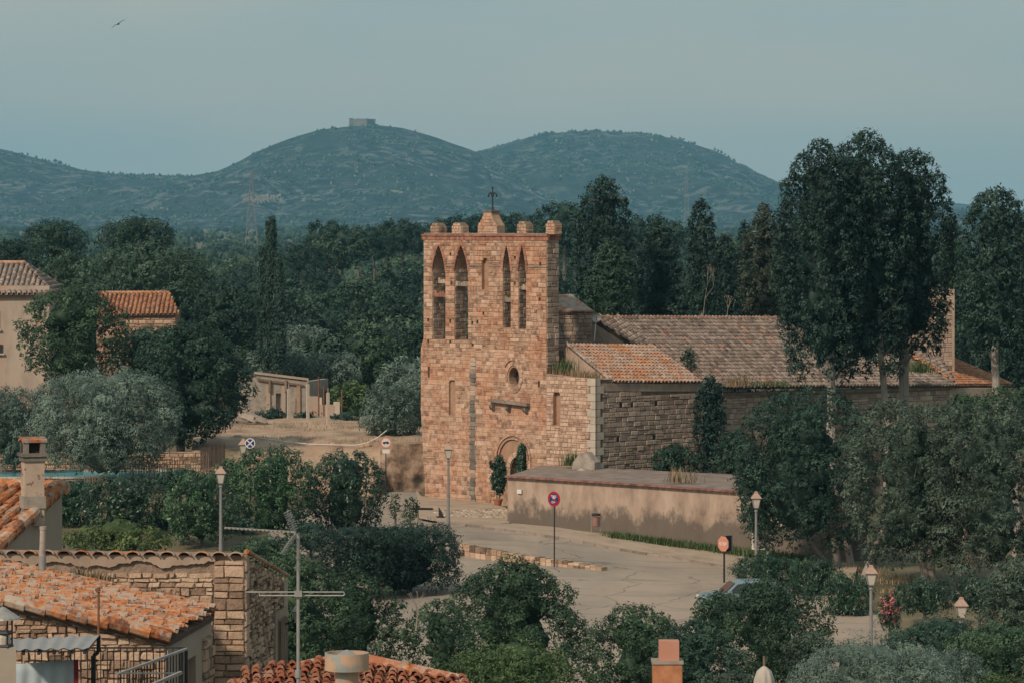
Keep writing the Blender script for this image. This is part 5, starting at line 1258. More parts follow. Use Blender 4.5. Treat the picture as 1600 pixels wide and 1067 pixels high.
for k in range(n):
    p = a.lerp(b, k/n); q = a.lerp(b, (k+.9)/n); mb = MB(); h0 = .45; mb.prism([p+Vector((0, 0, -.6)), q+Vector((0, 0, -.6)), q+Vector((0, 0, .55+.02*(k % 3))), p+Vector((0, 0, .55+.02*(k % 2)))], Vector((0, .04, 0))); mb.build('board', M['wood'], bf)
# ================================================================== STREET LAMPS
def lamp(px, ytop, Y, label, zb=None, capm='lampcap', lit=False, polem='metal'):
    p = at(px, ytop, Y); z0 = g1(p.x, Y) if zb is None else zb; b = Vector((p.x, Y, z0)); o = thing('street_lamp', tuple(b), label, 'street lamp', 'street lamps around the church')
    zt_ = p.z; L0 = zt_-.92
    mb = MB(); mb.cyl(b, (b.x, Y, b.z+.75), .105, .09, 12); mb.build('base', M[polem], o)
    mb = MB(); mb.cyl((b.x, Y, b.z+.7), (b.x, Y, L0), .078, .058, 12); mb.lathe((b.x, Y, L0-.12), [(.06, 0), (.09, .03), (.09, .07), (.05, .12)], 12); mb.build('pole', M[polem], o)
    r4 = math.pi/4
    mb = MB(); mb.lathe((b.x, Y, L0), [(.045, 0), (.12, .05), (.15, .08), (.15, .11)], 4, r4); 
    c4 = [(math.cos(r4+i*math.pi/2), math.sin(r4+i*math.pi/2)) for i in range(4)]
    for cx_, cy_ in c4: mb.bar((b.x+cx_*.155, Y+cy_*.155, L0+.10), (b.x+cx_*.27, Y+cy_*.27, L0+.52), .022)
    for i in range(4):
        (x0, y0), (x1, y1) = c4[i], c4[(i+1) % 4]; mb.bar((b.x+x0*.275, Y+y0*.275, L0+.53), (b.x+x1*.275, Y+y1*.275, L0+.53), .03)
    mb.build('lantern_frame', M['metal'], o)
    for i in range(4):
        (x0, y0), (x1, y1) = c4[i], c4[(i+1) % 4]; q = .145; w2_ = .255
        mb = MB(); mb.prism([(b.x+x0*q, Y+y0*q, L0+.11), (b.x+x1*q, Y+y1*q, L0+.11), (b.x+x1*w2_, Y+y1*w2_, L0+.52), (b.x+x0*w2_, Y+y0*w2_, L0+.52)], Vector((-(x0+x1)*.004, -(y0+y1)*.004, 0))); mb.build('glass_pane', M['glass'], o)
    mb = MB(); mb.lathe((b.x, Y, L0+.54), [(.355, 0), (.345, .03), (.20, .17), (.125, .235), (.115, .27), (.12, .30), (.03, .34)], 4, r4); mb.build('lantern_roof', M[capm], o)
    mb = MB(); mb.lathe((b.x, Y, L0+.86), [(.02, 0), (.04, .02), (.04, .05), (.0, .075)], 8); mb.build('finial', M['metal_d'], o)
    return o
lamp(700.5, 690, 198, 'grey street lamp standing before the church front')
lamp(1181.5, 765.5, 183, 'street lamp with tan cap in front of the info board and long wall')
lamp(1361, 880, 150, 'street lamp beside the pink flowering oleander')
lamp(1502, 930, 143, 'street lamp head poking out of the trees at the lower right')
lamp(345, 726, 176, 'street lamp rising behind the ruined stone house wall, between round bushes')
lamp(380, 683, 203, 'half hidden street lamp next to the blue no stopping sign')
lamp(487, 597, 275, 'far street lamp behind the ruined shed yard wall')
# ================================================================== SIGNS, BIN, BOARD
def disc(mb, c, r, n_, th, seg=28, off=0.0):
    q = n_.to_track_quat('Z', 'Y').to_matrix(); c = Vector(c)+n_*off; vs = [c+q@Vector((r*math.cos(6.2832*(k+.5)/seg), r*math.sin(6.2832*(k+.5)/seg), z)) for z in (0, -th) for k in range(seg)]
    mb.add(vs, [tuple(range(seg)), tuple(range(2*seg-1, seg-1, -1))]+[(k, (k+1) % seg, seg+(k+1) % seg, seg+k) for k in range(seg)]); return mb
def sign_basis(n_): zz = Vector((0, 0, 1)); xx = zz.cross(n_).normalized(); return xx, zz
def flat(mb, c, n_, pts, off, th=.004):
    xx, zz = sign_basis(n_); mb.prism([Vector(c)+xx*a+zz*b+n_*off for a, b in pts], -n_*th); return mb
def post(b, top, parent, r=.032, mt='metal_d'): mb = MB(); mb.cyl(b, top, r, n=8); mb.build('post', M[mt], parent)
# no parking sign with lettering
sY = 181.6; b = G(866, 885.5); c = at(866.5, 779, b.y); o = thing('no_parking_sign', tuple(b), 'red and blue round no parking sign with white lettering on a black road post', 'sign', None)
n_ = Vector((-.62, -.78, 0)).normalized(); post(b, (c.x, c.y, c.z+.2), o)
front = c+n_*.06
mb = MB(); disc(mb, front, .36, n_, .02); mb.build('sign_disc', M['red'], o)
mb = MB(); disc(mb, front, .255, n_, .006, off=.007); mb.build('blue_field', M['blue'], o)
mb = MB()
for pts in ([(-.15,.17),(.15,.17),(.15,.135),(-.15,.135)], [(-.02,.135),(.02,.135),(.02,.04),(-.02,.04)], [(-.10,.10),(.16,.10),(.16,.075),(-.10,.075)], [(-.06,.05),(.10,.05),(.10,.02),(-.06,.02)],
            [(-.12,-.09),(-.02,-.09),(-.02,-.115),(-.12,-.115)], [(-.12,-.09),(-.095,-.09),(-.095,-.2),(-.12,-.2)], [(-.12,-.175),(-.0,-.175),(-.0,-.2),(-.12,-.2)], [(-.03,-.13),(-.0,-.13),(-.0,-.2),(-.03,-.2)], [(.02,-.12),(.08,-.12),(.08,-.17),(.02,-.17)]):
    flat(mb, front, n_, pts, .014)
mb.build('lettering', M['white'], o)
mb = MB(); w_ = .028; L1 = .27; q = .707
flat(mb, front, n_, [(-L1*q-w_, L1*q-w_), (-L1*q+w_, L1*q+w_), (L1*q+w_, -L1*q+w_), (L1*q-w_, -L1*q-w_)], .011); mb.build('red_bar', M['red'], o)
# truck restriction sign
b = G(603, 765.5); b.y = 223.0; c = at(603, 691, b.y); b = Vector((c.x, b.y, g1(c.x, b.y))); o = thing('no_trucks_sign', tuple(b), 'round red bordered sign with black lorry and white plate beneath, at the rock cut', 'sign')
n_ = Vector((.08, -1, 0)).normalized(); post(b, (c.x, c.y, c.z+.1), o); front = c+n_*.06
mb = MB(); disc(mb, front, .35, n_, .02); mb.build('sign_disc', M['redfade'], o); mb = MB(); disc(mb, front, .26, n_, .006, off=.007); mb.build('white_field', M['white'], o)
mb = MB()
for pts in ([(-.19,-.05),(.02,-.05),(.02,.07),(-.19,.03)], [(.03,-.05),(.15,-.05),(.15,.02),(.11,.075),(.03,.075)], [(.15,-.05),(.19,-.05),(.19,0),(.15,.0)]): flat(mb, front, n_, pts, .014)
for x_ in (-.11, .10): disc(mb, front+sign_basis(n_)[0]*x_+Vector((0, 0, -.06)), .035, n_, .004, 12, .015)
mb.build('lorry_symbol', M['metal_d'], o)
mb = MB(); mb.box(c+n_*.05+Vector((0, 0, -.5)), (.42, .02, .24)); mb.build('sub_plate', M['white'], o)
# blue no stopping sign
c = at(391, 692, 201); b = Vector((c.x, 201, g1(c.x, 201))); o = thing('no_stopping_sign', tuple(b), 'small blue round no stopping sign with crossed bars, before the dirt bank', 'sign')
n_ = Vector((-.1, -1, 0)).normalized(); post(b, (c.x, c.y, c.z+.1), o); front = c+n_*.06
mb = MB(); disc(mb, front, .27, n_, .02); mb.build('sign_disc', M['white'], o); mb = MB(); disc(mb, front, .225, n_, .006, off=.007); mb.build('blue_field', M['blue'], o)
mb = MB(); w_ = .02; L1 = .22
flat(mb, front, n_, [(-L1*q-w_, L1*q-w_), (-L1*q+w_, L1*q+w_), (L1*q+w_, -L1*q+w_), (L1*q-w_, -L1*q-w_)], .013); flat(mb, front, n_, [(-L1*q-w_, -L1*q+w_), (-L1*q+w_, -L1*q-w_), (L1*q+w_, L1*q-w_), (L1*q-w_, L1*q+w_)], .018); mb.build('cross_bars', M['white'], o)
# faded octagonal stop sign with a rectangular one behind it
c = at(1131.5, 849, 177); b = Vector((c.x, 177, g1(c.x, 177))); o = thing('stop_sign', tuple(b), 'faded salmon octagonal stop sign with a dark sign plate behind it', 'sign')
n_ = Vector((-.75, -.66, 0)).normalized(); post(b, (c.x, c.y, c.z+.3), o, .045); front = c+n_*.07
mb = MB(); disc(mb, front, .37, n_, .02, 8); mb.build('octagon', M['redfade'], o)
o.children[-1].rotation_euler = (0, 0, 0)
def word(txt, c, n_, hgt, wid, off, name, parent, mt):
    G5 = {'S': ['111','100','111','001','111'], 'T': ['111','010','010','010','010'], 'O': ['111','101','101','101','111'], 'P': ['111','101','111','100','100']}
    mb = MB(); cw = wid/(len(txt)*4-1); chh = hgt/5
    for i, ch in enumerate(txt):
        for r_, row in enumerate(G5[ch]):
            for k, bit in enumerate(row):
                if bit == '1':
                    x_ = -wid/2+(i*4+k)*cw; y_ = hgt/2-r_*chh; flat(mb, c, n_, [(x_, y_), (x_+cw, y_), (x_+cw, y_-chh), (x_, y_-chh)], off)
    mb.build(name, M[mt], parent)
word('STOP', front, n_, .15, .46, .01, 'stop_lettering', o, 'white')
mb = MB(); mb.box(c+Vector((.16, .12, .0)), (.5, .03, .72), rz=.75); mb.build('rear_plate', M['metal_d'], o)
mb = MB(); mb.box(c+Vector((.20, .17, .0)), (.54, .02, .76), rz=.75); mb.build('rear_plate_rim', M['galv'], o)
# info board
c = at(1187, 840, 187.5); b = Vector((c.x, 187.5, g1(c.x, 187.5))); o = thing('info_board', tuple(b), 'white framed information board on a pale post before the long wall', 'board')
mb = MB(); mb.box((b.x+.38, 187.5, (b.z+c.z)/2+.3), (.09, .09, c.z-b.z+1.2)); mb.build('post', M['quoin'], o)
mb = MB(); mb.box(c, (.78, .06, .86*1.3)); mb.build('frame', M['white'], o); mb = MB(); mb.box(c+Vector((0, -.035, 0)), (.62, .012, .96)); mb.build('panel', M['concrete'], o)
mb = MB()
for k in range(7): mb.box(c+Vector((-.02, -.043, .36-k*.12)), (.46-(k % 3)*.08, .004, .03))
mb.build('printed_lines', M['metal'], o)
# litter bin
bb = G(931, 835); o = thing('litter_bin', tuple(bb), 'pinkish cylindrical litter bin hung in a frame against the wall', 'litter bin'); bz = bb.z+.12
mb = MB(); mb.lathe((bb.x, bb.y, bz+.32), [(.17, 0), (.19, .03), (.19, .46), (.195, .48)], 16); mb.build('drum', M['binmat'], o)
mb = MB(); mb.lathe((bb.x+.02, bb.y, bz+.86), [(.22, 0), (.23, .03), (.23, .10), (.1, .13)], 16); mb.build('lid', M['metal_d'], o)
for sg in (-1, 1): mb = MB(); mb.cyl((bb.x+sg*.23, bb.y+.02, bz-.15), (bb.x+sg*.23, bb.y+.02, bz+.9), .022, n=6); mb.bar((bb.x+sg*.23, bb.y, bz+.55), (bb.x+sg*.17, bb.y, bz+.55), .02); mb.build('support', M['galv'], o)
# dark pointed thing on the pavement, kind unknown
p = G(688, 811); o = thing('traffic_marker', tuple(p), 'dark slanting pointed marker on the pavement left of the tall lamp post', 'marker')
mb = MB(); mb.box((p.x, p.y, p.z+.15), (.42, .3, .05)); mb.build('foot', M['rubber'], o); mb = MB(); mb.prism([(p.x-.08, p.y, p.z+.17), (p.x+.17, p.y, p.z+.17), (p.x+.08, p.y, p.z+.42), (p.x-.10, p.y, p.z+.70)], Vector((0, .07, 0))); mb.build('blade', M['metal_d'], o)
# potted climber by the door and shrub at the jamb
pp = G(778, 791); pp.y -= .1; o = thing('potted_shrub', tuple(pp), 'tall leafy shrub in a terracotta pot left of the church door', 'potted plant')
mb = MB(); mb.lathe((pp.x, pp.y, pp.z+.08), [(.17, 0), (.25, .28), (.28, .30), (.28, .36), (.22, .36), (.2, .3)], 16); mb.build('pot', M['pot'], o)
mb = MB(); mb.tube([Vector((pp.x+.08, pp.y, pp.z+.35)), Vector((pp.x+.12, pp.y, pp.z+.9)), Vector((pp.x+.05, pp.y, pp.z+1.4))], .04, 6, .03); mb.build('stem', M['bark'], o)
cc = at(780, 742, pp.y); rx_, rz_ = 12/sy(pp.y), 30/sy(pp.y)
lob = make_lobes('round', tuple(cc), rx_, rx_, rz_, 26, .45, 5, 1.0)+[(cc.x-.45, cc.y, cc.z+.55, .12, .12, .2), (cc.x-.35, cc.y, cc.z-.2, .1, .1, .15), (cc.x-.3, cc.y, cc.z-.75, .1, .1, .1)]
V, q_, t_, T_ = foliage(lob, 5200, .07, .028, 5, up=.1, core=.7, cluster=4, spill=.2); link('foliage', mesh_np('foliage', V-np.array(pp), [q_, t_], T_, M['leaf_gloss']), o)
pp = FA.p(fp(817, 740)[0], 0, .35); pp.z = -.2; o = thing('doorway_shrub', tuple(pp), 'pointed leafy shrub growing against the right jamb of the church door', 'shrub')
cc = at(815, 728, pp.y); V, q_, t_, T_ = foliage(make_lobes('cone', tuple(cc), 11/28, .32, 34/28, 26, .45, 6, 1.0), 4600, .07, .028, 6, up=.1, core=.7, cluster=4, spill=.2); link('foliage', mesh_np('foliage', V-np.array(pp), [q_, t_], T_, M['leaf_gloss']), o)
mb = MB(); mb.tube([Vector((pp.x, pp.y, -.2)), Vector((cc.x, cc.y, 1.6))], .04, 6, .03); mb.build('stem', M['bark'], o)
# ================================================================== CAR (mostly hidden by a tree)
cY = 166.0; cc = at(1165, 905, cY); gzc = cc.z-1.47; car = thing('parked_car', (cc.x, cY, gzc), 'pale blue hatchback mostly hidden behind the tree by the stop sign', 'car'); ca_ = R(8)
Rz = Matrix.Rotation(ca_, 3, 'Z')
def cp_(x, y, z): return Vector((cc.x, cY, gzc))+Rz@Vector((x, y, z))
sec = [(-2.0,.35),(-2.02,.75),(-1.75,.88),(-1.05,.95),(-.55,1.38),(-.2,1.46),(.75,1.46),(1.35,1.36),(1.85,.98),(1.98,.7),(1.98,.35)]
mb = MB(); nS = len(sec); ws = [(-.84, .97), (-.80, 1)]
vs = []
for sd_, in ((-1,), (1,)):
    for x, z in sec:
        w_ = .85 if z < 1.0 else .85-.16*(z-1.0)/.46; vs.append(cp_(x, sd_*w_, z))
mb.add(vs, [tuple(range(nS)), tuple(range(2*nS-1, nS-1, -1))]+[(k, nS+k, nS+(k+1) % nS, (k+1) % nS) for k in range(nS)]); body = mb.build('body', M['car'], car)
bv = body.modifiers.new('bevel', 'BEVEL'); bv.width = .06; bv.segments = 3
for sd_ in (-1, 1):
    for pts in ([(-.92,.97),(-.5,1.34),(-.05,1.38),(-.05,.97)], [(.03,.97),(.03,1.38),(.72,1.38),(1.3,1.28),(1.55,.97)]):
        mb = MB(); mb.prism([cp_(x, sd_*(.856-.16*max(0, z-1.0)/.46), z) for x, z in pts], Rz@Vector((0, sd_*.01, 0))); mb.build('side_window', M['win'], car)
mb = MB(); mb.prism([cp_(-1.03,-.68,.97), cp_(-1.03,.68,.97), cp_(-.58,.6,1.37), cp_(-.58,-.6,1.37)], Rz@Vector((-.02, 0, .02))); mb.build('windscreen', M['win'], car)
mb = MB(); mb.prism([cp_(1.39,-.6,1.33), cp_(1.39,.6,1.33), cp_(1.82,.68,1.0), cp_(1.82,-.68,1.0)], Rz@Vector((.02, 0, .02))); mb.build('rear_window', M['win'], car)
for x in (-1.25, 1.25):
    for sd_ in (-1, 1):
        wp = cp_(x, sd_*.8, .31); mb = MB(); dn = Rz@Vector((0, sd_, 0)); mb.cyl(wp-dn*.1, wp+dn*.1, .31, n=20); wo = mb.build('wheel', M['rubber'], car); mb = MB(); mb.cyl(wp+dn*.095, wp+dn*.115, .19, n=14); mb.build('rim', M['galv'], wo)
for sd_ in (-1, 1):
    mb = MB(); mb.box(cp_(-1.99, sd_*.62, .72), (.08, .3, .14), rz=ca_); mb.build('headlight', M['white'], car); mb = MB(); mb.box(cp_(1.95, sd_*.68, .85), (.08, .18, .22), rz=ca_); mb.build('tail_light', M['red'], car)
    mb = MB(); mb.box(cp_(-.85, sd_*.95, 1.02), (.12, .18, .12), rz=ca_); mb.build('wing_mirror', M['car'], car)
# ================================================================== BIRDS
def bird(p, span, label, roll=.5, yaw=0, sc_=1):
    o = thing('swallow', tuple(p), label, 'bird'); q = Matrix.Rotation(yaw, 3, 'Z')@Matrix.Rotation(-roll, 3, 'Y'); P_ = lambda x, y, z: p+q@Vector((x*span, y*span, z*span))
    mb = MB(); mb.cyl(P_(0, -.16, 0), P_(0, 0, 0), .02*span, .07*span, 7); mb.cyl(P_(0, 0, 0), P_(0, .18, 0), .07*span, .015*span, 7)
    for sg in (-1, 1): mb.prism([P_(sg*.0, .14, 0), P_(sg*.07, .30, 0), P_(sg*.03, .16, 0)], Vector((0, 0, .01*span)))
    mb.build('body', M['metal_d'], o)
    for sg in (-1, 1): mb = MB(); mb.prism([P_(sg*.02, -.07, .01), P_(sg*.26, -.10, .04), P_(sg*.52, .10, .0), P_(sg*.25, .02, .03), P_(sg*.02, .07, .0)], Vector((0, 0, .015*span))); mb.build('wing', M['metal_d'], o)
bird(at(185, 38, 150), .60, 'dark swallow gliding alone high in the sky at the upper left', .55)
bird(FA.p(fp(838, 599)[0], fp(838, 599)[1], 1.2), .30, 'dark swallow flying close to the church front right of the round window', 1.0, .5)
# ================================================================== VILLAGE HOUSES IN FRONT
wY = 58.5
ho = thing('ruined_stone_house', tuple(at(380, 1000, wY)-Vector((0, 0, 10))), 'rubble stone house wall with scalloped tile coping and big corner quoins, left of the antenna', 'house')
FW = Frame((at(380, 0, wY).x, wY), (-1, .012)); wl = 6.2
def wp(a, b): return FW.px(a, b)
zt0 = wp(378, 867)[1]; zt1_ = wp(30, 861)[1]
wo_ = [(0, -1), (wl, -1), (wl, zt1_+.02), (0, zt0)]
w5 = slab_holes(FW, wo_, [], .45, 'front_wall', M['rubble_mortar'], ho)
zl = wp(200, 893)[1]
S5 = lay_stones(FW, [[(.46, 7), (wl, 7), (wl, zl), (.46, zl+.06)]], 8.0, zl+.02, (.05, .13), (.06, .26), .010, (.015, .07), rg, .2, .16)
emit_stones(S5, w5, M['rubble'], 300, rough=.2)
# big quoins on the corner
v = 8.0; k = 0
while v < zt0-.1:
    h_ = rg.choice([.06, .08, .10, .13, .19]); w_ = rg.uniform(.14, .32)
    place('quoin', unit_mesh(M['rubble'], k % 5, .13), w5, FW.mat(w_/2-.02, v+h_/2, 0, w_-.01, h_-.012, .05, rg.uniform(-.02, .02)))
    if w_ < .44: place('quoin', unit_mesh(M['rubble'], (k+2) % 5, .13), w5, FW.mat(w_-.02+(.46-w_)/2+.0, v+h_/2, 0, .46-w_+.01, h_-.012, .045))
    v += h_; k += 1
# plaster left on the upper wall, ragged lower edge
top = [(x, zt0+(zt1_-zt0)*x/wl-.01) for x in (wl, 0.42)]
low = [(0.42+k*(wl-.42)/160, zl+.02+.26*float(fbm(np.array([k*.09]), np.array([3.]), 4, 6)[0])+.02*rg.random()) for k in range(161)]
pts = [(a, b) for a, b in low]+top; tr = tessellate_polygon([[Vector((a, b, 0)) for a, b in pts]])
mb = MB(); mb.add([FW.p(a, b, .06) for a, b in pts], [tuple(t) for t in tr]); n = len(pts); mb.add([FW.p(a, b, .06) for a, b in pts]+[FW.p(a, b, -.02) for a, b in pts], [(i, (i+1) % n, n+(i+1) % n, n+i) for i in range(n)])
mb.build('plaster_remains', M['plaster'], ho)
# tiles along the top, ends towards us
k = 0; x = .1
while x < wl:
    zz = zt0+(zt1_-zt0)*x/wl; r_ = .10+rg.uniform(-.01, .012)
    mb = MB(); vs = []
    for d in (.14, -.42):
        for q in range(8): a = math.pi*q/7; vs.append(FW.p(x+r_*1.12*math.cos(a), zz+.0+r_*.72*math.sin(a)-.0+(.0 if d > 0 else -.08), d))
    for q in range(8): a = math.pi*q/7; vs.append(FW.p(x+r_*.9*math.cos(a), zz+r_*.5*math.sin(a)-.002, .14))
    mb.add(vs, [(q, q+1, 9+q, 8+q) for q in range(7)]+[(q, 16+q, 17+q, q+1) for q in range(7)], rg.random()); mb.build('coping_tile', M['tile_lichen'], ho)
    x += .262
CS = Vector((at(380, 0, wY).x, wY, 0)); FSi = Frame((CS.x, CS.y), (at(445, 0, 62.6).x-CS.x, 62.6-CS.y)); sl = FSi.px(445, 950)[0]
zs1 = FSi.px(445, 905)[1]
w6 = slab_holes(FSi, [(0, -1), (sl, -1), (sl, zs1), (0, zt0)], [], .4, 'side_wall', M['rubble_mortar'], ho)
a, b = FSi.px(427, 968), FSi.px(438, 1047)
shp = rect_pts(a[0], b[1], b[0], a[1])
S6 = lay_stones(FSi, [[(0.2, 7), (sl-.4, 7), (sl-.4, zs1+.02), (.2, zt0-.08)], rect_pts(a[0]-.25, b[1]-.1, b[0]+.25, a[1]+.1)], 8.1, zt0-.1, (.05, .10), (.10, .26), .018, (.02, .07), rg, .16, .12)
emit_stones(S6, w6, M['rubble'], 300, rough=.2)
v = 8.0
while v < zt0-.1: h_ = rg.uniform(.17, .30); place('quoin', unit_mesh(M['rubble'], 1, .05), w6, FSi.mat(.12, v+h_/2, 0, .26, h_-.02, .06)); v += h_
mb = MB(); mb.prism([FSi.p(sl-.38, 7, .05), FSi.p(sl, 7, .05), FSi.p(sl, zs1-.02, .05), FSi.p(sl-.38, zs1+.06, .05)], -FSi.n*.2); mb.build('plaster_edge', M['plaster_w'], ho)
mb = MB(); mb.prism([FSi.p(u, v, .075) for u, v in rect_pts(a[0]-.22, b[1]-.1, b[0]+.22, a[1]+.12)], -FSi.n*.15); mb.build('window_surround', M['plaster'], ho)
mb = MB(); mb.prism([FSi.p(u, v, .10) for u, v in shp], -FSi.n*.1); sh_ = mb.build('shutter', M['wood'], ho)
for k in range(4):
    u0_ = a[0]+(b[0]-a[0])*k/4; u1_ = a[0]+(b[0]-a[0])*(k+.92)/4; mb = MB(); mb.prism([FSi.p(u, v, .125) for u, v in rect_pts(u0_, b[1]+.02, u1_, a[1]-.02)], -FSi.n*.03); mb.build('plank', M['wood'], sh_)
mb = MB(); n = 14
for k in range(n):
    p = FSi.p(sl*k/n, zt0+(zs1-zt0)*k/n+.06, .05); q = FSi.p(sl*(k+1.1)/n, zt0+(zs1-zt0)*(k+1.1)/n+.07, .05); mb = MB(); mb.cyl(p, q, .04, .036, 8); mb.build('verge_tile', M['tile_lichen'], ho)
lp_ = FSi.p((a[0]+b[0])/2+.1, FSi.px(434, 958)[1], .3); wl_ = thing('wall_lantern', tuple(lp_), 'small blue grey lantern on a bracket above the brown shutter', 'lantern')
mb = MB(); mb.lathe(lp_+Vector((0, 0, -.12)), [(.03, 0), (.075, .14), (.10, .16), (.03, .24)], 4, .7); mb.build('shade', M['galv'], wl_); mb = MB(); mb.tube([lp_+Vector((0, 0, -.1)), lp_-FSi.n*.3+Vector((0, 0, -.22))], .015, 5); mb.build('bracket', M['metal_d'], wl_)
# ---- lean-to building with lichen mottled roof
lh = thing('low_stone_outbuilding', tuple(at(150, 1000, 56)-Vector((0, 0, 9))), 'low rubble outbuilding with mottled orange and grey tile roof in the lower left', 'outbuilding')
B0, C0 = at(268, 997, 54), at(336, 958, 57.4); D0, A0 = at(0, 884, 57.4), at(0, 943, 54)
B_ = B0; C_ = Vector((C0.x, C0.y, B0.z)); 
dsl = ((D0-C_)+(A0-B0))/2; dsl = Vector((dsl.x, 0, dsl.z)).normalized()
A_ = B_+dsl*3.6; D_ = C_+dsl*3.9
tile_roof(lh, [B_, C_, D_, A_], dsl, .165, .26, M['tile_lichen'], 300, random.Random(31), jit=.035, phase=1, name='roof_tile')
mb = MB()
for k in range(12):
    p = B_.lerp(A_, k/12); q = B_.lerp(A_, (k+1.1)/12); m2 = MB(); m2.cyl(p+Vector((0, -.04, .03)), q+Vector((0, -.04, .05)), .095, .085, 8, rg.random()); m2.build('verge_tile', M['tile_orange'] if k in (2, 3, 6, 7) else M['tile_lichen'], lh)
for k in range(8):
    p = C_.lerp(D_, k/8); q = C_.lerp(D_, (k+1.1)/8); m2 = MB(); m2.cyl(p+Vector((0, .02, .05)), q+Vector((0, .02, .06)), .09, .085, 8, rg.random()); m2.build('verge_tile', M['tile_orange'], lh)
FG = Frame((B_.x-.08, 54.12), (-1, 0.0)); gtop = lambda u: B_.z-.09+(-dsl.z/dsl.x)*u*1.0
wlen = 3.6
w7 = slab_holes(FG, [(0, -1), (wlen, -1), (wlen, gtop(wlen)), (0, gtop(0))], [], .4, 'gable_wall', M['rubble_mortar'], lh)
S7 = lay_stones(FG, [[(0.0, 7), (wlen, 7), (wlen, gtop(wlen)-.02), (0.0, gtop(0)-.02)]], 8.9, gtop(wlen), (.05, .14), (.06, .26), .010, (.02, .08), rg, .22, .17)
emit_stones(S7, w7, M['rubble'], 300, rough=.2)
FE = Frame((B_.x-.06, 54.1), ((C_-B_).x, (C_-B_).y)); el = (Vector((C_.x-B_.x, C_.y-B_.y))).length
a, b = FE.px(294, 1030), FE.px(306, 1067)
w8 = slab_holes(FE, [(0, -1), (el, -1), (el, C_.z-.08), (0, B_.z-.08)], [], .35, 'eave_wall', M['plaster2'], lh, niches=[(rect_pts(a[0], -.9, b[0], a[1]), .25)])
mb = MB(); mb.prism([FE.p(a[0]+.02, 7, -.15), FE.p(b[0]-.02, 7, -.15), FE.p(b[0]-.02, a[1]-.04, -.15), FE.p(a[0]+.02, a[1]-.04, -.15)], -FE.n*.05); mb.build('door', M['wood'], lh)
S8 = lay_stones(FE, [rect_pts(el-.8, 7, el, C_.z-.3)], 8.5, C_.z-.3, (.1, .18), (.2, .4), .02, (.02, .06), rg, .12, .08); emit_stones(S8, w8, M['rubble'], 60, rough=.13)
tuft('roof_weeds', [tuple(at(120, 905, 57.9)), tuple(at(168, 915, 57.9))], .22, 260, 'dry', 'dark weeds between the mottled roof and the stone house wall', 'weeds', 12, .12, .008, kind='stuff')
tuft('roof_weeds', [tuple(at(230, 925, 57.9)), tuple(at(300, 948, 57.9))], .12, 200, 'dry', 'dry weeds along the upper edge of the mottled roof', 'weeds', 13, .1, .008, kind='stuff')
mb = MB(); mb.prism([at(60, 893, 57.9), at(290, 945, 57.7), at(290, 952, 57.5), at(60, 900, 57.5)], Vector((0, .5, .02))); mb.build('mortar_fillet', M['concrete'], lh)
# flue pipe
fl = thing('flue_pipe', tuple(at(66, 893, 57.2)), 'pale rust streaked flue pipe standing on the mottled roof, right under the chimney house', 'pipe')
pz0, pz1, pzm = at(66, 893, 57.2), at(67.5, 822, 57.2), at(66, 868, 57.2)
mb = MB(); mb.cyl(pz0-Vector((0, 0, .2)), pzm, .058, n=14); mb.build('lower_pipe', M['galv'], fl); mb = MB(); mb.cyl(pzm, pz1, .046, n=14); mb.cyl(pz1-Vector((0, 0, .05)), pz1, .054, n=14); mb.build('upper_pipe', mat('rust_streaked_pipe', [(.2,.09,.06),(.36,.30,.26),(.45,.42,.38)], 3, stretch=(1,1,1.2), noise=1.5), fl)
# ---- chimney house
ch = thing('plastered_house', tuple(at(40, 850, 69)-Vector((0, 0, 10))), 'plastered house with orange tile roof at the left edge', 'house')
rt = at(97, 764, 70.0); sd2 = Vector((-.40, -.915, 0)); dn = Vector((sd2.x, sd2.y, -.405)); rdv = Vector((-.915, .40, 0))
rt_l = rt+rdv*3.2; bl = rt+dn*3.6; bll = rt_l+dn*3.6
# match the verge line to the photograph
tile_roof(ch, [bl, rt, rt_l, bll], -dn, .25, .33, M['tile_orange'], 230, random.Random(44), jit=.025, phase=.5, name='roof_tile')
for k in range(12):
    p = rt+dn*(3.6*k/12); q = rt+dn*(3.6*(k+1.1)/12); off = -rdv*.02+Vector((0, 0, .06)); m2 = MB(); m2.cyl(q+off, p+off+Vector((0, 0, .02)), .125, .11, 10, rg.random()); m2.build('verge_tile', M['tile_orange'], ch)
for k in range(9):
    p = rt+rdv*(.36*k-.1); q = rt+rdv*(.36*k+.30); m2 = MB(); m2.cyl(p+Vector((0, 0, .03)), q+Vector((0, 0, .05)), .13, .12, 10, rg.random()); m2.build('ridge_tile', M['tile_orange'] if k else M['tile_lichen'], ch)
mb = MB(); g0 = rt-rdv*.0+Vector((0, 0, -.10)); g1_ = bl+Vector((0, 0, -.10)); mb.prism([g0, Vector((g0.x, g0.y, -1)), Vector((g1_.x, g1_.y, -1)), g1_], rdv*.3); mb.build('gable_wall', M['plaster2'], ch)
mb = MB(); mb.prism([g0+rdv*.3, g0+rdv*3.2, Vector((g0.x, g0.y, -1))+rdv*3.2, Vector((g0.x, g0.y, -1))+rdv*.3], Vector((-.1, -.25, 0))); mb.build('back_wall', M['plaster2'], ch)
cY2 = 69.2; cx = at(51, 700, cY2).x; zb_, zt3 = at(51, 785, cY2).z, at(51, 711, cY2).z
cm = thing('chimney_stack', (cx, cY2, zb_), 'tall patchy rendered chimney with slab cap and tiled hood on the left roof', 'chimney')
rc_ = R(18); wch = 31/sy(cY2)
mch = mat('peeling_chimney_render', [(.33,.24,.18),(.44,.34,.265),(.48,.38,.30)], 3, cols2=[(.14,.075,.06),(.2,.12,.09),(.26,.17,.13)], scale2=6, mix2=(.56,.60))
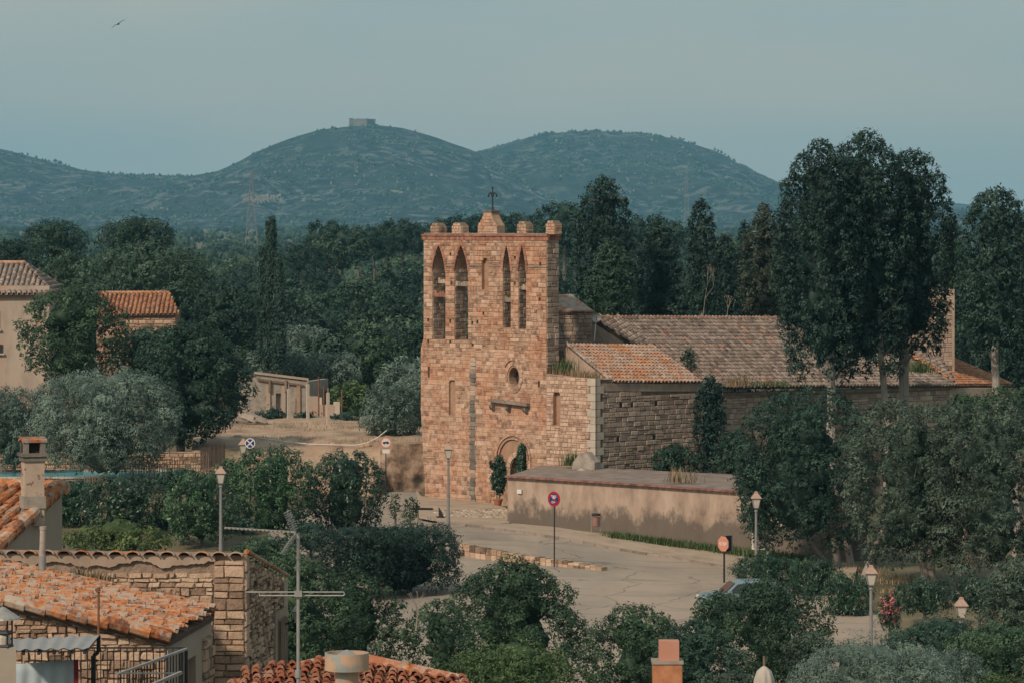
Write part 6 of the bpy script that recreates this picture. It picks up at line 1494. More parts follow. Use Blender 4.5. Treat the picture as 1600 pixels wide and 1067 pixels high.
mb = MB(); mb.box((cx, cY2, (zb_+zt3)/2-.2), (wch, wch, zt3-zb_+.4), rz=rc_); mb.build('shaft', mch, cm)
mb = MB(); mb.box((cx, cY2, zb_+.02), (wch*1.14, wch*1.14, .22), rz=rc_); mb.build('collar', M['concrete'], cm)
mb = MB(); mb.box((cx, cY2, zt3+.02), (wch*1.35, wch*1.35, .06), rz=rc_); mb.box((cx, cY2, zt3-.05), (wch*1.18, wch*1.18, .09), rz=rc_); mb.build('cap_slab', M['stone_dark'], cm)
for sx_, sy_ in ((-1, -1), (1, -1), (1, 1), (-1, 1)):
    q_ = Matrix.Rotation(rc_, 3, 'Z')@Vector((sx_*wch*.42, sy_*wch*.42, 0)); mb = MB(); mb.box((cx+q_.x, cY2+q_.y, zt3+.16), (.09, .09, .26), rz=rc_); mb.build('pillar', M['stone_dark'], cm)
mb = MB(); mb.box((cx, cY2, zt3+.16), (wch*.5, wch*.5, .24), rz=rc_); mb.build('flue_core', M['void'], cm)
mb = MB(); q_ = Matrix.Rotation(rc_, 3, 'Z'); hp_ = [(-.62, -.6, .29), (.62, -.6, .29), (.62, 0, .34), (.62, .6, .29), (-.62, .6, .29), (-.62, 0, .34)]
tp_ = [Vector((cx, cY2, zt3))+q_@Vector((x*wch, y*wch, z)) for x, y, z in hp_]; mb.add(tp_+[p-Vector((0, 0, .05)) for p in tp_], [(0,1,2,5),(5,2,3,4),(6,7,8,11),(11,8,9,10),(0,6,7,1),(1,7,8,2),(2,8,9,3),(3,9,10,4),(4,10,11,5),(5,11,6,0)]); mb.build('hood_tile', M['tile_orange'], cm)
# ---- terrace at the lower left: pillar lantern, awning, sheets, railings
pY = 40.0; p = at(6, 1010, pY); pil = thing('gate_pillar', (p.x, pY, -1), 'cream rendered pillar at the lower left corner', 'pillar')
mb = MB(); mb.box((p.x, pY, (p.z-1)/2+.0), (.22, .22, p.z+1), rz=.3); mb.build('pillar_body', M['cream'], pil)
ln = thing('pillar_lantern', tuple(p), 'black iron lantern with wide grey hood on top of the corner pillar', 'lantern')
zc_ = at(0, 962, pY).z; px_ = at(4, 0, pY).x; zc2 = at(0, 988, pY).z
mb = MB(); mb.lathe((px_, pY, zc_-.03), [(.19, 0), (.185, .015), (.10, .07), (.03, .12), (.0, .13)], 18); mb.build('hood', M['galv'], ln)
mb = MB(); mb.lathe((px_, pY, zc2-.02), [(.11, 0), (.125, .02), (.11, .04)], 4, .6); mb.lathe((px_, pY, p.z-.01), [(.12, 0), (.13, .02), (.12, .04)], 4, .6)
for k in range(4): a_ = .6+k*1.571; mb.cyl((px_+.11*math.cos(a_), pY+.11*math.sin(a_), p.z), (px_+.11*math.cos(a_), pY+.11*math.sin(a_), zc_), .009, n=6)
mb.build('cage', M['metal_d'], ln); mb = MB(); mb.lathe((px_, pY, p.z), [(.075, .02), (.085, .1), (.08, .14)], 12); mb.build('glass', M['glass'], ln)
# corrugated awning
aY0, aY1 = 50.0, 51.6; e0, e1, e2, e3 = at(20, 1015, aY0), at(139, 1012.5, aY0), at(157, 991, aY1), at(20, 998, aY1)
V = []; nu, nv2 = 96, 2
for j in range(nv2+1):
    for i in range(nu+1):
        u = i/nu; q = e0.lerp(e1, u).lerp(e3.lerp(e2, u), j/nv2); V.append((q.x, q.y, q.z+.012*math.cos(u*math.pi*12)))
V = np.array(V); V2 = V-np.array([0, 0, .012]); I = np.arange(len(V)).reshape(nv2+1, nu+1); Q = np.stack([I[:-1, :-1], I[:-1, 1:], I[1:, 1:], I[1:, :-1]], -1).reshape(-1, 4)
o = link('corrugated_awning', mesh_np('corrugated_awning', np.r_[V, V2], [Q, Q+len(V)], None, M['galv'])); tag(o, 'short corrugated grey metal awning on the terrace, lower left', 'awning')
for k in range(5):
    a_ = e0.lerp(e1, .1+.2*k); 
mb = MB()
for k in range(5): a_ = e0.lerp(e1, .14+.2*k); b_ = e3.lerp(e2, .14+.2*k); mb.bar(a_-Vector((0, 0, .05)), b_-Vector((0, 0, .05)), .04)
o2 = mb.build('rafters', M['metal_d'], o)
for i, (x0, x1, y0, y1, lb) in enumerate([(18, 68, 1037, 1034, 'darker blue grey sheet hung left under the awning'), (66, 116, 1034, 1030, 'pale blue sheet hung right under the awning beside the maroon edge')]):
    Yc_ = 50.6; V = []; n_ = 24
    for j in range(9):
        for k in range(n_+1):
            u = k/n_; q = at(x0+(x1-x0)*u, y0+(y1-y0)*u, Yc_); V.append((q.x, Yc_+.03*math.sin(u*14+j*.3+i)*(.3+j/9), q.z-j*.12))
    V = np.array(V); I = np.arange(len(V)).reshape(9, n_+1); Q = np.stack([I[:-1, :-1], I[:-1, 1:], I[1:, 1:], I[1:, :-1]], -1).reshape(-1, 4)
    o = link('hanging_sheet', mesh_np('hanging_sheet', V, [Q], None, M['cloth'], True)); tag(o, lb, 'sheet')
    sm = o.modifiers.new('thickness', 'SOLIDIFY'); sm.thickness = .006
m0 = at(119, 1030, 50.5); mb = MB(); mb.box((m0.x, m0.y, m0.z-.6), (.055, .05, 1.2)); o = mb.build('maroon_post', M['maroon']); tag(o, 'maroon post at the right edge of the hung sheets', 'post')
a_, b_ = at(154, 992, 51.5), at(154, 924, 51.5); mb = MB(); mb.cyl(a_, b_, .016, n=8); mb.cyl(b_, b_+Vector((-.02, 0, .05)), .035, n=8); o = mb.build('rusty_pole', M['rust']); tag(o, 'thin rusty pole rising in front of the mottled roof', 'pole')
mb = MB(); mb.bar(at(154, 992, 51.5), at(154, 1018, 51.5), .05); mb.bar(at(154, 1018, 51.5), at(146, 1024, 51.5), .05); mb.bar(at(146, 1024, 51.5), at(146, 1160, 51.5), .06); o = mb.build('black_downpipe', M['metal_d']); tag(o, 'black angled downpipe at the right end of the awning', 'pipe')
rl = thing('terrace_railing', tuple(at(200, 1067, 52.4)-Vector((0, 0, .6))), 'black terrace railing with thin upright bars before the rubble wall', 'railing')
a_, b_ = at(24, 1011.5, 52.4), at(291, 1011.5, 52.4); mb = MB(); mb.bar(a_, b_, .022); mb.build('top_rail', M['metal_d'], rl); mb = MB(); mb.bar(a_-Vector((0, 0, .85)), b_-Vector((0, 0, .85)), .022); mb.build('bottom_rail', M['metal_d'], rl)
for k in range(27):
    p = a_.lerp(b_, k/26); mb = MB(); mb.cyl(p, p-Vector((0, 0, .85)), .0085, n=5); mb.build('bar', M['metal_d'], rl)
sr = thing('stair_railing', tuple(at(240, 1060, 50.8)-Vector((0, 0, .6))), 'dark stair railing with pale sloping handrails in front of the outbuilding', 'railing')
a_, b_ = at(183, 1053, 50.4), at(292, 1013, 51.6); mb = MB(); mb.bar(a_, b_, .035, .03); mb.build('handrail', M['galv'], sr)
c_, d_ = at(236, 1070, 50.4), at(283, 1050, 51.0); mb = MB(); mb.bar(c_, d_, .045, .04); mb.build('handrail', M['galv'], sr)
for k in range(24):
    p = a_.lerp(b_, (k+.3)/24); mb = MB(); mb.cyl(p, (p.x, p.y, p.z-.95), .008, n=5); mb.build('bar', M['metal_d'], sr)
for px in (284, 291): p = at(px, 1014, 51.6); mb = MB(); mb.box((p.x, p.y, p.z-.6), (.045, .045, 1.2)); mb.build('post', M['metal_d'], sr)
mb = MB(); mb.bar(at(186, 1051, 50.4), at(283, 1051, 51.2), .02); mb.build('mid_rail', M['galv'], sr)
# ---- bottom roof, cowl, antenna
rf_ = thing('red_tiled_roof', tuple(at(540, 1100, 48)-Vector((0, 0, 9))), 'low bright red tiled roof along the bottom edge behind the metal cowl', 'roof')
pA, pB, pC = at(385, 1062, 50), at(552, 1030, 50.6), at(725, 1068, 50)
fr_ = [at(350, 1110, 48.2), at(800, 1110, 48.2), pC, pB, pA]
# two planes meeting on a hip line through the cowl
ev = at(545, 1112, 48.2)
tile_roof(rf_, [at(330, 1108, 48.3), ev, pB, pA], (pB-ev), .155, .23, M['tile_red'], 150, random.Random(51), jit=.03, phase=.6, name='roof_tile')
tile_roof(rf_, [ev, at(790, 1112, 48.3), pC, pB], (pB-ev), .155, .23, M['tile_red'], 150, random.Random(52), jit=.03, phase=.6, name='roof_tile')
for a_, b_, n in ((pA, pB, 6), (pB, pC, 7)):
    for k in range(n): p = a_.lerp(b_, k/n); q = a_.lerp(b_, (k+1.06)/n); mb = MB(); mb.cyl(p+Vector((0, 0, .03)), q+Vector((0, 0, .04)), .085, .078, 8, rg.random()); mb.build('ridge_tile', M['tile_red'] if k % 3 else M['tile_lichen'], rf_)
mb = MB(); mb.prism([at(330, 1112, 48.4), at(800, 1114, 48.4), pC+Vector((0, .3, -.2)), pA+Vector((0, .3, -.2))], Vector((0, 0, -8))); mb.build('wall', M['plaster2'], rf_)
kY = 47.4; s_ = sy(kY); kp = at(542, 1046, kY); cw_ = thing('chimney_cowl', (kp.x, kY, kp.z-.4), 'round tan and grey metal chimney cowl at the bottom edge', 'chimney cowl')
mb = MB(); r_ = 34.5/s_; hh = 27/s_; prof = [(r_, 0), (r_, hh), (r_*.93, hh), (r_*.93, .02)]; vs = []
for rr_, z in prof:
    for k in range(48): a = 6.2832*k/48; vs.append((kp.x+rr_*math.cos(a), kY+rr_*math.sin(a), kp.z+z))
mb.add(vs, [(j*48+k, j*48+(k+1) % 48, ((j+1) % 4)*48+(k+1) % 48, ((j+1) % 4)*48+k) for j in range(4) for k in range(48)]); mb.build('ring', M['cowl'], cw_)
mb = MB(); mb.lathe((kp.x, kY, kp.z-.5), [(18.5/s_, 0), (18.5/s_, .5+hh*.5)], 22); mb.build('stack', M['cowl'], cw_)
mb = MB(); mb.lathe((kp.x, kY, kp.z+hh*.55), [(r_*.8, 0), (r_*.75, .02), (.02, .13)], 22); mb.build('cone', M['galv'], cw_)
tY = 46.0; b_ = at(466, 1075, tY); an = thing('tv_antenna', (b_.x, tY, b_.z-.3), 'grey rooftop television aerial with long boom and folded dipole', 'antenna')
t_ = at(466, 832, tY); mb = MB(); mb.cyl((b_.x, tY, b_.z-.4), (t_.x, tY, t_.z), .022, .02, 10); mb.cyl(at(466, 1058, tY), at(466, 1046, tY), .04, n=10); mb.cyl(at(466, 873, tY), at(466, 868, tY), .03, n=10); mb.build('mast', M['galv'], an)
hub = at(462, 831, tY); le = at(351, 824, tY+.1); mb = MB(); mb.bar(le, hub, .022); mb.build('boom', M['galv'], an)
for k in range(16):
    p = le.lerp(hub, (k+.4)/17); ang_ = .35; d_ = Vector((.18, -.9, .12)).normalized()*.16; mb = MB(); mb.cyl(p-d_, p+d_, .006, n=5); mb.build('element', M['galv'], an)
for q0, q1 in (((449, 799), (462, 830)), ((443, 861), (462, 833))):
    a_, c_ = at(q0[0], q0[1], tY-.15), at(q1[0], q1[1], tY); mb = MB(); mb.bar(a_, c_, .018)
    for k in range(9): p = a_.lerp(c_, k/9); mb.cyl(p-Vector((.025, .25, 0)), p+Vector((.025, .25, .0)), .006, n=5)
    mb.build('reflector', M['galv'], an)
mb = MB(); A1, A2, A3, A4 = at(383, 924.5, tY), at(537, 924.5, tY), at(537, 930, tY), at(383, 930, tY-.02)
mb.tube([at(405, 930, tY), A3, A3+Vector((.012, 0, .02)), A2, A1], .0085, 6); mb.bar(at(405, 930, tY), at(405, 924, tY), .012); mb.box(at(466, 927, tY-.03), (.09, .05, .07)); mb.build('folded_dipole', M['galv'], an)
# ---- clay chimney and folded parasol at the bottom
qY = 45.0; p = at(1042, 1067, qY); bc = thing('clay_chimney', (p.x, qY, p.z-.4), 'salmon clay chimney on an orange stained base at the bottom centre right', 'chimney')
z1_ = at(0, 1031, qY).z; z2_ = at(0, 1000, qY).z
mb = MB(); mb.box((at(1042.5, 0, qY).x, qY, (z1_+p.z-.8)/2), (46/sy(qY), .34, z1_-p.z+.8)); oo = mb.build('base', M['rustbrick'], bc); bv = oo.modifiers.new('bevel', 'BEVEL'); bv.width = .012; bv.segments = 2
mb = MB(); mb.box((at(1042.5, 0, qY).x, qY, z1_-.01), (49/sy(qY), .37, .035)); mb.build('ledge', M['concrete'], bc)
mb = MB(); mb.box((at(1045, 0, qY).x, qY, (z1_+z2_)/2), (31/sy(qY), .24, z2_-z1_)); mb.build('pot', M['salmon'], bc)
uY = 62.0; p = at(1194, 1040, uY); pr = thing('folded_parasol', (p.x, uY, p.z-2.4), 'folded cream canvas parasol top at the bottom edge', 'parasol')
mb = MB(); prof = [(.30, -2.0), (.19, -1.2), (.165, -.42), (.155, -.22), (.115, -.08), (.05, -.02), (.02, .0)]; vs = []; n_ = 40
for r_, z in prof:
    for k in range(n_): a = 6.2832*k/n_; r2 = r_*(1+.10*math.cos(a*8+.6)*min(1, -z*6)); vs.append((p.x+r2*math.cos(a), uY+r2*math.sin(a), p.z+z))
mb.add(vs, [(j*n_+k, j*n_+(k+1) % n_, (j+1)*n_+(k+1) % n_, (j+1)*n_+k) for j in range(len(prof)-1) for k in range(n_)]); mb.build('canopy', M['cream_cloth'], pr, smooth=True)
mb = MB(); mb.cyl((p.x, uY, p.z-3.2), (p.x, uY, p.z+.16), .022, n=8); mb.build('pole', M['wood'], pr)
# ================================================================== FARM HOUSES AT THE LEFT
hY = 262.0; fh = thing('farmhouse', (at(20, 0, hY).x, hY, 1.4), 'pale rendered farmhouse with hipped tile roof at the left edge', 'house')
zE3 = at(0, 461, hY).z; e0, e1 = at(-120, 462, hY), at(84, 460, hY); r0, r1 = at(-120, 412, hY+5), at(39, 412, hY+5)
tile_roof(fh, [e0, e1, r1, r0], (r1-e1)*0+Vector((0, 5, r0.z-e0.z)), .36, .42, M['tile_old'], 0, random.Random(61))
tile_roof(fh, [e1, e1+Vector((0, 8.5, 0)), r1], Vector((-1.9, 0, r1.z-e1.z)), .36, .42, M['tile_old'], 0, random.Random(62), stuff='hip_tiles')
mb = MB()
for k in range(14): p = r1.lerp(r0, k/14); q = r1.lerp(r0, (k+1.08)/14); mb.cyl(p+Vector((0, 0, .05)), q+Vector((0, 0, .06)), .16, .15, 8, rg.random())
mb.build('ridge_tiles', M['tile_orange'], fh)
mb = MB(); x0, x1 = e0.x, at(76, 0, hY).x; mb.box(((x0+x1)/2, hY+4.6, (zE3+0)/2), (x1-x0, 8.4, zE3+1.2)); wf = mb.build('wall', M['plaster_w'], fh)
for (px, py, w_, h_) in ((-6, 500, 10, 30), (0, 545, 8, 14)):
    c_ = at(px, py, hY+.4); mb = MB(); mb.box((c_.x, hY+.36, c_.z), (w_/22.9, .1, h_/22.9)); wi = mb.build('window', M['win'], fh); mb = MB(); mb.box((c_.x, hY+.30, c_.z-h_/45.8-.05), (w_/22.9+.3, .2, .1)); mb.build('sill', M['quoin'], wi)
h2Y = 285.0; f2 = thing('stone_barn', (at(230, 0, h2Y).x, h2Y, 1), 'small stone barn with orange tile roof between the left trees', 'barn')
e0, e1, r1, r0 = at(150, 494, h2Y), at(279, 491, h2Y), at(264, 459, h2Y+3.6), at(150, 459, h2Y+3.6)
tile_roof(f2, [e0, e1, r1, r0], Vector((0, 3.6, r0.z-e0.z)), .34, .42, M['tile_orange'], 0, random.Random(63))
mb = MB(); 
for k in range(12): p = r1.lerp(r0, k/12); q = r1.lerp(r0, (k+1.08)/12); mb.cyl(p+Vector((0, 0, .05)), q+Vector((0, 0, .06)), .15, .14, 8, rg.random())
mb.build('ridge_tiles', M['tile_orange'], f2)
x0, x1 = e0.x, at(274, 0, h2Y).x; ze = at(0, 493, h2Y).z; FB = Frame((x0, h2Y+.3), (1, 0)); mb = MB(); mb.box(((x0+x1)/2, h2Y+2.3, ze/2-.3), (x1-x0, 4, ze+.6)); wb_ = mb.build('wall', M['mortar'], f2)
emit_stones(lay_stones(FB, [rect_pts(.4, 5, x1-x0, ze-.1)], 5.6, ze-.1, (.25, .4), (.35, .7), .05, (.03, .07), rg, .1, .05), wb_, M['rubble'], 120)
# ================================================================== TREES
T_ = tree
# left side
T_('olive_tree', 'olive', 165, 572, 748, 250, 206, 'broad silvery olive tree behind the pool and chimney', dens=1.0)
T_('olive_tree', 'olive', 22, 600, 742, 130, 214, 'silvery olive tree at the left edge under the farmhouse', dens=.9)
T_('acacia_tree', 'oak_mid', 115, 435, 615, 190, 238, 'feathery mid green tree in front of the pale farmhouse', dens=.8)
T_('holm_oak', 'oak', 298, 500, 705, 218, 226, 'large dark holm oak with low hanging crown right of the silvery olive', dens=1.1, trunks=[(281, 290, .26)])
T_('holm_oak', 'oak_mid', 232, 372, 560, 270, 300, 'big pale topped oak rising behind the small barn', dens=1.0, mt='leaf_mix')
T_('holm_oak', 'oak', 345, 440, 560, 150, 292, 'rounded oak between the barn and the spire cypresses', dens=.9)
T_('holm_oak', 'oak', 232, 508, 612, 140, 244, 'dark oak covering the foot of the small barn behind the big silvery olive')
T_('umbrella_pine', 'pine', 85, 343, 404, 112, 395, 'flat topped umbrella pine furthest left, showing a bare slanting trunk', trunks=[(100, 80, .3)])
T_('umbrella_pine', 'pine', 212, 339, 396, 132, 390, 'dark flat topped umbrella pine right of the leftmost umbrella pine')
T_('oak_tree', 'oak', 18, 372, 450, 110, 360, 'dark tree clump above the farmhouse roof at the left edge', dens=.8)
T_('oak_tree', 'oak_mid', 108, 392, 470, 110, 350, 'mid green tree below the flat topped pines behind the farmhouse', dens=.8)
T_('spire_cypress', 'spire', 423, 336, 596, 33, 276, 'tallest of the slender spire cypresses', dens=1.3)
T_('spire_cypress', 'spire', 409, 384, 590, 18, 278, 'slim short spire cypress left of the tallest one', dens=1.3)
T_('spire_cypress', 'spire', 436, 386, 596, 24, 275, 'spire cypress pressed against the right of the tallest one', dens=1.3)
# clipped laurels and shrubs in the garden
T_('laurel_bush', 'laurel', 197, 738, 836, 148, 186, 'round glossy laurel bush below the pool handrails', 'bush')
T_('laurel_bush', 'laurel', 108, 746, 828, 104, 190, 'darker laurel bush just right of the chimney house', 'bush')
T_('laurel_bush', 'laurel', 315, 733, 852, 128, 181, 'bright glossy laurel bush just left of the tall lamp post', 'bush', mt='leaf_laurel')
T_('laurel_bush', 'laurel', 426, 695, 846, 150, 190, 'big round laurel tree under the blue no stopping sign', 'tree', mt='leaf_laurel')
T_('laurel_bush', 'laurel', 541, 700, 842, 136, 193, 'big round laurel tree before the sloping earth bank, showing thin stems', 'tree', dens=.9, trunks=[(520, 515, .05), (535, 535, .05), (548, 560, .05), (560, 575, .05)])
T_('garden_shrub', 'bush', 282, 730, 775, 90, 200, 'dark shrub at the foot of the paling fence', 'bush', mt='leaf_dark')
T_('garden_shrub', 'bush', 182, 815, 875, 190, 150, 'yellowish green shrubs just above the stone house wall', 'bush', mt='leaf_yellow')
T_('garden_shrub', 'bush', 360, 715, 760, 44, 200, 'small pale green shrub at the foot of the board fence', 'bush')
T_('young_shrub', 'oak_mid', 617, 770, 812, 20, 184, 'left sprig of the thin open shrub above the big hedge', 'shrub', dens=.6, core=0)
T_('young_shrub', 'oak_mid', 641, 776, 816, 28, 184, 'right sprig of the thin open shrub above the big hedge', 'shrub', dens=.6, core=0)
T_('garden_shrub', 'bush', 255, 798, 850, 80, 188, 'dark shrub added to darken the gap between the two round laurels left of the lamp post', 'bush', mt='leaf_gloss')  # filler shrubs added from here on to darken pale gaps between the laurels
T_('garden_shrub', 'bush', 370, 800, 860, 70, 186, 'dark shrub added to darken the gap right of the tall lamp post', 'bush', mt='leaf_gloss')
T_('garden_shrub', 'bush', 486, 815, 862, 90, 178, 'dark shrub added to darken the foot of the two big round laurels', 'bush', mt='leaf_dark')
# clipped hedge dome
T_('clipped_hedge_tree', 'clipped', 642, 813, 930, 172, 170, 'big dark clipped dome tree with shade under it on the road', 'hedge', mt='leaf_hedge', dens=1.2)
T_('clipped_hedge_tree', 'clipped', 592, 820, 922, 130, 168, 'middle part of the dark clipped hedge mass beside the big dome', 'hedge', mt='leaf_hedge')
T_('clipped_hedge_tree', 'clipped', 552, 820, 915, 150, 167, 'dark clipped hedge mass left of the big dome', 'hedge', mt='leaf_hedge')
T_('garden_shrub', 'bush', 420, 838, 900, 130, 140, 'mixed green shrub behind the aerial boom', 'bush', mt='leaf_mid')
# lower middle trees
T_('ash_tree', 'bush', 465, 862, 1100, 220, 112, 'leafy green tree right of the stone house corner, behind the aerial', mt='leaf_mid')
T_('ash_tree', 'bush', 555, 885, 1090, 180, 118, 'leafy tree below the big clipped dome', mt='leaf_mid', dens=.9)
T_('young_tree', 'bush', 688, 932, 1085, 135, 118, 'loose young tree with gaps showing the road, above the red roof', mt='leaf_mid', dens=.6, core=.45)
T_('mulberry_tree', 'bush', 806, 862, 1110, 250, 124, 'tall leafy tree in the middle of the road view, before the stone verge', mt='leaf_mid')
T_('yellow_green_bush', 'bush', 800, 1003, 1130, 270, 92, 'yellow green bush at the bottom centre', 'bush', mt='leaf_yellow2')
T_('small_tree', 'bush', 995, 942, 1120, 195, 118, 'dark green small tree behind the clay chimney', mt='leaf_mid')
T_('small_tree', 'bush', 1085, 968, 1120, 160, 116, 'green small tree right of the clay chimney', mt='leaf_dark')
T_('plane_sapling', 'bush', 1207, 897, 1090, 208, 134, 'round bushy tree hiding the pale blue car', mt='leaf_mid')
T_('small_tree', 'bush', 1125, 921, 1010, 96, 140, 'low leafy crown at the left of the round tree hiding the car', mt='leaf_mid')
T_('small_tree', 'bush', 1262, 985, 1060, 90, 108, 'pale green bush above the folded parasol', mt='leaf_warm')
T_('low_shrub', 'bush', 1140, 1048, 1110, 120, 85, 'light green shrub left of the folded parasol', 'bush', mt='leaf_warm')
T_('olive_tree', 'olive', 1365, 1000, 1150, 280, 95, 'silvery olive at the bottom right', dens=1.0)
T_('olive_tree', 'olive', 1480, 1010, 1150, 150, 97, 'smaller silvery olive right of the bottom olive')
T_('small_tree', 'bush', 1472, 962, 1075, 205, 128, 'green leafy tree left under the low lamp head', mt='leaf_dark')
T_('small_tree', 'bush', 1590, 866, 1040, 140, 138, 'light green leafy tree at the right edge', mt='leaf_warm')
T_('small_tree', 'bush', 1556, 968, 1110, 180, 118, 'dark leafy tree in the bottom right corner', mt='leaf_mid')
T_('low_shrub', 'bush', 1560, 1050, 1120, 110, 84, 'yellowish sprouting shrub in the bottom right corner', 'bush', mt='leaf_yellow2')
# oleander hedge
T_('oleander_bush', 'oleander', 1200, 866, 925, 125, 176, 'oleander bush at the left end of the hedge behind the stop sign', 'bush')
T_('oleander_bush', 'oleander', 1275, 870, 935, 90, 173, 'oleander bush in the hedge right of the lamp before the info board', 'bush')
T_('oleander_bush', 'oleander', 1325, 893, 975, 84, 166, 'tall oleander bush left of the lamp beside the pink flowers', 'bush')
T_('oleander_bush', 'oleander', 1445, 903, 962, 105, 163, 'oleander bush right of the pink flowers', 'bush')
T_('oleander_bush', 'oleander', 1530, 900, 960, 90, 160, 'oleander bush furthest right in the hedge', 'bush')
pk = T_('pink_oleander', 'oleander', 1391, 928, 986, 36, 160, 'small oleander covered in pink flowers', 'bush')
cc = at(1391, 955, 160); lb = make_lobes('dome', tuple(cc), 16/37.5, .4, 28/37.5, 16, .35, 4)
V, q_, t_, T2 = foliage(lb, 420, .06, .05, 4, core=0, cluster=3, spill=.25); link('flowers', mesh_np('flowers', V-np.array(ORG[pk.name]), [q_], T2, M['pink']), pk)['kind'] = 'stuff'
# planes / elms over the boundary wall
T_('elm_tree', 'elm', 1258, 602, 868, 240, 186, 'tall dark leafy tree overhanging the long wall beside the lamp', trunks=[(1311, 1290, .17), (1330, 1310, .17)])
T_('elm_tree', 'elm', 1185, 690, 838, 80, 188, 'low outer crown hanging over the long wall at the left of the dark tree', trunks=[(1300, 1200, .08)], dens=.9)
T_('plane_tree', 'plane', 1420, 620, 890, 215, 178, 'broad warm green tree right of the dark leafy tree', trunks=[(1345, 1400, .14), (1448, 1420, .2), (1460, 1440, .17)])
T_('plane_tree', 'plane', 1545, 622, 910, 220, 176, 'broad warm green tree at the right edge, leaning thin trunks', trunks=[(1527, 1500, .12), (1515, 1550, .1), (1563, 1560, .12)])
T_('plane_tree', 'plane', 1588, 600, 720, 150, 190, 'higher rounded tree crown at the right edge before the orange roof', mt='leaf_mid')
T_('plane_tree', 'plane', 1510, 612, 680, 70, 194, 'small leafy crown tip before the apse wall corner', mt='leaf_mid')
# big cypresses before the nave
T_('giant_cypress', 'cypress', 1284, 214, 606, 164, 205, 'giant broad cypress with twin top, trunk before the nave eave', trunks=[(1300, 1296, .30)])
T_('giant_cypress', 'cypress', 1350, 198, 604, 178, 207, 'tallest giant cypress in the middle of the big cypress group', trunks=[(1393, 1370, .22)])
T_('giant_cypress', 'cypress', 1426, 230, 566, 150, 209, 'darker giant cypress on the right of the big group, with pale bare trunk', trunks=[(1407, 1418, .34)])
T_('giant_cypress', 'cypress', 1558, 286, 578, 134, 206, 'lone broad cypress with bare pale trunk near the right edge', trunks=[(1557, 1557, .28)])
T_('giant_cypress', 'cypress', 1612, 330, 590, 80, 214, 'cypress cut by the right edge of the view')
T_('rear_cypress', 'cypress', 1486, 335, 560, 46, 262, 'slim pale cypress seen between the big group and the lone cypress', mt='leaf_conifer2')
# trees behind the church
T_('rear_cypress', 'cypress', 943, 272, 520, 104, 252, 'tall broad dark cypress just right of the bell gable', dens=1.1)
T_('rear_cypress', 'conifer', 955, 372, 520, 86, 246, 'shorter green conifer in front of the broad dark cypress', mt='leaf_conifer2')
T_('rear_cypress', 'conifer', 1030, 336, 520, 86, 258, 'rounded conifer between the broad dark cypress and the pointed one')
T_('rear_cypress', 'cypress', 1096, 308, 515, 52, 250, 'pointed dark cypress alone before the mountain side')
T_('rear_cypress', 'conifer', 1135, 365, 520, 60, 264, 'conifer just right of the pointed dark cypress')
T_('rear_cypress', 'conifer', 1162, 342, 520, 44, 268, 'thin ragged conifer with open top left of the brownish tree', dens=.7)
T_('rear_pine', 'conifer', 1193, 317, 525, 84, 258, 'brownish green conifer left of the giant cypresses', mt='leaf_brown')
T_('rear_cypress', 'conifer', 1238, 330, 540, 90, 262, 'dark conifer half hidden behind the giant cypress group', mt='leaf_conifer')
T_('rear_cypress', 'conifer', 1085, 430, 530, 110, 256, 'low dark conifer mass above the nave ridge under the pointed cypress')
T_('rear_cypress', 'conifer', 1000, 430, 530, 110, 262, 'low dark conifer mass above the left end of the nave ridge')
T_('drooping_conifer', 'conifer', 1530, 420, 640, 120, 258, 'dark drooping conifer behind the squat stone tower', mt='leaf_conifer')
T_('drooping_conifer', 'conifer', 1600, 440, 640, 120, 255, 'dark drooping conifer behind the lone cypress trunk', mt='leaf_conifer')
T_('small_cypress', 'cypress', 1110, 585, 742, 56, 212.0, 'small narrow cypress at the right end of the low side wall', dens=1.2, depth=.8, mt='leaf_conifer')
T_('churchyard_shrub', 'bush', 1055, 692, 750, 84, 209.6, 'dark shrub behind the flat wall top at the church side', 'bush', mt='leaf_dark')
T_('churchyard_shrub', 'bush', 1150, 668, 752, 70, 209.4, 'dark shrub between small cypress and the overhanging tree', 'bush', mt='leaf_dark')
T_('olive_tree', 'olive', 612, 595, 695, 104, 236, 'grey green olive tree right beside the bell gable foot', dens=1.0)
T_('olive_tree', 'olive', 645, 585, 670, 60, 246, 'smaller olive tree against the left edge of the church')
T_('hedge_bush', 'bush', 548, 594, 660, 86, 266, 'yellow green hedge behind the rusty poles', 'hedge', mt='leaf_yellow2')
T_('low_hedge', 'bush', 425, 640, 658, 60, 254, 'low dark hedge in front of the ruined shed', 'hedge', mt='leaf_dark', dens=.8)
T_('low_hedge', 'bush', 480, 643, 659, 50, 254, 'low dark hedge between the pale concrete posts', 'hedge', mt='leaf_dark', dens=.8)
T_('low_hedge', 'bush', 540, 645, 662, 62, 252, 'low dark hedge right of the concrete posts', 'hedge', mt='leaf_dark', dens=.8)
T_('roof_shrub', 'bush', 1077, 545, 580, 26, 216.8, 'light green shrub sprouting where the two church roofs meet', 'shrub', mt='leaf_warm', dens=.8, core=.5)
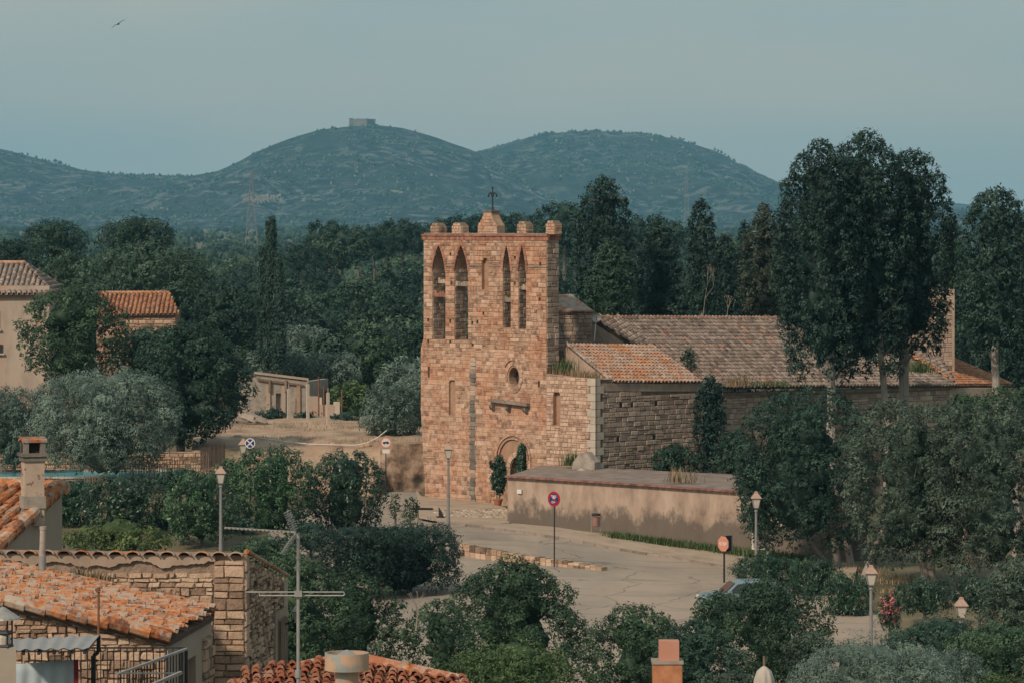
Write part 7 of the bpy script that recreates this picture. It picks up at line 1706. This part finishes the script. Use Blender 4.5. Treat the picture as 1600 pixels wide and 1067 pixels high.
# bare twiggy branches
def twig(px, py, Y, hgt, label, seed):
    r = random.Random(seed); b = at(px, py, Y); mb = MB()
    def br(p, d, l, rad, n):
        q = p+d*l; mb.cyl(p, q, rad*.55, rad*.33, 5, caps=False)
        if n: 
            for k in range(r.choice((2, 3))): br(q, (d+Vector((r.uniform(-.7, .7), r.uniform(-.4, .4), r.uniform(-.1, .5)))).normalized(), l*.68, rad*.6, n-1)
    br(b, Vector((.1, -.1, 1)).normalized(), hgt*.4, .05, 4); o = mb.build('bare_branches', M['twig']); tag(o, label, 'branches')
twig(1098, 500, 244, 3.4, 'bare grey branches before the dark conifers above the nave ridge', 3)
twig(1136, 495, 244, 1.3, 'small pale forked branch just over the middle of the nave ridge', 5)
twig(650, 985, 108, 1.1, 'bare whitish branches in the leafy tree behind the aerial', 8)
for i, (px, py) in enumerate(((1003, 735), (1020, 732), (1040, 731), (1052, 745), (1065, 738))): pass
tuft('wall_top_weeds', [tuple(at(1050, 753, 199)), tuple(at(1080, 755, 198.5))], .95, 60, 'dry', 'tall dry stalks growing on the flat wall top', 'weeds', 21, .3, .02, kind='stuff')
tuft('wall_top_weeds', [tuple(at(882, 727, 208.6)), tuple(at(898, 727, 208.6))], .9, 90, 'grass', 'spiky green plant with tall stalk by the pale church corner', 'weeds', 22, .2, .02, kind='stuff')
tuft('wall_foot_grass', [tuple(G(955, 841)), tuple(G(1125, 864))], .45, 2600, 'grass', 'strip of green grass along the foot of the long wall', 'grass', 23, .28, .02, kind='stuff')
tuft('wall_foot_grass', [tuple(G(1120, 864)), tuple(G(1260, 880))], .55, 1600, 'grass', 'green grass at the foot of the wall behind the stop sign', 'grass', 24, .35, .02, kind='stuff')
tuft('roof_weeds', [tuple(at(1140, 604, 217.6)), tuple(at(1165, 600, 218.4))], .7, 160, 'dry', 'dry weed clump on the nave eave above the side wall', 'weeds', 25, .35, .015, kind='stuff')
tuft('roof_weeds', [tuple(at(1178, 603, 219.3)), tuple(at(1230, 602, 221))], .35, 220, 'grass', 'low green weeds along the nave eave', 'weeds', 26, .3, .015, kind='stuff')
tuft('roof_weeds', [tuple(at(1425, 580, 231)), tuple(at(1445, 582, 231.5))], .8, 200, 'grass', 'bushy weeds on the orange chancel roof', 'weeds', 27, .3, .02, kind='stuff')
tuft('garden_grass', [tuple(G(px, py)) for px, py in ((1390, 910), (1420, 905), (1370, 900), (1400, 925), (1350, 890))], .25, 600, 'dry', 'dry grass behind the pink oleander', 'grass', 28, .8, .015, kind='stuff')
# ---- woodland behind: individual trees from shared prototypes
proto_tree('w1', 'oak', 4.2, 3.2, .9, 1.5, 'leaf_wood', 1.6, 101, 60)
proto_tree('w2', 'oak', 4.8, 3.0, .9, 1.5, 'leaf_wood', 1.8, 102, 66)
proto_tree('w3', 'oak_mid', 3.8, 3.4, .9, 1.5, 'leaf_wood', 1.4, 103, 56)
proto_tree('w4', 'pine', 4.6, 3.0, .9, 1.4, 'leaf_dark', 3.4, 104, 44)
proto_tree('w5', 'olive', 3.2, 2.2, .8, 1.6, 'leaf_olive', .9, 105, 50)
rw = random.Random(77); cnt = 0; placed = []
def ok(x, y, d):
    for a, b, c in placed:
        if (a-x)**2+(b-y)**2 < (d*.5+c*.5)**2*.42: return False
    return True
LW = {'w1': ('wood_oak', 'dark evergreen oak in the dense wood between the farmhouses and the church', 'oak', 'evergreen oaks of the wood'),
      'w2': ('wood_oak', 'dark evergreen oak in the dense wood between the farmhouses and the church', 'oak', 'evergreen oaks of the wood'),
      'w3': ('wood_oak', 'dark evergreen oak in the dense wood between the farmhouses and the church', 'oak', 'evergreen oaks of the wood'),
      'w4': ('wood_pine', 'dark flat crowned pine standing above the wood on the skyline', 'pine', 'pines above the wood'),
      'w5': ('grove_olive', 'grey green olive tree in the grove at the near edge of the wood', 'olive tree', 'olives of the grove')}
def zone(key, px, Y):
    n_, l_, c_, g_ = LW[key]; z_ = None
    side = 'behind the farmhouse' if px < 300 else 'behind the spire cypresses' if px < 480 else 'left of the bell gable' if px < 665 else 'behind the church' if px < 900 else 'beyond the rear cypresses' if px < 1230 else 'beyond the giant cypresses'
    dep = 'at the front of the wood' if Y < 380 else 'in the middle of the wood' if Y < 540 else 'far back in the wood'
    if key == 'w4': return n_, 'dark flat crowned pine '+dep+' '+side, c_, 'pines '+dep+' '+side
    if key == 'w5': return n_, 'grey green olive '+dep+' '+side, c_, 'olives '+dep+' '+side
    return n_, 'evergreen oak '+dep+' '+side, c_, 'evergreen oaks '+dep+' '+side
# hand placed skyline pines: px, ytop, Y
for px, yt, Y, key, s_ in [(515, 344, 640, 'w4', 1.05), (560, 352, 700, 'w4', 1), (600, 350, 720, 'w4', .95), (628, 342, 640, 'w4', 1), (655, 348, 700, 'w4', 1), (585, 358, 620, 'w4', .9), (535, 360, 600, 'w2', 1.1),
                       (730, 336, 620, 'w4', 1.05), (790, 332, 640, 'w4', 1.05), (822, 334, 620, 'w4', 1.05), (762, 334, 680, 'w4', 1.1), (882, 316, 560, 'w4', 1.15), (850, 345, 600, 'w4', 1), (900, 350, 600, 'w4', 1), (700, 340, 640, 'w4', 1),
                       (1050, 345, 640, 'w4', 1.2), (1000, 338, 620, 'w4', 1.2), (1140, 372, 560, 'w2', 1.1), (470, 380, 560, 'w4', .7)]:
    x = (px-800)/F*Y; zt_ = at(px, yt, Y).z; z = g1(x, Y); ht = PROTO[key][2]*s_
    zz = zt_-ht
    n_, l_, c_, g_ = LW[key]; put_tree(key, n_, x, Y, zz, s_, rw.random()*6.28, l_, c_, g_); placed.append((x, Y, 9*s_))
    if zz > z+.3:   # rising ground under the skyline trees
        pass
tries = 0
while cnt < 250 and tries < 9000:
    tries += 1
    Y = math.exp(rw.uniform(math.log(284), math.log(760))); px = rw.uniform(-60, 1680)
    if 640 < px < 900 and Y < 330: continue
    if 900 < px < 1500 and Y < 290: continue
    if px < 300 and Y < 330: continue
    if 395 < px < 450 and Y < 300: continue
    x = (px-800)/F*Y; s_ = rw.uniform(.62, 1.12)*(1 if Y > 330 else .85)
    key = rw.choice(['w1', 'w2', 'w3', 'w1', 'w2', 'w3', 'w4' if Y > 620 and px > 470 else 'w2'])
    if Y < 345 and rw.random() < .30: key = 'w5'
    d = 2*PROTO[key][3]*s_
    if not ok(x, Y, d*.80): continue
    z = g1(x, Y)-.1
    n_, l_, c_, g_ = zone(key, px, Y); put_tree(key, n_, x, Y, z, s_, rw.random()*6.28, l_, c_, g_, flat=rw.uniform(.85, 1.15)); placed.append((x, Y, d)); cnt += 1
print('wood trees', cnt)
# olives closing the foot of the wood
T_('olive_tree', 'olive', 432, 546, 612, 100, 279, 'grey green olive right behind the ruined shed under the spire cypresses')
T_('olive_tree', 'olive', 515, 548, 618, 110, 281, 'dull green olive behind the far street lamp')
T_('oak_tree', 'oak_mid', 590, 520, 620, 120, 284, 'rounded green oak behind the grey olive beside the church')
T_('oak_tree', 'oak', 660, 500, 610, 90, 292, 'dark oak tucked behind the left edge of the church')
for px, yt, Y, s_ in [(462, 508, 330, .8), (480, 512, 325, .7), (448, 545, 300, .85), (478, 552, 296, .85), (415, 548, 300, .8), (505, 560, 292, .8), (395, 556, 296, .8), (525, 545, 300, .8), (575, 560, 285, .9), (640, 560, 280, .8)]:
    x = (px-800)/F*Y; z = at(px, yt, Y).z-PROTO['w5'][2]*s_; n_, l_, c_, g_ = LW['w5']; put_tree('w5', n_, x, Y, max(z, g1(x, Y)-1), s_, rw.random()*6.28, l_, c_, g_)
